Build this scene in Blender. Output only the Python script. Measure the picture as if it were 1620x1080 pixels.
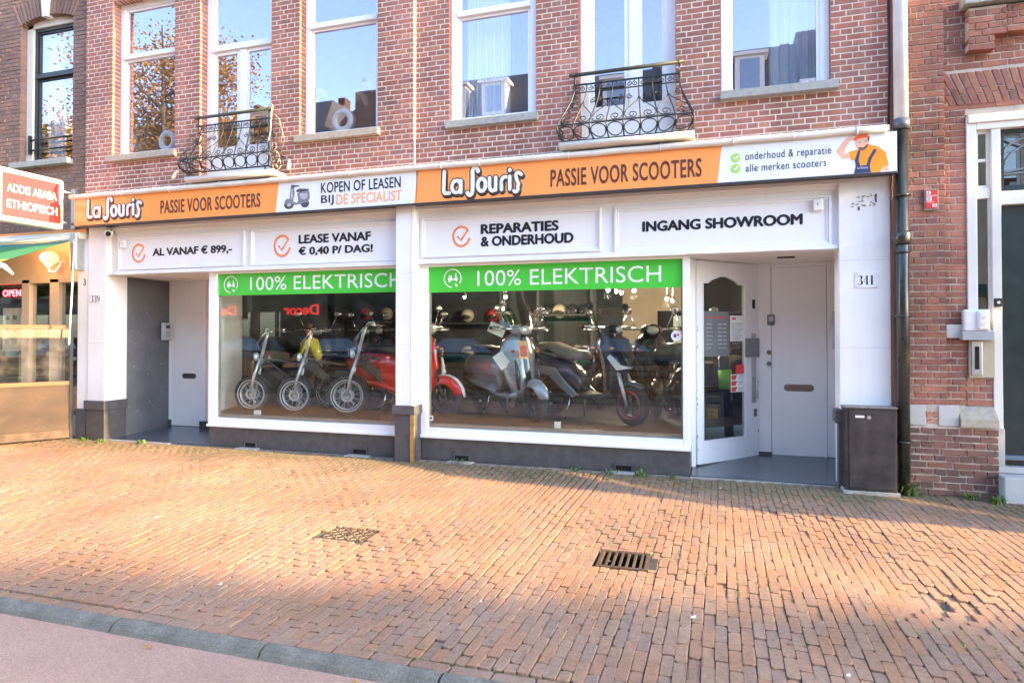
import bpy, bmesh, math, random
from mathutils import Vector, Matrix, noise
random.seed(7)
RD = math.radians
S = bpy.context.scene
for o in list(bpy.data.objects): bpy.data.objects.remove(o)
COL = S.collection

# ---------------------------------------------------------------- camera
cam_data = bpy.data.cameras.new('camera')
cam = bpy.data.objects.new('camera', cam_data); COL.objects.link(cam)
CAM_YAW, CAM_PITCH, CAM_D, CAM_H, CAM_F = RD(17.66), RD(0.8), 7.33, 1.56, 1035.0
cam.location = (0, -CAM_D, CAM_H)
cam.rotation_euler = (RD(90) + CAM_PITCH, 0, CAM_YAW)
cam_data.sensor_width = 36.0
cam_data.lens = CAM_F / 1620 * 36
cam_data.shift_x = 0
cam_data.shift_y = (513.55 - 540) / 1620
cam_data.clip_start = 0.05; cam_data.clip_end = 2000
S.camera = cam
S.render.resolution_x = 1024; S.render.resolution_y = 682

# ---------------------------------------------------------------- sky, sun, exposure
SUN_EL, SUN_AZ = RD(21.0), RD(1.9)          # azimuth: angle in front of the facade plane, sun to the right (+X)
sun_dir = Vector((math.cos(SUN_EL)*math.cos(SUN_AZ), -math.cos(SUN_EL)*math.sin(SUN_AZ), math.sin(SUN_EL)))
world = bpy.data.worlds.new('World'); S.world = world; world.use_nodes = True
wn = world.node_tree; wn.nodes.clear()
sky = wn.nodes.new('ShaderNodeTexSky'); sky.sky_type = 'NISHITA'; sky.sun_disc = False
sky.sun_elevation = SUN_EL
sky.sun_rotation = math.atan2(sun_dir.x, sun_dir.y)
sky.air_density = 1.0; sky.dust_density = 1.0; sky.ozone_density = 1.7
bg = wn.nodes.new('ShaderNodeBackground'); bg.inputs['Strength'].default_value = 0.15
wo = wn.nodes.new('ShaderNodeOutputWorld')
wn.links.new(sky.outputs[0], bg.inputs[0]); wn.links.new(bg.outputs[0], wo.inputs[0])
sl = bpy.data.lights.new('sun', 'SUN'); sl.energy = 2.5; sl.angle = RD(0.6); sl.color = (1.0, 0.68, 0.31)
so = bpy.data.objects.new('sun', sl); COL.objects.link(so)
so.rotation_euler = (-sun_dir).to_track_quat('-Z', 'Y').to_euler()
so.location = (30, -5, 20)
S.view_settings.view_transform = 'Standard'; S.view_settings.look = 'None'
S.view_settings.gamma = 1; S.view_settings.use_curve_mapping = False
S.view_settings.exposure = 2.92

# ---------------------------------------------------------------- measuring helpers: a point of the photograph on a wall plane
_R = Vector((math.cos(CAM_YAW), math.sin(CAM_YAW), 0)); _Fh = Vector((-math.sin(CAM_YAW), math.cos(CAM_YAW), 0))
_F = _Fh*math.cos(CAM_PITCH) + Vector((0,0,1))*math.sin(CAM_PITCH)
_U = Vector((0,0,1))*math.cos(CAM_PITCH) - _Fh*math.sin(CAM_PITCH)
_C = Vector((0, -CAM_D, CAM_H))
def _ray(x, y): return _F + _R*((x-810)/CAM_F) + _U*((513.55-y)/CAM_F)
def on_wall(x, y, Y=0.0):
    r = _ray(x, y); p = _C + r*((Y-_C.y)/r.y); return p.x, p.z

# ---------------------------------------------------------------- materials
MATS = {}
def mat(name, col, rough=0.6, metal=0.0, var=0.12, scale=6.0, bump=0.0, bscale=60.0, dirt=0.0, dirtcol=(0.08,0.06,0.05), spec=0.5, coat=0.0, emit=None, es=1.0, stretch=(1,1,1), streak=0.0, speck=0.0):
    if name in MATS: return MATS[name]
    m = bpy.data.materials.new(name); m.use_nodes = True; nt = m.node_tree; N = nt.nodes; L = nt.links
    b = N['Principled BSDF']
    tc = N.new('ShaderNodeTexCoord'); mp = N.new('ShaderNodeMapping'); mp.inputs['Scale'].default_value = stretch
    L.new(tc.outputs['Object'], mp.inputs[0])
    src = mp.outputs[0]
    n1 = N.new('ShaderNodeTexNoise'); n1.inputs['Scale'].default_value = scale; n1.inputs['Detail'].default_value = 6
    L.new(src, n1.inputs['Vector'])
    r1 = N.new('ShaderNodeValToRGB')
    c0 = tuple(max(0, c*(1-var)) for c in col); c1 = tuple(min(1, c*(1+var)) for c in col)
    r1.color_ramp.elements[0].position = .3; r1.color_ramp.elements[0].color = (*c0, 1)
    r1.color_ramp.elements[1].position = .7; r1.color_ramp.elements[1].color = (*c1, 1)
    L.new(n1.outputs['Fac'], r1.inputs[0]); out = r1.outputs[0]
    if dirt > 0:
        n2 = N.new('ShaderNodeTexNoise'); n2.inputs['Scale'].default_value = scale*.45; n2.inputs['Detail'].default_value = 9; n2.inputs['Roughness'].default_value = .7
        L.new(src, n2.inputs['Vector'])
        r2 = N.new('ShaderNodeMapRange'); r2.inputs[1].default_value = .5; r2.inputs[2].default_value = .78; r2.inputs[4].default_value = dirt
        L.new(n2.outputs['Fac'], r2.inputs[0])
        mx = N.new('ShaderNodeMixRGB'); mx.inputs[2].default_value = (*dirtcol, 1)
        L.new(r2.outputs[0], mx.inputs[0]); L.new(out, mx.inputs[1]); out = mx.outputs[0]
    if streak > 0:
        mp2 = N.new('ShaderNodeMapping'); mp2.inputs['Scale'].default_value = (14, 14, .9); L.new(tc.outputs['Object'], mp2.inputs[0])
        n3 = N.new('ShaderNodeTexNoise'); n3.inputs['Scale'].default_value = 1.0; n3.inputs['Detail'].default_value = 5; L.new(mp2.outputs[0], n3.inputs['Vector'])
        r3 = N.new('ShaderNodeMapRange'); r3.inputs[1].default_value = .52; r3.inputs[2].default_value = .8; r3.inputs[4].default_value = streak
        L.new(n3.outputs['Fac'], r3.inputs[0])
        mx = N.new('ShaderNodeMixRGB'); mx.inputs[2].default_value = (*dirtcol, 1)
        L.new(r3.outputs[0], mx.inputs[0]); L.new(out, mx.inputs[1]); out = mx.outputs[0]
    if speck > 0:
        ns = N.new('ShaderNodeTexNoise'); ns.inputs['Scale'].default_value = 75; ns.inputs['Detail'].default_value = 3; ns.inputs['Roughness'].default_value = .8; L.new(src, ns.inputs['Vector'])
        rs = N.new('ShaderNodeMapRange'); rs.inputs[1].default_value = .3; rs.inputs[2].default_value = .7; rs.inputs[3].default_value = 1-speck; rs.inputs[4].default_value = 1+speck; L.new(ns.outputs['Fac'], rs.inputs[0])
        mx = N.new('ShaderNodeMixRGB'); mx.blend_type = 'MULTIPLY'; mx.inputs[0].default_value = 1; L.new(out, mx.inputs[1]); L.new(rs.outputs[0], mx.inputs[2]); out = mx.outputs[0]
    L.new(out, b.inputs['Base Color'])
    rr = N.new('ShaderNodeMapRange'); rr.inputs[3].default_value = max(.02, rough*.8); rr.inputs[4].default_value = min(1, rough*1.2)
    L.new(n1.outputs['Fac'], rr.inputs[0]); L.new(rr.outputs[0], b.inputs['Roughness'])
    b.inputs['Metallic'].default_value = metal; b.inputs['Specular IOR Level'].default_value = spec; b.inputs['Coat Weight'].default_value = coat
    b.inputs['Coat Roughness'].default_value = .06
    if bump > 0:
        nb = N.new('ShaderNodeTexNoise'); nb.inputs['Scale'].default_value = bscale; nb.inputs['Detail'].default_value = 4; L.new(src, nb.inputs['Vector'])
        bp = N.new('ShaderNodeBump'); bp.inputs['Strength'].default_value = bump; bp.inputs['Distance'].default_value = .01
        L.new(nb.outputs['Fac'], bp.inputs['Height']); L.new(bp.outputs[0], b.inputs['Normal'])
    if emit: b.inputs['Emission Color'].default_value = (*emit, 1); b.inputs['Emission Strength'].default_value = es
    MATS[name] = m; return m

def glass(name, refl=0.12, tint=(0.93,0.96,0.95), rough=0.0, edge=0.35, smudge=0.0, wav=0.0, gtint=(.95,.97,1)):
    if name in MATS: return MATS[name]
    m = bpy.data.materials.new(name); m.use_nodes = True; nt = m.node_tree; N = nt.nodes; L = nt.links
    N.remove(N['Principled BSDF']); out = N['Material Output']
    tr = N.new('ShaderNodeBsdfTransparent'); tr.inputs[0].default_value = (*tint, 1)
    gl = N.new('ShaderNodeBsdfGlossy'); gl.inputs['Roughness'].default_value = rough; gl.inputs[0].default_value = (*gtint, 1)
    lw = N.new('ShaderNodeLayerWeight'); lw.inputs[0].default_value = .5
    mr = N.new('ShaderNodeMapRange'); mr.inputs[1].default_value = .5; mr.inputs[2].default_value = 1.0; mr.inputs[3].default_value = refl; mr.inputs[4].default_value = refl+edge
    L.new(lw.outputs['Facing'], mr.inputs[0])
    mx = N.new('ShaderNodeMixShader'); L.new(mr.outputs[0], mx.inputs[0]); L.new(tr.outputs[0], mx.inputs[1]); L.new(gl.outputs[0], mx.inputs[2])
    if wav > 0:
        tc = N.new('ShaderNodeTexCoord'); nz = N.new('ShaderNodeTexNoise'); nz.inputs['Scale'].default_value = 1.6; nz.inputs['Detail'].default_value = 1; L.new(tc.outputs['Object'], nz.inputs['Vector'])
        bp = N.new('ShaderNodeBump'); bp.inputs['Strength'].default_value = wav; bp.inputs['Distance'].default_value = .02
        L.new(nz.outputs['Fac'], bp.inputs['Height']); L.new(bp.outputs[0], gl.inputs['Normal'])
    res = mx.outputs[0]
    if smudge > 0:
        tc = N.new('ShaderNodeTexCoord'); nz = N.new('ShaderNodeTexNoise'); nz.inputs['Scale'].default_value = 5; nz.inputs['Detail'].default_value = 8; L.new(tc.outputs['Object'], nz.inputs['Vector'])
        r = N.new('ShaderNodeMapRange'); r.inputs[1].default_value = .45; r.inputs[2].default_value = .85; r.inputs[4].default_value = smudge
        L.new(nz.outputs['Fac'], r.inputs[0]); d = N.new('ShaderNodeBsdfDiffuse'); d.inputs[0].default_value = (.75,.72,.68,1)
        m2 = N.new('ShaderNodeMixShader'); L.new(r.outputs[0], m2.inputs[0]); L.new(res, m2.inputs[1]); L.new(d.outputs[0], m2.inputs[2]); res = m2.outputs[0]
    L.new(res, out.inputs['Surface'])
    MATS[name] = m; return m

def brickmat(name, cols, rough=.85, rnd=True, moss=0.0, bump=.5, spread=1.0, moss_shade=0.0, soot=0.0):
    """colour of each brick from its tint attribute (stuff) or its own object's random number; grain and soot on top"""
    if name in MATS: return MATS[name]
    m = bpy.data.materials.new(name); m.use_nodes = True; nt = m.node_tree; N = nt.nodes; L = nt.links
    b = N['Principled BSDF']; tc = N.new('ShaderNodeTexCoord'); geo = N.new('ShaderNodeNewGeometry')
    at = N.new('ShaderNodeAttribute'); at.attribute_name = 'tint'
    oi = N.new('ShaderNodeObjectInfo')
    ad = N.new('ShaderNodeMath'); ad.operation = 'ADD'; L.new(at.outputs['Fac'], ad.inputs[0]); L.new(oi.outputs['Random'], ad.inputs[1])
    fr = N.new('ShaderNodeMath'); fr.operation = 'FRACT'; L.new(ad.outputs[0], fr.inputs[0])
    rp = N.new('ShaderNodeValToRGB'); rp.color_ramp.interpolation = 'LINEAR'
    while len(rp.color_ramp.elements) < len(cols): rp.color_ramp.elements.new(.5)
    for i, c in enumerate(cols):
        rp.color_ramp.elements[i].position = i/(len(cols)-1); rp.color_ramp.elements[i].color = (*c, 1)
    L.new(fr.outputs[0], rp.inputs[0])
    n1 = N.new('ShaderNodeTexNoise'); n1.inputs['Scale'].default_value = 38; n1.inputs['Detail'].default_value = 7; n1.inputs['Roughness'].default_value = .7
    L.new(geo.outputs['Position'], n1.inputs['Vector'])
    mr = N.new('ShaderNodeMapRange'); mr.inputs[1].default_value = .25; mr.inputs[2].default_value = .75; mr.inputs[3].default_value = .68; mr.inputs[4].default_value = 1.28
    L.new(n1.outputs['Fac'], mr.inputs[0])
    mul = N.new('ShaderNodeMixRGB'); mul.blend_type = 'MULTIPLY'; mul.inputs[0].default_value = 1
    L.new(rp.outputs[0], mul.inputs[1]); L.new(mr.outputs[0], mul.inputs[2])
    n2 = N.new('ShaderNodeTexNoise'); n2.inputs['Scale'].default_value = .9; n2.inputs['Detail'].default_value = 5
    L.new(geo.outputs['Position'], n2.inputs['Vector'])
    m2 = N.new('ShaderNodeMapRange'); m2.inputs[1].default_value = .35; m2.inputs[2].default_value = .7; m2.inputs[3].default_value = 1-.22*spread; m2.inputs[4].default_value = 1+.12*spread
    L.new(n2.outputs['Fac'], m2.inputs[0])
    mul2 = N.new('ShaderNodeMixRGB'); mul2.blend_type = 'MULTIPLY'; mul2.inputs[0].default_value = 1
    L.new(mul.outputs[0], mul2.inputs[1]); L.new(m2.outputs[0], mul2.inputs[2]); out = mul2.outputs[0]
    if soot > 0:          # rain streaks and soot down the wall
        mp3 = N.new('ShaderNodeMapping'); mp3.inputs['Scale'].default_value = (5.5, 5.5, .45); L.new(geo.outputs['Position'], mp3.inputs[0])
        n5 = N.new('ShaderNodeTexNoise'); n5.inputs['Scale'].default_value = 1; n5.inputs['Detail'].default_value = 6; L.new(mp3.outputs[0], n5.inputs['Vector'])
        r5 = N.new('ShaderNodeMapRange'); r5.inputs[1].default_value = .35; r5.inputs[2].default_value = .68; r5.inputs[3].default_value = 1.06; r5.inputs[4].default_value = 1-soot; L.new(n5.outputs['Fac'], r5.inputs[0])
        x5 = N.new('ShaderNodeMixRGB'); x5.blend_type = 'MULTIPLY'; x5.inputs[0].default_value = 1; L.new(out, x5.inputs[1]); L.new(r5.outputs[0], x5.inputs[2]); out = x5.outputs[0]
    if moss_shade > 0:      # mossy grime and painted shade along the foot of the fronts, ragged edge
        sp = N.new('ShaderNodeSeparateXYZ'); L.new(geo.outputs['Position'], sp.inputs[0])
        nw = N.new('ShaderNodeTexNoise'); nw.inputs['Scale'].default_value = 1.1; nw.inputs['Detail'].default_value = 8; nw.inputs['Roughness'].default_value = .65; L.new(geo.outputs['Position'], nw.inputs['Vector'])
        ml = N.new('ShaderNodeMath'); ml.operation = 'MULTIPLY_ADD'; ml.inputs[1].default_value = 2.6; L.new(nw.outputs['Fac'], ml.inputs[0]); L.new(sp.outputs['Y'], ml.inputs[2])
        rw = N.new('ShaderNodeMapRange'); rw.inputs[1].default_value = .35; rw.inputs[2].default_value = 1.15; rw.inputs[4].default_value = moss_shade; L.new(ml.outputs[0], rw.inputs[0])
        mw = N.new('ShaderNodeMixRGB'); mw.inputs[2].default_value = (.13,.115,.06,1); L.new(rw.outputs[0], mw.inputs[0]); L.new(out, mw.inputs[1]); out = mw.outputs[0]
    if moss > 0:
        n3 = N.new('ShaderNodeTexNoise'); n3.inputs['Scale'].default_value = 2.3; n3.inputs['Detail'].default_value = 9; n3.inputs['Roughness'].default_value = .7
        L.new(geo.outputs['Position'], n3.inputs['Vector'])
        r3 = N.new('ShaderNodeMapRange'); r3.inputs[1].default_value = .55; r3.inputs[2].default_value = .75; r3.inputs[4].default_value = moss
        L.new(n3.outputs['Fac'], r3.inputs[0]); mm = N.new('ShaderNodeMixRGB'); mm.inputs[2].default_value = (.17,.145,.10,1)
        L.new(r3.outputs[0], mm.inputs[0]); L.new(out, mm.inputs[1]); out = mm.outputs[0]
    L.new(out, b.inputs['Base Color']); b.inputs['Roughness'].default_value = rough; b.inputs['Specular IOR Level'].default_value = .3
    nb = N.new('ShaderNodeTexNoise'); nb.inputs['Scale'].default_value = 90; nb.inputs['Detail'].default_value = 5; L.new(geo.outputs['Position'], nb.inputs['Vector'])
    bp = N.new('ShaderNodeBump'); bp.inputs['Strength'].default_value = bump; bp.inputs['Distance'].default_value = .004
    L.new(nb.outputs['Fac'], bp.inputs['Height']); L.new(bp.outputs[0], b.inputs['Normal'])
    MATS[name] = m; return m

# ---------------------------------------------------------------- mesh builder
class MB:
    def __init__(s): s.v = []; s.f = []; s.m = []; s.sm = []; s.t = []; s.cur = 0; s.tint = 0.0
    def add(s, vs, fs, smooth=False):
        o = len(s.v); s.v += [tuple(p) for p in vs]
        for f in fs: s.f.append([i+o for i in f]); s.m.append(s.cur); s.sm.append(smooth); s.t.append(s.tint)
        return s
    def box(s, x0, x1, y0, y1, z0, z1, M=None):
        if x0 > x1: x0, x1 = x1, x0
        if y0 > y1: y0, y1 = y1, y0
        if z0 > z1: z0, z1 = z1, z0
        vs = [Vector(p) for p in ((x0,y0,z0),(x1,y0,z0),(x1,y1,z0),(x0,y1,z0),(x0,y0,z1),(x1,y0,z1),(x1,y1,z1),(x0,y1,z1))]
        if M: vs = [M @ v for v in vs]
        return s.add(vs, [(0,3,2,1),(4,5,6,7),(0,1,5,4),(1,2,6,5),(2,3,7,6),(3,0,4,7)])
    def quad(s, a, b, c, d): return s.add([a,b,c,d], [(0,1,2,3)])
    def bar(s, a, b, w, h, up=(0,0,1)):
        a = Vector(a); b = Vector(b); d = (b-a); L = d.length; d.normalize(); u = Vector(up)
        r = d.cross(u)
        if r.length < 1e-5: r = d.cross(Vector((0,1,0)))
        r.normalize(); u = r.cross(d)
        vs = [p + r*(i*w/2) + u*(j*h/2) for p in (a,b) for i,j in ((-1,-1),(1,-1),(1,1),(-1,1))]
        return s.add(vs, [(0,1,2,3),(7,6,5,4),(0,4,5,1),(1,5,6,2),(2,6,7,3),(3,7,4,0)])
    def tube(s, pts, r, n=8, caps=True, closed=False, flat=None, round_=False):
        pts = [Vector(p) for p in pts]; rs = r if isinstance(r, (list,tuple)) else [r]*len(pts)
        rs = list(rs)
        if round_ and not closed:
            d0 = (pts[0]-pts[1]).normalized(); d1 = (pts[-1]-pts[-2]).normalized(); r0 = rs[0]; r1 = rs[-1]
            pre = [(pts[0]+d0*r0*math.sin(a), r0*math.cos(a)) for a in (1.45, .9, .45)]
            post = [(pts[-1]+d1*r1*math.sin(a), r1*math.cos(a)) for a in (.45, .9, 1.45)]
            pts = [p for p,_ in pre]+pts+[p for p,_ in post]; rs = [q for _,q in pre]+rs+[q for _,q in post]
        N = len(pts); vs = []; prev = None
        for i, p in enumerate(pts):
            if closed: d = pts[(i+1)%N]-pts[i-1]
            else: d = (pts[min(i+1,N-1)]-pts[max(i-1,0)])
            if d.length < 1e-9: d = Vector((0,0,1))
            d.normalize()
            if prev is None:
                u = Vector((0,0,1)) if abs(d.z) < .9 else Vector((1,0,0))
                if flat: u = Vector(flat)
            else: u = prev
            r_ = d.cross(u)
            if r_.length < 1e-6: r_ = d.orthogonal()
            r_.normalize(); u = r_.cross(d); prev = u
            for k in range(n):
                a = 2*math.pi*k/n; vs.append(p + (r_*math.cos(a)+u*math.sin(a))*rs[i])
        fs = []
        for i in range(N if closed else N-1):
            j = (i+1) % N
            for k in range(n): fs.append((i*n+k, i*n+(k+1)%n, j*n+(k+1)%n, j*n+k))
        s.add(vs, fs, True)
        if caps and not closed:
            o = len(s.v)-len(vs)
            s.f.append([o+k for k in range(n)][::-1]); s.m.append(s.cur); s.sm.append(False); s.t.append(s.tint)
            s.f.append([o+(N-1)*n+k for k in range(n)]); s.m.append(s.cur); s.sm.append(False); s.t.append(s.tint)
        return s
    def cyl(s, a, b, r, n=16, r2=None): return s.tube([a, b], [r, r if r2 is None else r2], n)
    def ring(s, c, R, r, ax=(0,1,0), n=32, m=8, sz=1.0):
        ax = Vector(ax).normalized(); u = ax.orthogonal().normalized(); w = ax.cross(u); c = Vector(c); vs = []; fs = []
        for i in range(n):
            a = 2*math.pi*i/n; d = u*math.cos(a)+w*math.sin(a)
            for k in range(m):
                b = 2*math.pi*k/m; vs.append(c + d*(R+r*math.cos(b)) + ax*(r*sz*math.sin(b)))
        for i in range(n):
            for k in range(m): fs.append((i*m+k, ((i+1)%n)*m+k, ((i+1)%n)*m+(k+1)%m, i*m+(k+1)%m))
        return s.add(vs, fs, True)
    def ball(s, c, r, n=12, m=8, M=None):
        c = Vector(c); rx, ry, rz = (r,r,r) if not isinstance(r,(tuple,list)) else r
        vs = []; fs = []
        for i in range(m+1):
            t = math.pi*i/m
            for k in range(n):
                a = 2*math.pi*k/n; p = Vector((rx*math.sin(t)*math.cos(a), ry*math.sin(t)*math.sin(a), rz*math.cos(t)))
                if M: p = M @ p
                vs.append(c+p)
        for i in range(m):
            for k in range(n): fs.append((i*n+k, (i+1)*n+k, (i+1)*n+(k+1)%n, i*n+(k+1)%n))
        return s.add(vs, fs, True)
    def loft(s, secs, smooth=True, caps=True):
        """secs: list of rings, each a list of points, same count"""
        n = len(secs[0]); vs = [p for q in secs for p in q]; fs = []
        for i in range(len(secs)-1):
            for k in range(n): fs.append((i*n+k, i*n+(k+1)%n, (i+1)*n+(k+1)%n, (i+1)*n+k))
        if caps: fs.append(tuple(range(n))[::-1]); fs.append(tuple((len(secs)-1)*n+k for k in range(n)))
        return s.add(vs, fs, smooth)
    def prism(s, poly, y0, y1, M=None):
        """poly in XZ, extruded along Y"""
        n = len(poly); vs = [Vector((x,y0,z)) for x,z in poly]+[Vector((x,y1,z)) for x,z in poly]
        if M: vs = [M @ v for v in vs]
        fs = [tuple(range(n)), tuple(range(2*n-1, n-1, -1))]+[(i, i+n, (i+1)%n+n, (i+1)%n) for i in range(n)]
        return s.add(vs, fs)
    def build(s, name, mats, parent=None, label=None, loc=None, kind=None, tint=False, bevel=0, M=None):
        me = bpy.data.meshes.new(name)
        vs = [M @ Vector(v) for v in s.v] if M else s.v
        me.from_pydata(vs, [], s.f)
        if not isinstance(mats, (list, tuple)): mats = [mats]
        for m in mats: me.materials.append(m)
        me.polygons.foreach_set('material_index', s.m); me.polygons.foreach_set('use_smooth', s.sm)
        if tint:
            at = me.attributes.new('tint', 'FLOAT', 'FACE'); at.data.foreach_set('value', s.t)
        me.update()
        o = bpy.data.objects.new(name, me); COL.objects.link(o)
        if parent: o.parent = parent
        if loc: o.location = loc
        if label: o['label'] = label
        if kind: o['kind'] = kind
        if bevel:
            b = o.modifiers.new('bevel', 'BEVEL'); b.width = bevel; b.segments = 2; b.limit_method = 'ANGLE'; b.angle_limit = RD(40)
        return o

def thing(name, label, cat, loc=(0,0,0), rz=0, group=None):
    o = bpy.data.objects.new(name, None); COL.objects.link(o); o.empty_display_size = .1
    o.location = loc; o.rotation_euler = (0,0,rz); o['label'] = label; o['category'] = cat
    if group: o['group'] = group
    return o
def tag(o, label, cat, group=None):
    o['label'] = label; o['category'] = cat
    if group: o['group'] = group
    return o
def structure(o): o['kind'] = 'structure'; return o
def copy_tree(o, parent=None):
    kids = [c for c in bpy.data.objects if c.parent == o]
    c = o.copy(); COL.objects.link(c)
    if parent: c.parent = parent
    for k in kids: copy_tree(k, c)
    return c

# ---------------------------------------------------------------- lettering
_dg = None
def text_mesh(txt, bold=0.0, font_spacing=1.0, depth=.004, shear=0):
    cu = bpy.data.curves.new('txt', 'FONT'); cu.body = txt; cu.size = 1; cu.offset = bold; cu.extrude = depth; cu.space_character = font_spacing; cu.shear = shear
    cu.resolution_u = 4
    o = bpy.data.objects.new('txt', cu); COL.objects.link(o)
    dg = bpy.context.evaluated_depsgraph_get(); dg.update()
    me = bpy.data.meshes.new_from_object(o.evaluated_get(dg)); bpy.data.objects.remove(o); bpy.data.curves.remove(cu)
    return me
def lettering(txt, origin, ux, uz, w, h, m, parent, name='lettering', bold=0.0, depth=.002, sp=1.0, wl=None, shear=0):
    """fits the text in a w x h box whose lower left is origin, ux to the right, uz up; it stands depth proud"""
    me = text_mesh(txt, 0, sp, .5, shear)
    xs = [v.co.x for v in me.vertices]; ys = [v.co.y for v in me.vertices]
    x0, x1, y0, y1 = min(xs), max(xs), min(ys), max(ys)
    ux = Vector(ux); uz = Vector(uz); nn = ux.cross(uz); origin = Vector(origin)
    if bold > 0:      # heavier strokes: the outlines laid a hair apart, each a little prouder
        nv = len(me.vertices); base = [tuple(v.co) for v in me.vertices]; fs = [tuple(p.vertices) for p in me.polygons]; V = []; Fc = []
        for k, (du, dv) in enumerate(((0,0),(1,0),(-1,0),(0,.8),(0,-.8),(.6,.6),(-.6,-.6))):
            V += [(p[0]+du*bold*.9, p[1]+dv*bold*.9, p[2]+(k*.12 if p[2] > 0 else 0)) for p in base]; Fc += [tuple(i+k*nv for i in f) for f in fs]
        bpy.data.meshes.remove(me); me = bpy.data.meshes.new(name); me.from_pydata(V, [], Fc)
        x0 -= bold*.9; x1 += bold*.9; y0 -= bold*.7; y1 += bold*.7
    for v in me.vertices:
        a = (v.co.x-x0)/(x1-x0)*w; b = (v.co.y-y0)/(y1-y0)*h; v.co = origin + ux*a + uz*b + nn*(depth*(v.co.z+.5))
    me.name = name; me.materials.clear(); me.materials.append(m)
    for p in me.polygons: p.material_index = 0; p.use_smooth = False
    o = bpy.data.objects.new(name, me); COL.objects.link(o)
    if parent: o.parent = parent
    return o
def wall_text(txt, L_, R_, Y, m, parent, name='lettering', bold=0.0, sp=1.0, depth=.002):
    """L_=(x, ytop, ybottom) R_=(x, ytop, ybottom) measured in the photograph, on the wall plane Y"""
    x0, zt0 = on_wall(L_[0], L_[1], Y); _, zb0 = on_wall(L_[0], L_[2], Y)
    x1, zt1 = on_wall(R_[0], R_[1], Y); _, zb1 = on_wall(R_[0], R_[2], Y)
    zb = (zb0+zb1)/2; zt = (zt0+zt1)/2
    return lettering(txt, (x0, Y, zb), (1,0,0), (0,0,1), x1-x0, zt-zb, m, parent, name, bold, depth, sp)
# ================================================================ ground
M_mortar_pav = mat('paving_sand', (.13,.10,.075), .95, var=.4, scale=18, bump=.4, dirt=.7, dirtcol=(.05,.07,.02))
M_road = mat('red_asphalt', (.43,.265,.205), .95, var=.12, scale=1.3, bump=1.0, bscale=85, dirt=.5, dirtcol=(.30,.22,.20), speck=.24)
M_asphalt = mat('grey_asphalt', (.06,.06,.062), .9, var=.15, scale=4, bump=.6, bscale=120)
M_kerb = mat('kerb_concrete', (.185,.175,.15), .92, var=.25, scale=9, bump=.8, bscale=140, dirt=.35, dirtcol=(.09,.10,.065), speck=.35)
M_far = mat('far_ground', (.12,.11,.10), .95)
M_moss = mat('moss', (.07,.10,.025), .95, var=.4, scale=40, bump=.8, bscale=200)
M_rail = mat('tram_rail', (.35,.33,.30), .35, metal=.9)
M_paver = brickmat('street_brick', [(.34,.20,.135),(.37,.22,.14),(.30,.20,.15),(.35,.225,.15),(.39,.205,.12),(.32,.20,.145),(.36,.205,.125)], moss_shade=.75, moss=.5, bump=.6)

mb = MB(); mb.box(-300,300,-320,300,-.30,-.16); structure(mb.build('ground', M_far))
mb = MB(); mb.box(-80,60,-7.2,-4.55,-.2,-.058); structure(mb.build('cycle_path', M_road))
mb = MB(); mb.box(-80,60,-18.0,-7.2,-.2,-.07); structure(mb.build('road', M_asphalt))
mb = MB()
for y in (-9.2,-10.63,-13.2,-14.63): mb.box(-80,60,y,y+.06,-.15,-.062)
structure(mb.build('tram_rails', M_rail))
mb = MB(); mb.box(-80,60,-22.4,-18.0,-.2,.02); structure(mb.build('far_pavement', M_paver))

def ground_z(x, y):
    d = 0.010*math.sin(x*1.1+.6)*math.cos(y*1.7+.3) + .006*math.sin(x*2.7+y*1.9) + .005*noise.noise(Vector((x*1.6,y*1.6,0)))
    d -= .030*math.exp(-((x-1.22)**2+(y+2.92)**2)/.05)
    d -= .008*math.exp(-((x+.64)**2+(y+2.7)**2)/.25)
    return (d-.010)*min(1, max(0, -y*2.0))
GR = (-.83,-.465,-2.885,-2.535)       # drain grating
MH = (-2.99,-2.60,-2.95,-2.66)     # cast cover
pb = MB(); xs_ = [-80,-40,-15.6]+[-15.5+.1*i for i in range(221)]+[7,20,60]; ys_ = [-4.502+.09604*i for i in range(51)]
pb.add([(x,y,-.2 if (GR[0]+.03 < x < GR[1]-.03 and GR[2]+.03 < y < GR[3]-.03) else ground_z(x,y)-.015) for x in xs_ for y in ys_], [(i*51+j,(i+1)*51+j,(i+1)*51+j+1,i*51+j+1) for i in range(len(xs_)-1) for j in range(50)])
pav_base = pb.build('pavement', M_mortar_pav); structure(pav_base)

def paver_var(seed, L=.200, W=.0592, worn=0.006):
    r = random.Random(seed); ch = worn*(.6+r.random()*.9); ct = .004 + r.random()**2*.012
    hx, hy = W/2, L/2; H = .05
    c = [ct*(.5+r.random()) for _ in range(4)]
    def ring(inset, z, k):
        pts = []
        X, Y = hx-inset, hy-inset
        for i,(sx,sy) in enumerate(((1,1),(-1,1),(-1,-1),(1,-1))):
            cc = c[i]*k
            a = (sx*X, sy*(Y-cc)); b = (sx*(X-cc), sy*Y)
            if i % 2: a, b = b, a
            pts += [a, b]
        return [(x,y,z) for x,y in pts]
    v = ring(0,-H,1)+ring(0,-ch*.55,1)+ring(ch*.9,0,1.1)
    v = [(x+r.uniform(-.0012,.0012), y+r.uniform(-.0015,.0015), z+(r.uniform(-.0012,.0012) if z > -.01 else 0)) for x,y,z in v]
    f = [tuple(range(16,24))]
    for a in (0,8):
        for k in range(8): f.append((a+k, a+(k+1)%8, a+8+(k+1)%8, a+8+k))
    return v, f
PV = [paver_var(i, worn=.002+.0005*(i%7)) for i in range(14)]
PVs = [paver_var(50+i, L=.098) for i in range(4)]
PVm = []
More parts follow.
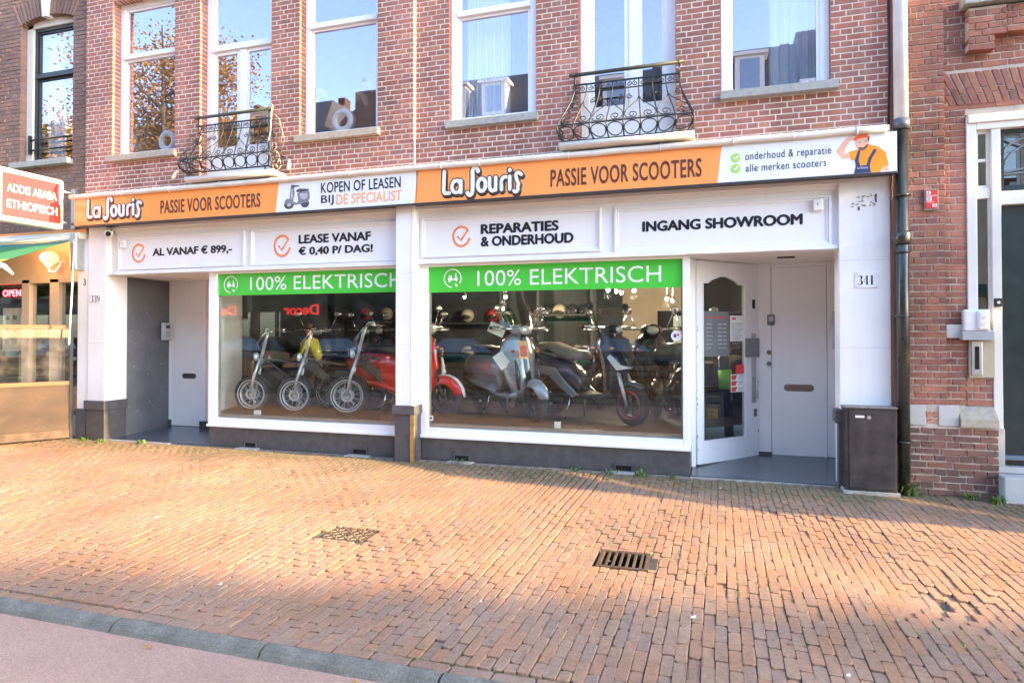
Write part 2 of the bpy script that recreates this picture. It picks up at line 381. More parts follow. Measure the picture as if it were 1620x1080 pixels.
for v, f in PV:
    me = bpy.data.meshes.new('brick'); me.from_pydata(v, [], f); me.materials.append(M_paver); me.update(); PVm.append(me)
rr = random.Random(3); cand = []
pitch = .0625
def skip(x, y, hl=.0):
    for (a,b,c,d) in (GR, MH):
        if a-.02 < x < b+.02 and c-.09 < y < d+.09: return True
    return (x-1.22)**2/.09**2+(y+2.92)**2/.075**2 < 1
nc = int(21.5/pitch)
for k in range(nc):
    X0 = -15.5 + k*pitch
    th = -RD(12.5)*min(1, max(0, (-1.2-X0)/4.5))**.9
    sx = math.tan(th)
    L0 = .207
    off = (k % 2)*.5*L0 + rr.uniform(-.03,.03)
    y = -4.420; first = True
    wid = 1 + (.026 if X0 < -1.2 else 0)
    if off > .04:
        cx_, cy_ = X0, y+off/2
        cand.append((cx_, y+off/2-.003, th, 's', off-.008, k, wid)); y += off
    while y < .22:
        L = L0*rr.uniform(.975,1.0)
        cy_ = y+L/2
        cand.append((X0+sx*(cy_+4.42)+rr.uniform(-.0022,.0022), cy_, th+rr.uniform(-.014,.014), 'f', L-.006, k, 1+.11*(cy_+4.42)/4.5*min(1,max(0,(-1.2-X0)/4.5)))); y += L
pav = MB(); fulls = []
def place_paver(x, y, th, L, W, tint, dz, tx, ty, idx):
    v, f = PV[idx]; Mx = Matrix.Translation((x,y,ground_z(x,y)+dz)) @ Matrix.Rotation(-th,4,'Z') @ Matrix.Rotation(tx,4,'X') @ Matrix.Rotation(ty,4,'Y') @ Matrix.Diagonal((W, L/.2, 1, 1))
    return Mx
near = []
items = []
for (x,y,th,kind,L,k,w) in cand:
    cut = False
    for (a,b,c,d) in (GR, MH):
        if a-.025 < x < b+.025 and y+L/2 > c-.004 and y-L/2 < d+.004:
            lo, hi = (c-.004)-(y-L/2), (y+L/2)-(d+.004)
            if max(lo,hi) < .03: cut = True; break
            if lo > hi: y, L = y-L/2+lo/2, lo
            else: y, L = y+L/2-hi/2, hi
            kind = 's'
    if cut or (x-1.22)**2/.09**2+(y+2.92)**2/.075**2 < 1: continue
    if y > -.02 and -8.93 < x < 1.62 and not (y < .05): continue
    patch = math.exp(-((x-1.0)**2/1.0+(y+2.1)**2/1.2)); tint = rr.random()
    if patch > .5 and rr.random() < .3: tint = .64
    items.append((x,y,th,kind,L,w,tint, rr.uniform(-.0012,.0012)*(1 if x < -1.5 else 2.2)+(rr.random()<.04)*-.005, rr.gauss(0,.004), rr.gauss(0,.004 if x < -1.5 else .010), rr.randrange(14)))
vis = []
for i, it in enumerate(items):
    d = Vector((it[0],it[1],0))-_C; z = d.dot(_F)
    if it[3] == 'f' and z > .3:
        px = 810+CAM_F*d.dot(_R)/z; py = 513.55-CAM_F*d.dot(_U)/z
        if -10 < px < 1630 and py < 1090: vis.append((z, i))
vis.sort(); ind = set(i for _, i in vis[:296])
for i, (x,y,th,kind,L,w,tint,dz,tx,ty,idx) in enumerate(items):
    Mx = place_paver(x,y,th,L,w,tint,dz,tx,ty,idx)
    if i in ind:
        o = bpy.data.objects.new('brick', PVm[idx]); COL.objects.link(o); o.matrix_world = Mx; o.parent = pav_base; o.matrix_parent_inverse = Matrix.Identity(4)
    else:
        v, f = PV[idx]; pav.tint = tint; pav.add([Mx @ Vector(p) for p in v], f)
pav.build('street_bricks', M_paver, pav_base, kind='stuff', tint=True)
# stretcher course along the kerb
bc = MB(); x = -15.5
while x < 6:
    v, f = PV[rr.randrange(14)]; Mx = Matrix.Translation((x, -4.463, -.012+rr.uniform(-.003,.003))) @ Matrix.Rotation(RD(90)+rr.uniform(-.01,.01),4,'Z') @ Matrix.Diagonal((1.25,1.0,1,1))
    bc.tint = rr.choice((.0,.3,.35,.8,.05)); bc.add([Mx @ Vector(p) for p in v], f); x += .2085
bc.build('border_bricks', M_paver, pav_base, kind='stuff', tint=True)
# kerb stones
kr = bpy.data.objects.new('kerb', None); COL.objects.link(kr); structure(kr)
km = None
for i in range(-14, 8):
    xc = -2.19 + i*.965
    if km is None:
        k_ = MB(); L = .951; prof = [(-4.503,-.2),(-4.503,-.014),(-4.508,-.008),(-4.545,-.010),(-4.565,-.016),(-4.582,-.032),(-4.600,-.064),(-4.604,-.2)]
        n = 12; secs = [[(L*j/n, y+.0015*math.sin(j*2.1+y*40), z+.001*math.sin(j*1.7)) for y, z in prof] for j in range(n+1)]
        k_.loft(secs, smooth=False); o = k_.build('kerb_stone', M_kerb, kr, bevel=.003); km = o.data
    else:
        o = bpy.data.objects.new('kerb_stone', km); COL.objects.link(o); o.parent = kr
    o.location = (xc, rr.uniform(-.003,.003), rr.uniform(-.003,.002))
# moss and weeds
ms = MB(); r2 = random.Random(9)
def tuft(mbx, x, y, z, s, n, rad=.05, wide=.007):
    for _ in range(n):
        a = r2.random()*6.28; rr_ = rad*r2.random(); bx, by = x+math.cos(a)*rr_, y+math.sin(a)*rr_
        b = r2.random()*6.28; h = s*(.4+.8*r2.random()); lean = h*r2.uniform(.2,1.1); w = wide*(.6+r2.random())
        p0 = Vector((bx,by,z)); p1 = p0+Vector((math.cos(b)*lean*.5, math.sin(b)*lean*.5, h*.7)); p2 = p0+Vector((math.cos(b)*lean, math.sin(b)*lean, h*.75))
        s_ = Vector((-math.sin(b), math.cos(b), 0))*w
        mbx.add([p0-s_*.4,p0+s_*.4,p1+s_,p1-s_,p2], [(0,1,2,3),(3,2,4)])
M_weed = mat('weed_leaf', (.10,.17,.035), .6, var=.35, scale=12)
M_dry = mat('dry_leaf', (.45,.24,.08), .8, var=.3, scale=20)
mossb = MB()
for _ in range(1500):
    x = r2.uniform(-9,-.8); 
    if noise.noise(Vector((x*1.3,0,0))) < -.12: continue
    tuft(mossb, x, -4.503+r2.uniform(-.006,.010) if r2.random() < .7 else -4.424+r2.uniform(-.004,.004), -.022, .012, 2, .008, .004)
for _ in range(2000):
    x = r2.uniform(-.8,2.6); y = r2.uniform(-4.2,-1.2)
    if noise.noise(Vector((x*1.9,y*1.9,3))) < .12: continue
    kx = round((x+15.5)/pitch-.5)+.5; tuft(mossb, -15.5+kx*pitch, y, ground_z(x,y)-.010, .019, 2, .007, .005)
mossb.build('moss', M_weed, kind='stuff'); bpy.data.objects['moss']['label'] = 'moss and grass blades growing in the paving joints'
wd = [(-3.02,.03,.10,28,'small weed with upright blades left of the second vent'),(-1.57,.02,.06,22,'low weed on the pavement edge below the silver scooter'),(-1.17,.0,.07,18,'tiny green weed between the two vents'),(-.83,-.02,.11,30,'grassy weed left of the rightmost vent'),(-.52,-.05,.07,14,'short weed right at the rightmost vent'),
      (1.72,-.08,.16,120,'bushy green weed at the foot of the downpipe'),(-8.93,-.05,.07,30,'weed at the corner by the terrace screen'),(-8.52,-.10,.07,26,'weed at the foot of the left doorway step'),(-7.86,-.05,.08,30,'yellowish weed at the middle of the left doorway step'),(2.25,-.12,.08,40,'grass tuft below the right brick wall'),(2.42,-.2,.08,60,'grass tuft near the grey stone step')]
for x,y,s,n,l in wd:
    w = MB(); tuft(w, 0, 0, 0, s, n, .03+s*.5); tag(w.build('weed', M_weed, loc=(x,y,-.01)), l, 'weed')
# ================================================================ brick masonry
M_mort = mat('pale_mortar', (.68,.60,.53), .95, var=.22, scale=5, bump=.4)
M_mort2 = mat('grey_mortar', (.50,.43,.37), .95, var=.15, scale=9, bump=.4)
M_mort3 = mat('brown_mortar', (.30,.225,.18), .95, var=.15, scale=9, bump=.4)
C_red = [(.42,.16,.12),(.35,.155,.135),(.48,.20,.135),(.32,.16,.145),(.44,.17,.125),(.37,.185,.16),(.51,.225,.15)]
C_old = [(.42,.17,.12),(.34,.14,.11),(.50,.215,.14),(.29,.135,.115),(.46,.195,.125),(.37,.175,.135)]
C_brn = [(.30,.18,.145),(.25,.16,.135),(.34,.20,.155),(.225,.15,.13),(.31,.185,.14)]
M_bred = brickmat('red_facing_brick', C_red, bump=.35, soot=.22, spread=1.3)
M_bold = brickmat('old_red_brick', C_old, bump=.9, soot=.25, spread=1.5)
M_bbrn = brickmat('brown_brick', C_brn, bump=.8)
M_bdark = brickmat('sooty_plinth_brick', [(.20,.10,.08),(.14,.085,.075),(.25,.12,.09),(.16,.10,.085)], bump=.9, moss=.4)

def brick_shape(L, H, D, seed=0, rough=0.0):
    """front at y=0 facing -Y, chamfered arrises"""
    r = random.Random(seed); c = .0018+rough*.5
    v = []
    for (ins, y) in ((0, D), (0, c), (c, 0)):
        for sx, sz in ((0,0),(1,0),(1,1),(0,1)):
            x = ins if sx == 0 else L-ins; z = ins if sz == 0 else H-ins
            j = rough if y < D else 0
            v.append((x+r.uniform(-j,j), y+(r.uniform(-j,j) if y < D else 0), z+r.uniform(-j,j)))
    f = [(8,9,10,11)]
    for a in (0,4):
        for k in range(4): f.append((a+k, a+(k+1)%4, a+4+(k+1)%4, a+4+k))
    return v, f
_cache = {}
def shared_brick(L, H, D, m, rough, k):
    key = (round(L,4), round(H,4), D, m.name, k)
    if key not in _cache:
        v, f = brick_shape(L, H, D, hash((round(L,4),k)) % 1000, rough)
        me = bpy.data.meshes.new('brick'); me.from_pydata(v, [], f); me.materials.append(m); me.update(); _cache[key] = me
    return _cache[key]
def masonry(parent, x0, x1, z0, z1, Y, openings, m, course=.0625, L=.212, joint=.0125, depth=.12, rough=.0008, limit=296, seed=1, phase=0.0, px_max=1640, bond='cross', stuffname='bricks', zshift=0):
    r = random.Random(seed); H = course-joint; st = []; one = []
    row = 0; z = z0
    while z + H <= z1+1e-4:
        zc = z+H/2
        iv = [(x0, x1)]
        for (a,b,c,d) in openings:
            if c < zc < d:
                nv = []
                for (p,q) in iv:
                    if b <= p or a >= q: nv.append((p,q)); continue
                    if a > p: nv.append((p,a))
                    if b < q: nv.append((b,q))
                iv = nv
        hd = (row % 2 == 1) if bond == 'cross' else (r.random() < .5)
        unit = (L-joint)/2 if hd else L
        ph = phase + (.25*(L+joint) if hd else (0 if (row//2) % 2 == 0 else .5*(L+joint)))
        for (p,q) in iv:
            if q-p < .02: continue
            n0 = math.floor((p-ph)/(unit+joint)); x = ph+n0*(unit+joint)
            while x < q-.01:
                a, b = max(x, p), min(x+unit, q)
                if q-b < .04: b = q
                if a-p < .04 and a > p: a = p
                full = abs((b-a)-unit) < 1e-4
                if b-a > .015: (one if full else st).append((a, z, b-a, H))
                x = (b+joint) if b < q-1e-6 else q
                if b >= q-1e-6: break
                if full is False and b-a > unit: x = b+joint
                else: x = max(x, a)
                # next unit on the module
                nn = round((x-ph)/(unit+joint)); x = ph+nn*(unit+joint)
                if x < b: x = b+joint
        z += course; row += 1
    sc = []
    for it in one:
        d = Vector((it[0]+it[2]/2, Y, it[1]))-_C; zz = d.dot(_F)
        px = 810+CAM_F*d.dot(_R)/zz; py = 513.55-CAM_F*d.dot(_U)/zz
        vis = zz > 0 and -5 < px < 1625 and -5 < py < 1085
        sc.append((0 if vis else 1, zz/it[2]**.5, it))
    sc.sort(key=lambda t: t[:2]); n = 0; mbx = MB()
    for vis, _, it in sc:
        a, z, l, h = it; dy = r.uniform(-rough, rough)
        if vis == 0 and n < limit:
            k = r.randrange(4); o = bpy.data.objects.new('brick', shared_brick(l, h, depth, m, rough, k)); COL.objects.link(o)
            o.location = (a, Y+dy, z+r.uniform(-rough,rough)*.5); o.parent = parent; n += 1
        else: st.append(it)
    for (a, z, l, h) in st:
        v, f = brick_shape(l, h, depth, r.randrange(9999), rough); dy = r.uniform(-rough, rough); mbx.tint = r.random()
        mbx.add([(x+a, y+Y+dy, q+z) for x,y,q in v], f)
    if mbx.v: mbx.build(stuffname, m, parent, kind='stuff', tint=True)

def holed_wall(mbx, x0, x1, z0, z1, yf, yb, holes):
    """a slab with rectangular holes; faces front, back and reveals"""
    xs = sorted(set([x0,x1]+[c for h in holes for c in h[:2] if x0 < c < x1])); zs = sorted(set([z0,z1]+[c for h in holes for c in h[2:4] if z0 < c < z1]))
    def hole(i,j):
        if i < 0 or j < 0 or i >= len(xs)-1 or j >= len(zs)-1: return True
        xc = (xs[i]+xs[i+1])/2; zc = (zs[j]+zs[j+1])/2
        return any(a < xc < b and c < zc < d for a,b,c,d in holes)
    for i in range(len(xs)-1):
        for j in range(len(zs)-1):
            if hole(i,j): continue
            a,b,c,d = xs[i],xs[i+1],zs[j],zs[j+1]
            mbx.quad((a,yf,c),(b,yf,c),(b,yf,d),(a,yf,d)); mbx.quad((b,yb,c),(a,yb,c),(a,yb,d),(b,yb,d))
            if hole(i-1,j): mbx.quad((a,yb,c),(a,yf,c),(a,yf,d),(a,yb,d))
            if hole(i+1,j): mbx.quad((b,yf,c),(b,yb,c),(b,yb,d),(b,yf,d))
            if hole(i,j-1): mbx.quad((a,yb,c),(b,yb,c),(b,yf,c),(a,yf,c))
            if hole(i,j+1): mbx.quad((a,yf,d),(b,yf,d),(b,yb,d),(a,yb,d))
    return mbx

M_white = mat('white_paint', (.80,.80,.81), .45, var=.03, scale=3, dirt=.18, dirtcol=(.55,.50,.43), bump=.06, bscale=30, streak=.10)
M_frame = mat('window_white', (.84,.85,.87), .35, var=.02, scale=4, streak=.06, dirtcol=(.5,.47,.42))
M_cream = mat('cream_paint', (.80,.74,.65), .55, var=.05, scale=3, dirt=.3, dirtcol=(.45,.38,.30))
M_sill = mat('grey_stone', (.34,.345,.33), .8, var=.16, scale=22, bump=.4, bscale=60, dirt=.3, dirtcol=(.16,.16,.15))
M_sillW = mat('warm_stone', (.42,.36,.29), .8, var=.16, scale=22, bump=.5, bscale=60, dirt=.35, dirtcol=(.2,.18,.15))
M_dark = mat('dark_bluestone', (.075,.075,.082), .42, var=.2, scale=10, bump=.15, bscale=80, dirt=.45, dirtcol=(.15,.13,.12))
M_room = mat('room_wall', (.50,.50,.50), .9)
M_roomfloor = mat('room_floor', (.22,.16,.11), .7)
M_curt = mat('white_curtain', (.88,.88,.90), .8, var=.03)
M_black = mat('black_frame', (.02,.024,.024), .35, var=.2)
G_up = glass('upper_glass', refl=.25, edge=.3, tint=(.88,.92,.94), wav=.02, gtint=(1.0,.88,1.0))
G_shop = glass('shop_glass', refl=.062, edge=.4, smudge=.02)

def make_curtain(parent_none, name, x0, x1, z0, z1, Y, label, folds=14, amp=.03):
    c = MB(); n = folds*6; vs = []; r = random.Random(int(abs(x0)*100)); ph = [r.uniform(-.4,.4) for _ in range(n+1)]
    for i in range(n+1):
        x = x0+(x1-x0)*i/n; y = Y+amp*math.sin(i/n*folds*6.283+ph[i]*.6)*(.6+.4*math.sin(i*.37))
        vs += [(x,y,z0),(x+.006*ph[i],y*1.0,z1)]
    c.add(vs, [(2*i,2*i+2,2*i+3,2*i+1) for i in range(n)], True)
    return tag(c.build(name, M_curt), label, 'curtain')

def sash_window(parent, x0, x1, z0, z1, Y, fw=.075, transom=None, tr_h=.055, mats=None, glassm=None, inner=.035, mull=None, depth=.09, bottom=None):
    """frame filling the opening; name window (> pane, transom)"""
    mf = mats or M_frame; b = bottom or fw
    w = MB()
    w.box(x0,x0+fw,Y,Y+depth,z0,z1); w.box(x1-fw,x1,Y,Y+depth,z0,z1)
    w.box(x0+fw,x1-fw,Y,Y+depth,z0,z0+b); w.box(x0+fw,x1-fw,Y,Y+depth,z1-fw,z1)
    ix0, ix1, iz0, iz1 = x0+fw, x1-fw, z0+b, z1-fw
    W_ = w.build('window', mf, parent, bevel=.004)
    bays = [(iz0, iz1)]
    if transom:
        t = MB(); t.box(ix0, ix1, Y-.02, Y+depth-.01, transom, transom+tr_h); t.build('transom', mf, W_, bevel=.004); bays = [(iz0, transom), (transom+tr_h, iz1)]
    for k, (a, c) in enumerate(bays):
        cols = [(ix0, ix1)]
        if mull and k == 0:
            t = MB(); t.box(mull-.045, mull+.045, Y+.005, Y+depth-.01, a, c); t.build('mullion', mf, W_, bevel=.004); cols = [(ix0, mull-.045), (mull+.045, ix1)]
        for (p, q) in cols:
            s = MB(); i_ = inner; s.box(p,p+i_,Y+.02,Y+.07,a,c); s.box(q-i_,q,Y+.02,Y+.07,a,c); s.box(p+i_,q-i_,Y+.02,Y+.07,a,a+i_); s.box(p+i_,q-i_,Y+.02,Y+.07,c-i_,c)
            s.build('sash', mf, W_, bevel=.003)
            g = MB(); g.box(p+i_-.004,q-i_+.004,Y+.042,Y+.048,a+i_-.004,c-i_+.004); g.build('pane', glassm or G_up, W_)
    return W_
def sill(parent, x0, x1, z, Y, h=.085, out=.07, m=None):
    s = MB(); s.box(x0,x1,Y-out,Y+.16,z-h,z); return s.build('window_sill', m or M_sill, parent, bevel=.005)

# ---------------------------------------------------------------- the two shop houses
H339 = thing('brick_house', 'left half of the scooter shop building, red brick above a white shopfront with door 339', 'house', (-6.2,0,0))
H341 = thing('brick_house', 'right half of the scooter shop building, red brick above a white shopfront with door 341', 'house', (-1.0,0,0))
def child_at(o, parent):    # parts are modelled in world coordinates
    o.parent = parent; o.matrix_parent_inverse = parent.matrix_world.inverted()
def rebase(h):
    h.location = (0,0,0)
for h in (H339, H341): rebase(h)
Y1 = -.035
opA = (-8.45,-7.31,4.14,6.42); opB = (-6.87,-5.69,3.66,6.42); opC = (-5.25,-4.10,4.14,6.42)
opD = (-3.135,-2.04,4.11,6.3); opE = (-1.535,-.455,3.66,6.3); opF = (.02,1.085,4.11,6.3)
def grow(o, e=.006): return (o[0]-e, o[1]+e, o[2], o[3])
for (H, x0, x1, Y, ops, seed) in ((H339,-8.97,-3.605,Y1,[opA,opB,opC],11),(H341,-3.585,1.625,0.0,[opD,opE,opF],12)):
    w = MB(); holed_wall(w, x0+.004, x1-.004, 3.3, 7.2, Y+.0035, Y+.30, [grow(o) for o in ops]); wall = w.build('wall', M_mort, H)
    masonry(wall, x0, x1, 3.42, 7.2, Y, [(a,b,c-.02,d+.2 if H is H339 else d) for a,b,c,d in ops], M_bred, seed=seed, depth=.135, phase=x0, zshift=0)
    if H is H339:       # soldier arches over the windows
        s = MB(); r = random.Random(5)
        for (a,b,c,d) in ops:
            n = int((b-a)/.0615)
            for i in range(n):
                v, f = brick_shape(.0505, .205, .135, i, .001); s.tint = r.random(); s.add([(x+a+i*(b-a)/n, y+Y, z+d) for x,y,z in v], f)
        s.build('soldier_arch', M_bred, wall, kind='stuff', tint=True)
    u = MB(); u.box(x0,x1,Y+.01,6,7.2,12.5); u.build('upper_storey', M_bred, H)
# white mortar line at the joint of the houses
MB().box(-3.606,-3.586,-.012,.1,3.42,12.4).build('seam', mat('white_pointing',(.78,.76,.72),.9), H341)
for (o, tr, H) in ((opA,5.60,H339),(opC,5.60,H339)):
    Y = Y1+.135
    sash_window(H, o[0], o[1], o[2], o[3]-.0, Y, transom=tr, bottom=.05)
    sill(H, o[0]-.04, o[1]+.04, o[2]+.0, Y1, m=M_sillW)
sash_window(H339, opB[0], opB[1], 3.66, opB[3], Y1+.135, transom=5.50, mull=-6.28, bottom=.45, fw=.09, inner=.05)
sash_window(H341, opD[0], opD[1], opD[2], opD[3], .06, transom=5.43, bottom=.05, fw=.085)
sill(H341, opD[0]-.03, opD[1]+.03, opD[2]+.02, 0)
sash_window(H341, opE[0], opE[1], 4.02, opE[3], .12, mull=-.93, bottom=.10, fw=.10, inner=.055)
MB().box(opE[0]+.01,opE[1]-.01,.13,.2,3.5,4.02).build('door_panel', M_white, H341)
sash_window(H341, opF[0], opF[1], opF[2], opF[3], .06, transom=5.9, bottom=.04, fw=.085)
sill(H341, opF[0]-.01, opF[1]+.06, opF[2]+.02, 0, out=.09)
# rooms behind the upper windows
for (H, x0, x1) in ((H339,-8.9,-3.65),(H341,-3.55,1.55)):
    r_ = MB(); r_.quad((x0,.32,3.62),(x1,.32,3.62),(x1,4.5,3.62),(x0,4.5,3.62)); r_.quad((x0,4.5,3.62),(x1,4.5,3.62),(x1,4.5,7.1),(x0,4.5,7.1))
    r_.quad((x0,.32,3.62),(x0,4.5,3.62),(x0,4.5,7.1),(x0,.32,7.1)); r_.quad((x1,4.5,3.62),(x1,.32,3.62),(x1,.32,7.1),(x1,4.5,7.1)); r_.quad((x0,.32,7.1),(x0,4.5,7.1),(x1,4.5,7.1),(x1,.32,7.1))
    r_.build('room', M_room, H)
make_curtain(None, 'curtain', -3.02, -2.45, 4.16, 6.2, .30, 'sheer white curtain behind the left upstairs window of 341', 16, .025)
make_curtain(None, 'curtain', .52, .98, 4.16, 6.2, .30, 'sheer white curtain behind the right upstairs window of 341', 14, .03)
# vases
def lathe(mbx, prof, c=(0,0,0), n=20):
    return mbx.loft([[(c[0]+r*math.cos(2*math.pi*k/n), c[1]+r*math.sin(2*math.pi*k/n), c[2]+z) for k in range(n)] for r,z in prof])
M_cer = mat('white_ceramic', (.36,.36,.37), .35)
M_pamp = mat('pampas', (.70,.58,.42), .9, var=.3, scale=30)
def ring_vase(x, Y, z, label, R=.115):
    v = thing('ring_vase', label, 'vase', (x,Y,z)); b = MB(); b.ring((0,0,R+.045), R, .055, (0,1,0), 32, 12); b.tube([(0,0,2*R+.07),(0,0,2*R+.15)],[.03,.022],12); b.build('vase_body', M_cer, v); return v
ring_vase(-7.62,.18,4.19,'white ring vase behind the leftmost upstairs window of 339')
v = ring_vase(-4.72,.18,4.19,'white ring vase holding dried pampas in the window between the balconies',.12)
pg = thing('pampas_grass', 'dried beige pampas plumes standing in the white ring vase', 'dried grass', (-4.72,.2,4.22))
for k, (dx, h, dr) in enumerate(((-.28,.52,-1),(.16,.42,1),(.24,.58,1))):
    s = MB(); s.tube([(0,0,0),(dx*.5,0,h*.6),(dx,0,h)],.004,5); s.build('stem', M_pamp, pg)
    q = MB(); r = random.Random(k)
    for i in range(420):
        t = r.random(); c = Vector((dx+dr*.14*t, r.uniform(-.03,.03), h+.10*math.sin(t*2.4)-.13*t*t)); d = Vector((r.uniform(-1,1)*.5+dr*.4, r.uniform(-.5,.5), r.uniform(-.9,.2))).normalized()*.07; w_ = Vector((.3,.4,1))*.007
        q.add([c-w_, c+w_, c+d], [(0,1,2)])
    q.build('plume', M_pamp, pg)
# ================================================================ shopfront
def on_plane(x, y, p, n):
    r = _ray(x, y); p = Vector(p); n = Vector(n); t = (p-_C).dot(n)/r.dot(n); return _C + r*t
M_wall = mat('white_plaster', (.80,.80,.81), .55, var=.04, scale=2.5, dirt=.34, dirtcol=(.58,.54,.48), bump=.12, bscale=18, streak=.24)
M_alu = mat('aluminium', (.55,.55,.54), .35, metal=.8, var=.08)
M_brass = mat('brass_strip', (.55,.42,.22), .35, metal=.85, var=.2, scale=12)
M_pan = mat('sign_panel_white', (.80,.81,.84), .35, var=.02, scale=2, streak=.07, dirtcol=(.5,.46,.42))
M_ink = mat('black_lettering', (.012,.012,.016), .4)
M_dkboard = mat('dark_board', (.13,.135,.15), .5, var=.2, scale=3, dirt=.4, dirtcol=(.22,.22,.23))
M_iron = mat('wrought_iron', (.018,.022,.024), .38, var=.3, scale=30, metal=.2, dirt=.3, dirtcol=(.10,.07,.05))
M_hole = mat('vent_black', (.006,.006,.006), .9)
M_orange = mat('orange_vinyl', (.93,.35,.10), .22, var=.015, coat=.3)
M_green = mat('green_vinyl', (.075,.56,.06), .25, var=.02, coat=.3)
M_chk = mat('orange_mark', (.82,.27,.10), .4)
M_plate = mat('enamel_white', (.78,.79,.80), .25, coat=.4)
M_vinylw = mat('white_vinyl', (.80,.82,.84), .3)

def pillar(H, x0, x1, y0, y1, zc0, zc1, joints, label=None):
    p = MB(); p.box(x0,x1,y0,y1,zc1-.02,3.14); P_ = p.build('pillar', M_wall, H, bevel=.006)
    c = MB(); c.box(x0-.03,x1+.025,y0-.035,y1+.0,zc0,zc1); c.build('pillar_cap', M_dark, P_, bevel=.006)
    b = MB(); b.box(x0-.004,x1+.004,y0-.012,y1-.004,0.0,zc0); b.build('pillar_base', M_dark, P_, bevel=.004)
    j = MB()
    for z in joints: j.box(x0+.002,x1-.002,y0-.0025,y0+.002,z,z+.006)
    j.build('joint', mat('joint_grey',(.62,.62,.64),.7), P_)
    return P_
pillar(H339, -8.93,-8.59, 0.0,.37, .445,.58, (1.42,2.3))
pm = pillar(H341, -3.815,-3.565, -.08,.13, .575,.685, (1.42,2.3))
st = MB(); st.box(-3.566+.002,-3.553,-.105,-.075,.0,.64); st.box(-3.60,-3.553,-.1085,-.102,.0,.575); st.build('corner_strip', M_brass, pm)
st = MB(); st.box(-3.60,-3.588,-.0845,-.078,.69,3.1); st.build('cover_strip', M_cream, pm)
p = MB(); p.box(1.153,1.615,0,.30,0,3.14); PR = p.build('pillar', M_wall, H341, bevel=.006)
j = MB()
for z in (1.42,2.3): j.box(1.157,1.611,-.0025,.002,z,z+.005)
j.build('joint', MATS['joint_grey'], PR)

# fascia boards with framed panels
def fascia(H, x0, x1, panels):
    f = MB(); f.box(x0,x1,.06,.14,2.42,3.16); F_ = f.build('fascia', M_pan, H)
    c = MB(); c.box(x0,x1,.025,.062,2.42,2.455); c.box(x0,x1,.035,.062,2.455,2.475); c.box(x0,x1,.03,.062,3.04,3.16); c.box(x0,x1,.01,.04,3.09,3.16); c.build('cornice_moulding', M_white, F_, bevel=.004)
    for (a,b,z0,z1) in panels:
        m = MB()
        for (w0,w1,y) in ((0,.022,.035),(.022,.045,.048)):
            m.box(a+w0,b-w0,y,.061,z0+w0,z0+w1); m.box(a+w0,b-w0,y,.061,z1-w1,z1-w0); m.box(a+w0,a+w1,y,.0612,z0+w1,z1-w1); m.box(b-w1,b-w0,y,.0612,z0+w1,z1-w1)
        m.build('panel_frame', M_pan, F_, bevel=.003)
    return F_
xs = lambda px, py=380, Y=.05: on_wall(px, py, Y)[0]
F1 = fascia(H339, -8.45, -3.816, [(xs(188),xs(387),2.49,2.97),(xs(397),-3.83,2.48,2.98)])
F2 = fascia(H341, -3.564, 1.152, [(xs(667),xs(951),2.50,3.0),(xs(972),xs(1315),2.47,2.98)])
MB().box(-8.60,-8.44,.10,.30,2.42,3.16).build('fascia_end', M_cream, H339)
YF = .0592
wall_text('AL VANAF € 899,-', (241.5,391,406.5), (367,387.5,401.5), YF, M_ink, F1, bold=.046)
wall_text('LEASE VANAF', (472.5,372,386), (587,365.5,380), YF, M_ink, F1, bold=.046)
wall_text('€ 0,40 P/ DAG!', (472.5,391,405.5), (590,384.5,400.5), YF, M_ink, F1, bold=.046)
wall_text('REPARATIES', (760.5,354,370.5), (884,349,365), YF, M_ink, F2, bold=.054)
wall_text('& ONDERHOUD', (760.5,373.5,390), (907.5,368,384.5), YF, M_ink, F2, bold=.054)
wall_text('INGANG SHOWROOM', (1016,349.5,366.5), (1270,338.5,356), YF, M_ink, F2, bold=.054)
def check_ring(px, py, R, parent, Y=YF):
    x, z = on_wall(px, py, Y); b = MB(); n = 30; pts = []
    a0, a1 = RD(35), RD(350)
    for i in range(n+1):
        a = a0+(a1-a0)*i/n; pts.append((x+R*.9*math.cos(a), 0, z+R*math.sin(a)))
    b.tube(pts, R*.125, 8); b.tube([(x-R*.42,0,z+.03*R),(x-.08*R,0,z-.42*R),(x+.72*R,0,z+.62*R)], R*.115, 8)
    M = Matrix.Translation((0,Y-.0005,0)) @ Matrix.Diagonal((1,.10,1,1)); b.build('check_mark', M_chk, parent, M=M)
check_ring(219.6,400.5,.125,F1); check_ring(446.6,389,.135,F1); check_ring(730,374,.118,F2)

# show windows
def show_window(H, x0, x1, gx0, gx1, label=None):
    w = MB(); w.box(x0,gx0,.105,.19,.275,2.42); w.box(gx1,x1,.105,.19,.275,2.42); w.box(gx0,gx1,.105,.19,.275,.398); w.box(gx0,gx1,.105,.19,2.392,2.42)
    W_ = w.build('shop_window', M_frame, H, bevel=.006)
    s = MB(); s.box(x0-.01,x1+.01,.085,.107,.275,.31); s.build('drip_sill', M_frame, W_, bevel=.004)
    g = MB(); g.box(gx0-.005,gx1+.005,.150,.158,.39,2.40); g.build('pane', G_shop, W_)
    b = MB(); b.box(gx0,gx1,.160,.21,.398,.445); b.box(gx0,gx0+.018,.160,.19,.425,2.39); b.box(gx1-.018,gx1,.160,.19,.425,2.39); b.build('glazing_bead', mat('grey_bead',(.22,.20,.17),.5), W_)
    p = MB(); p.box(x0+.01,x1-.002,.118,.30,0,.2755); P_ = p.build('plinth', M_dark, H, bevel=.006)
    return W_, P_
W1, PL1 = show_window(H339, -6.826, -3.816, -6.70, -3.835)
W2, PL2 = show_window(H341, -3.564, -.318, -3.472, -.395)
M_slab = mat('vent_slab', (.36,.34,.31), .9, var=.2, scale=30, bump=.5)
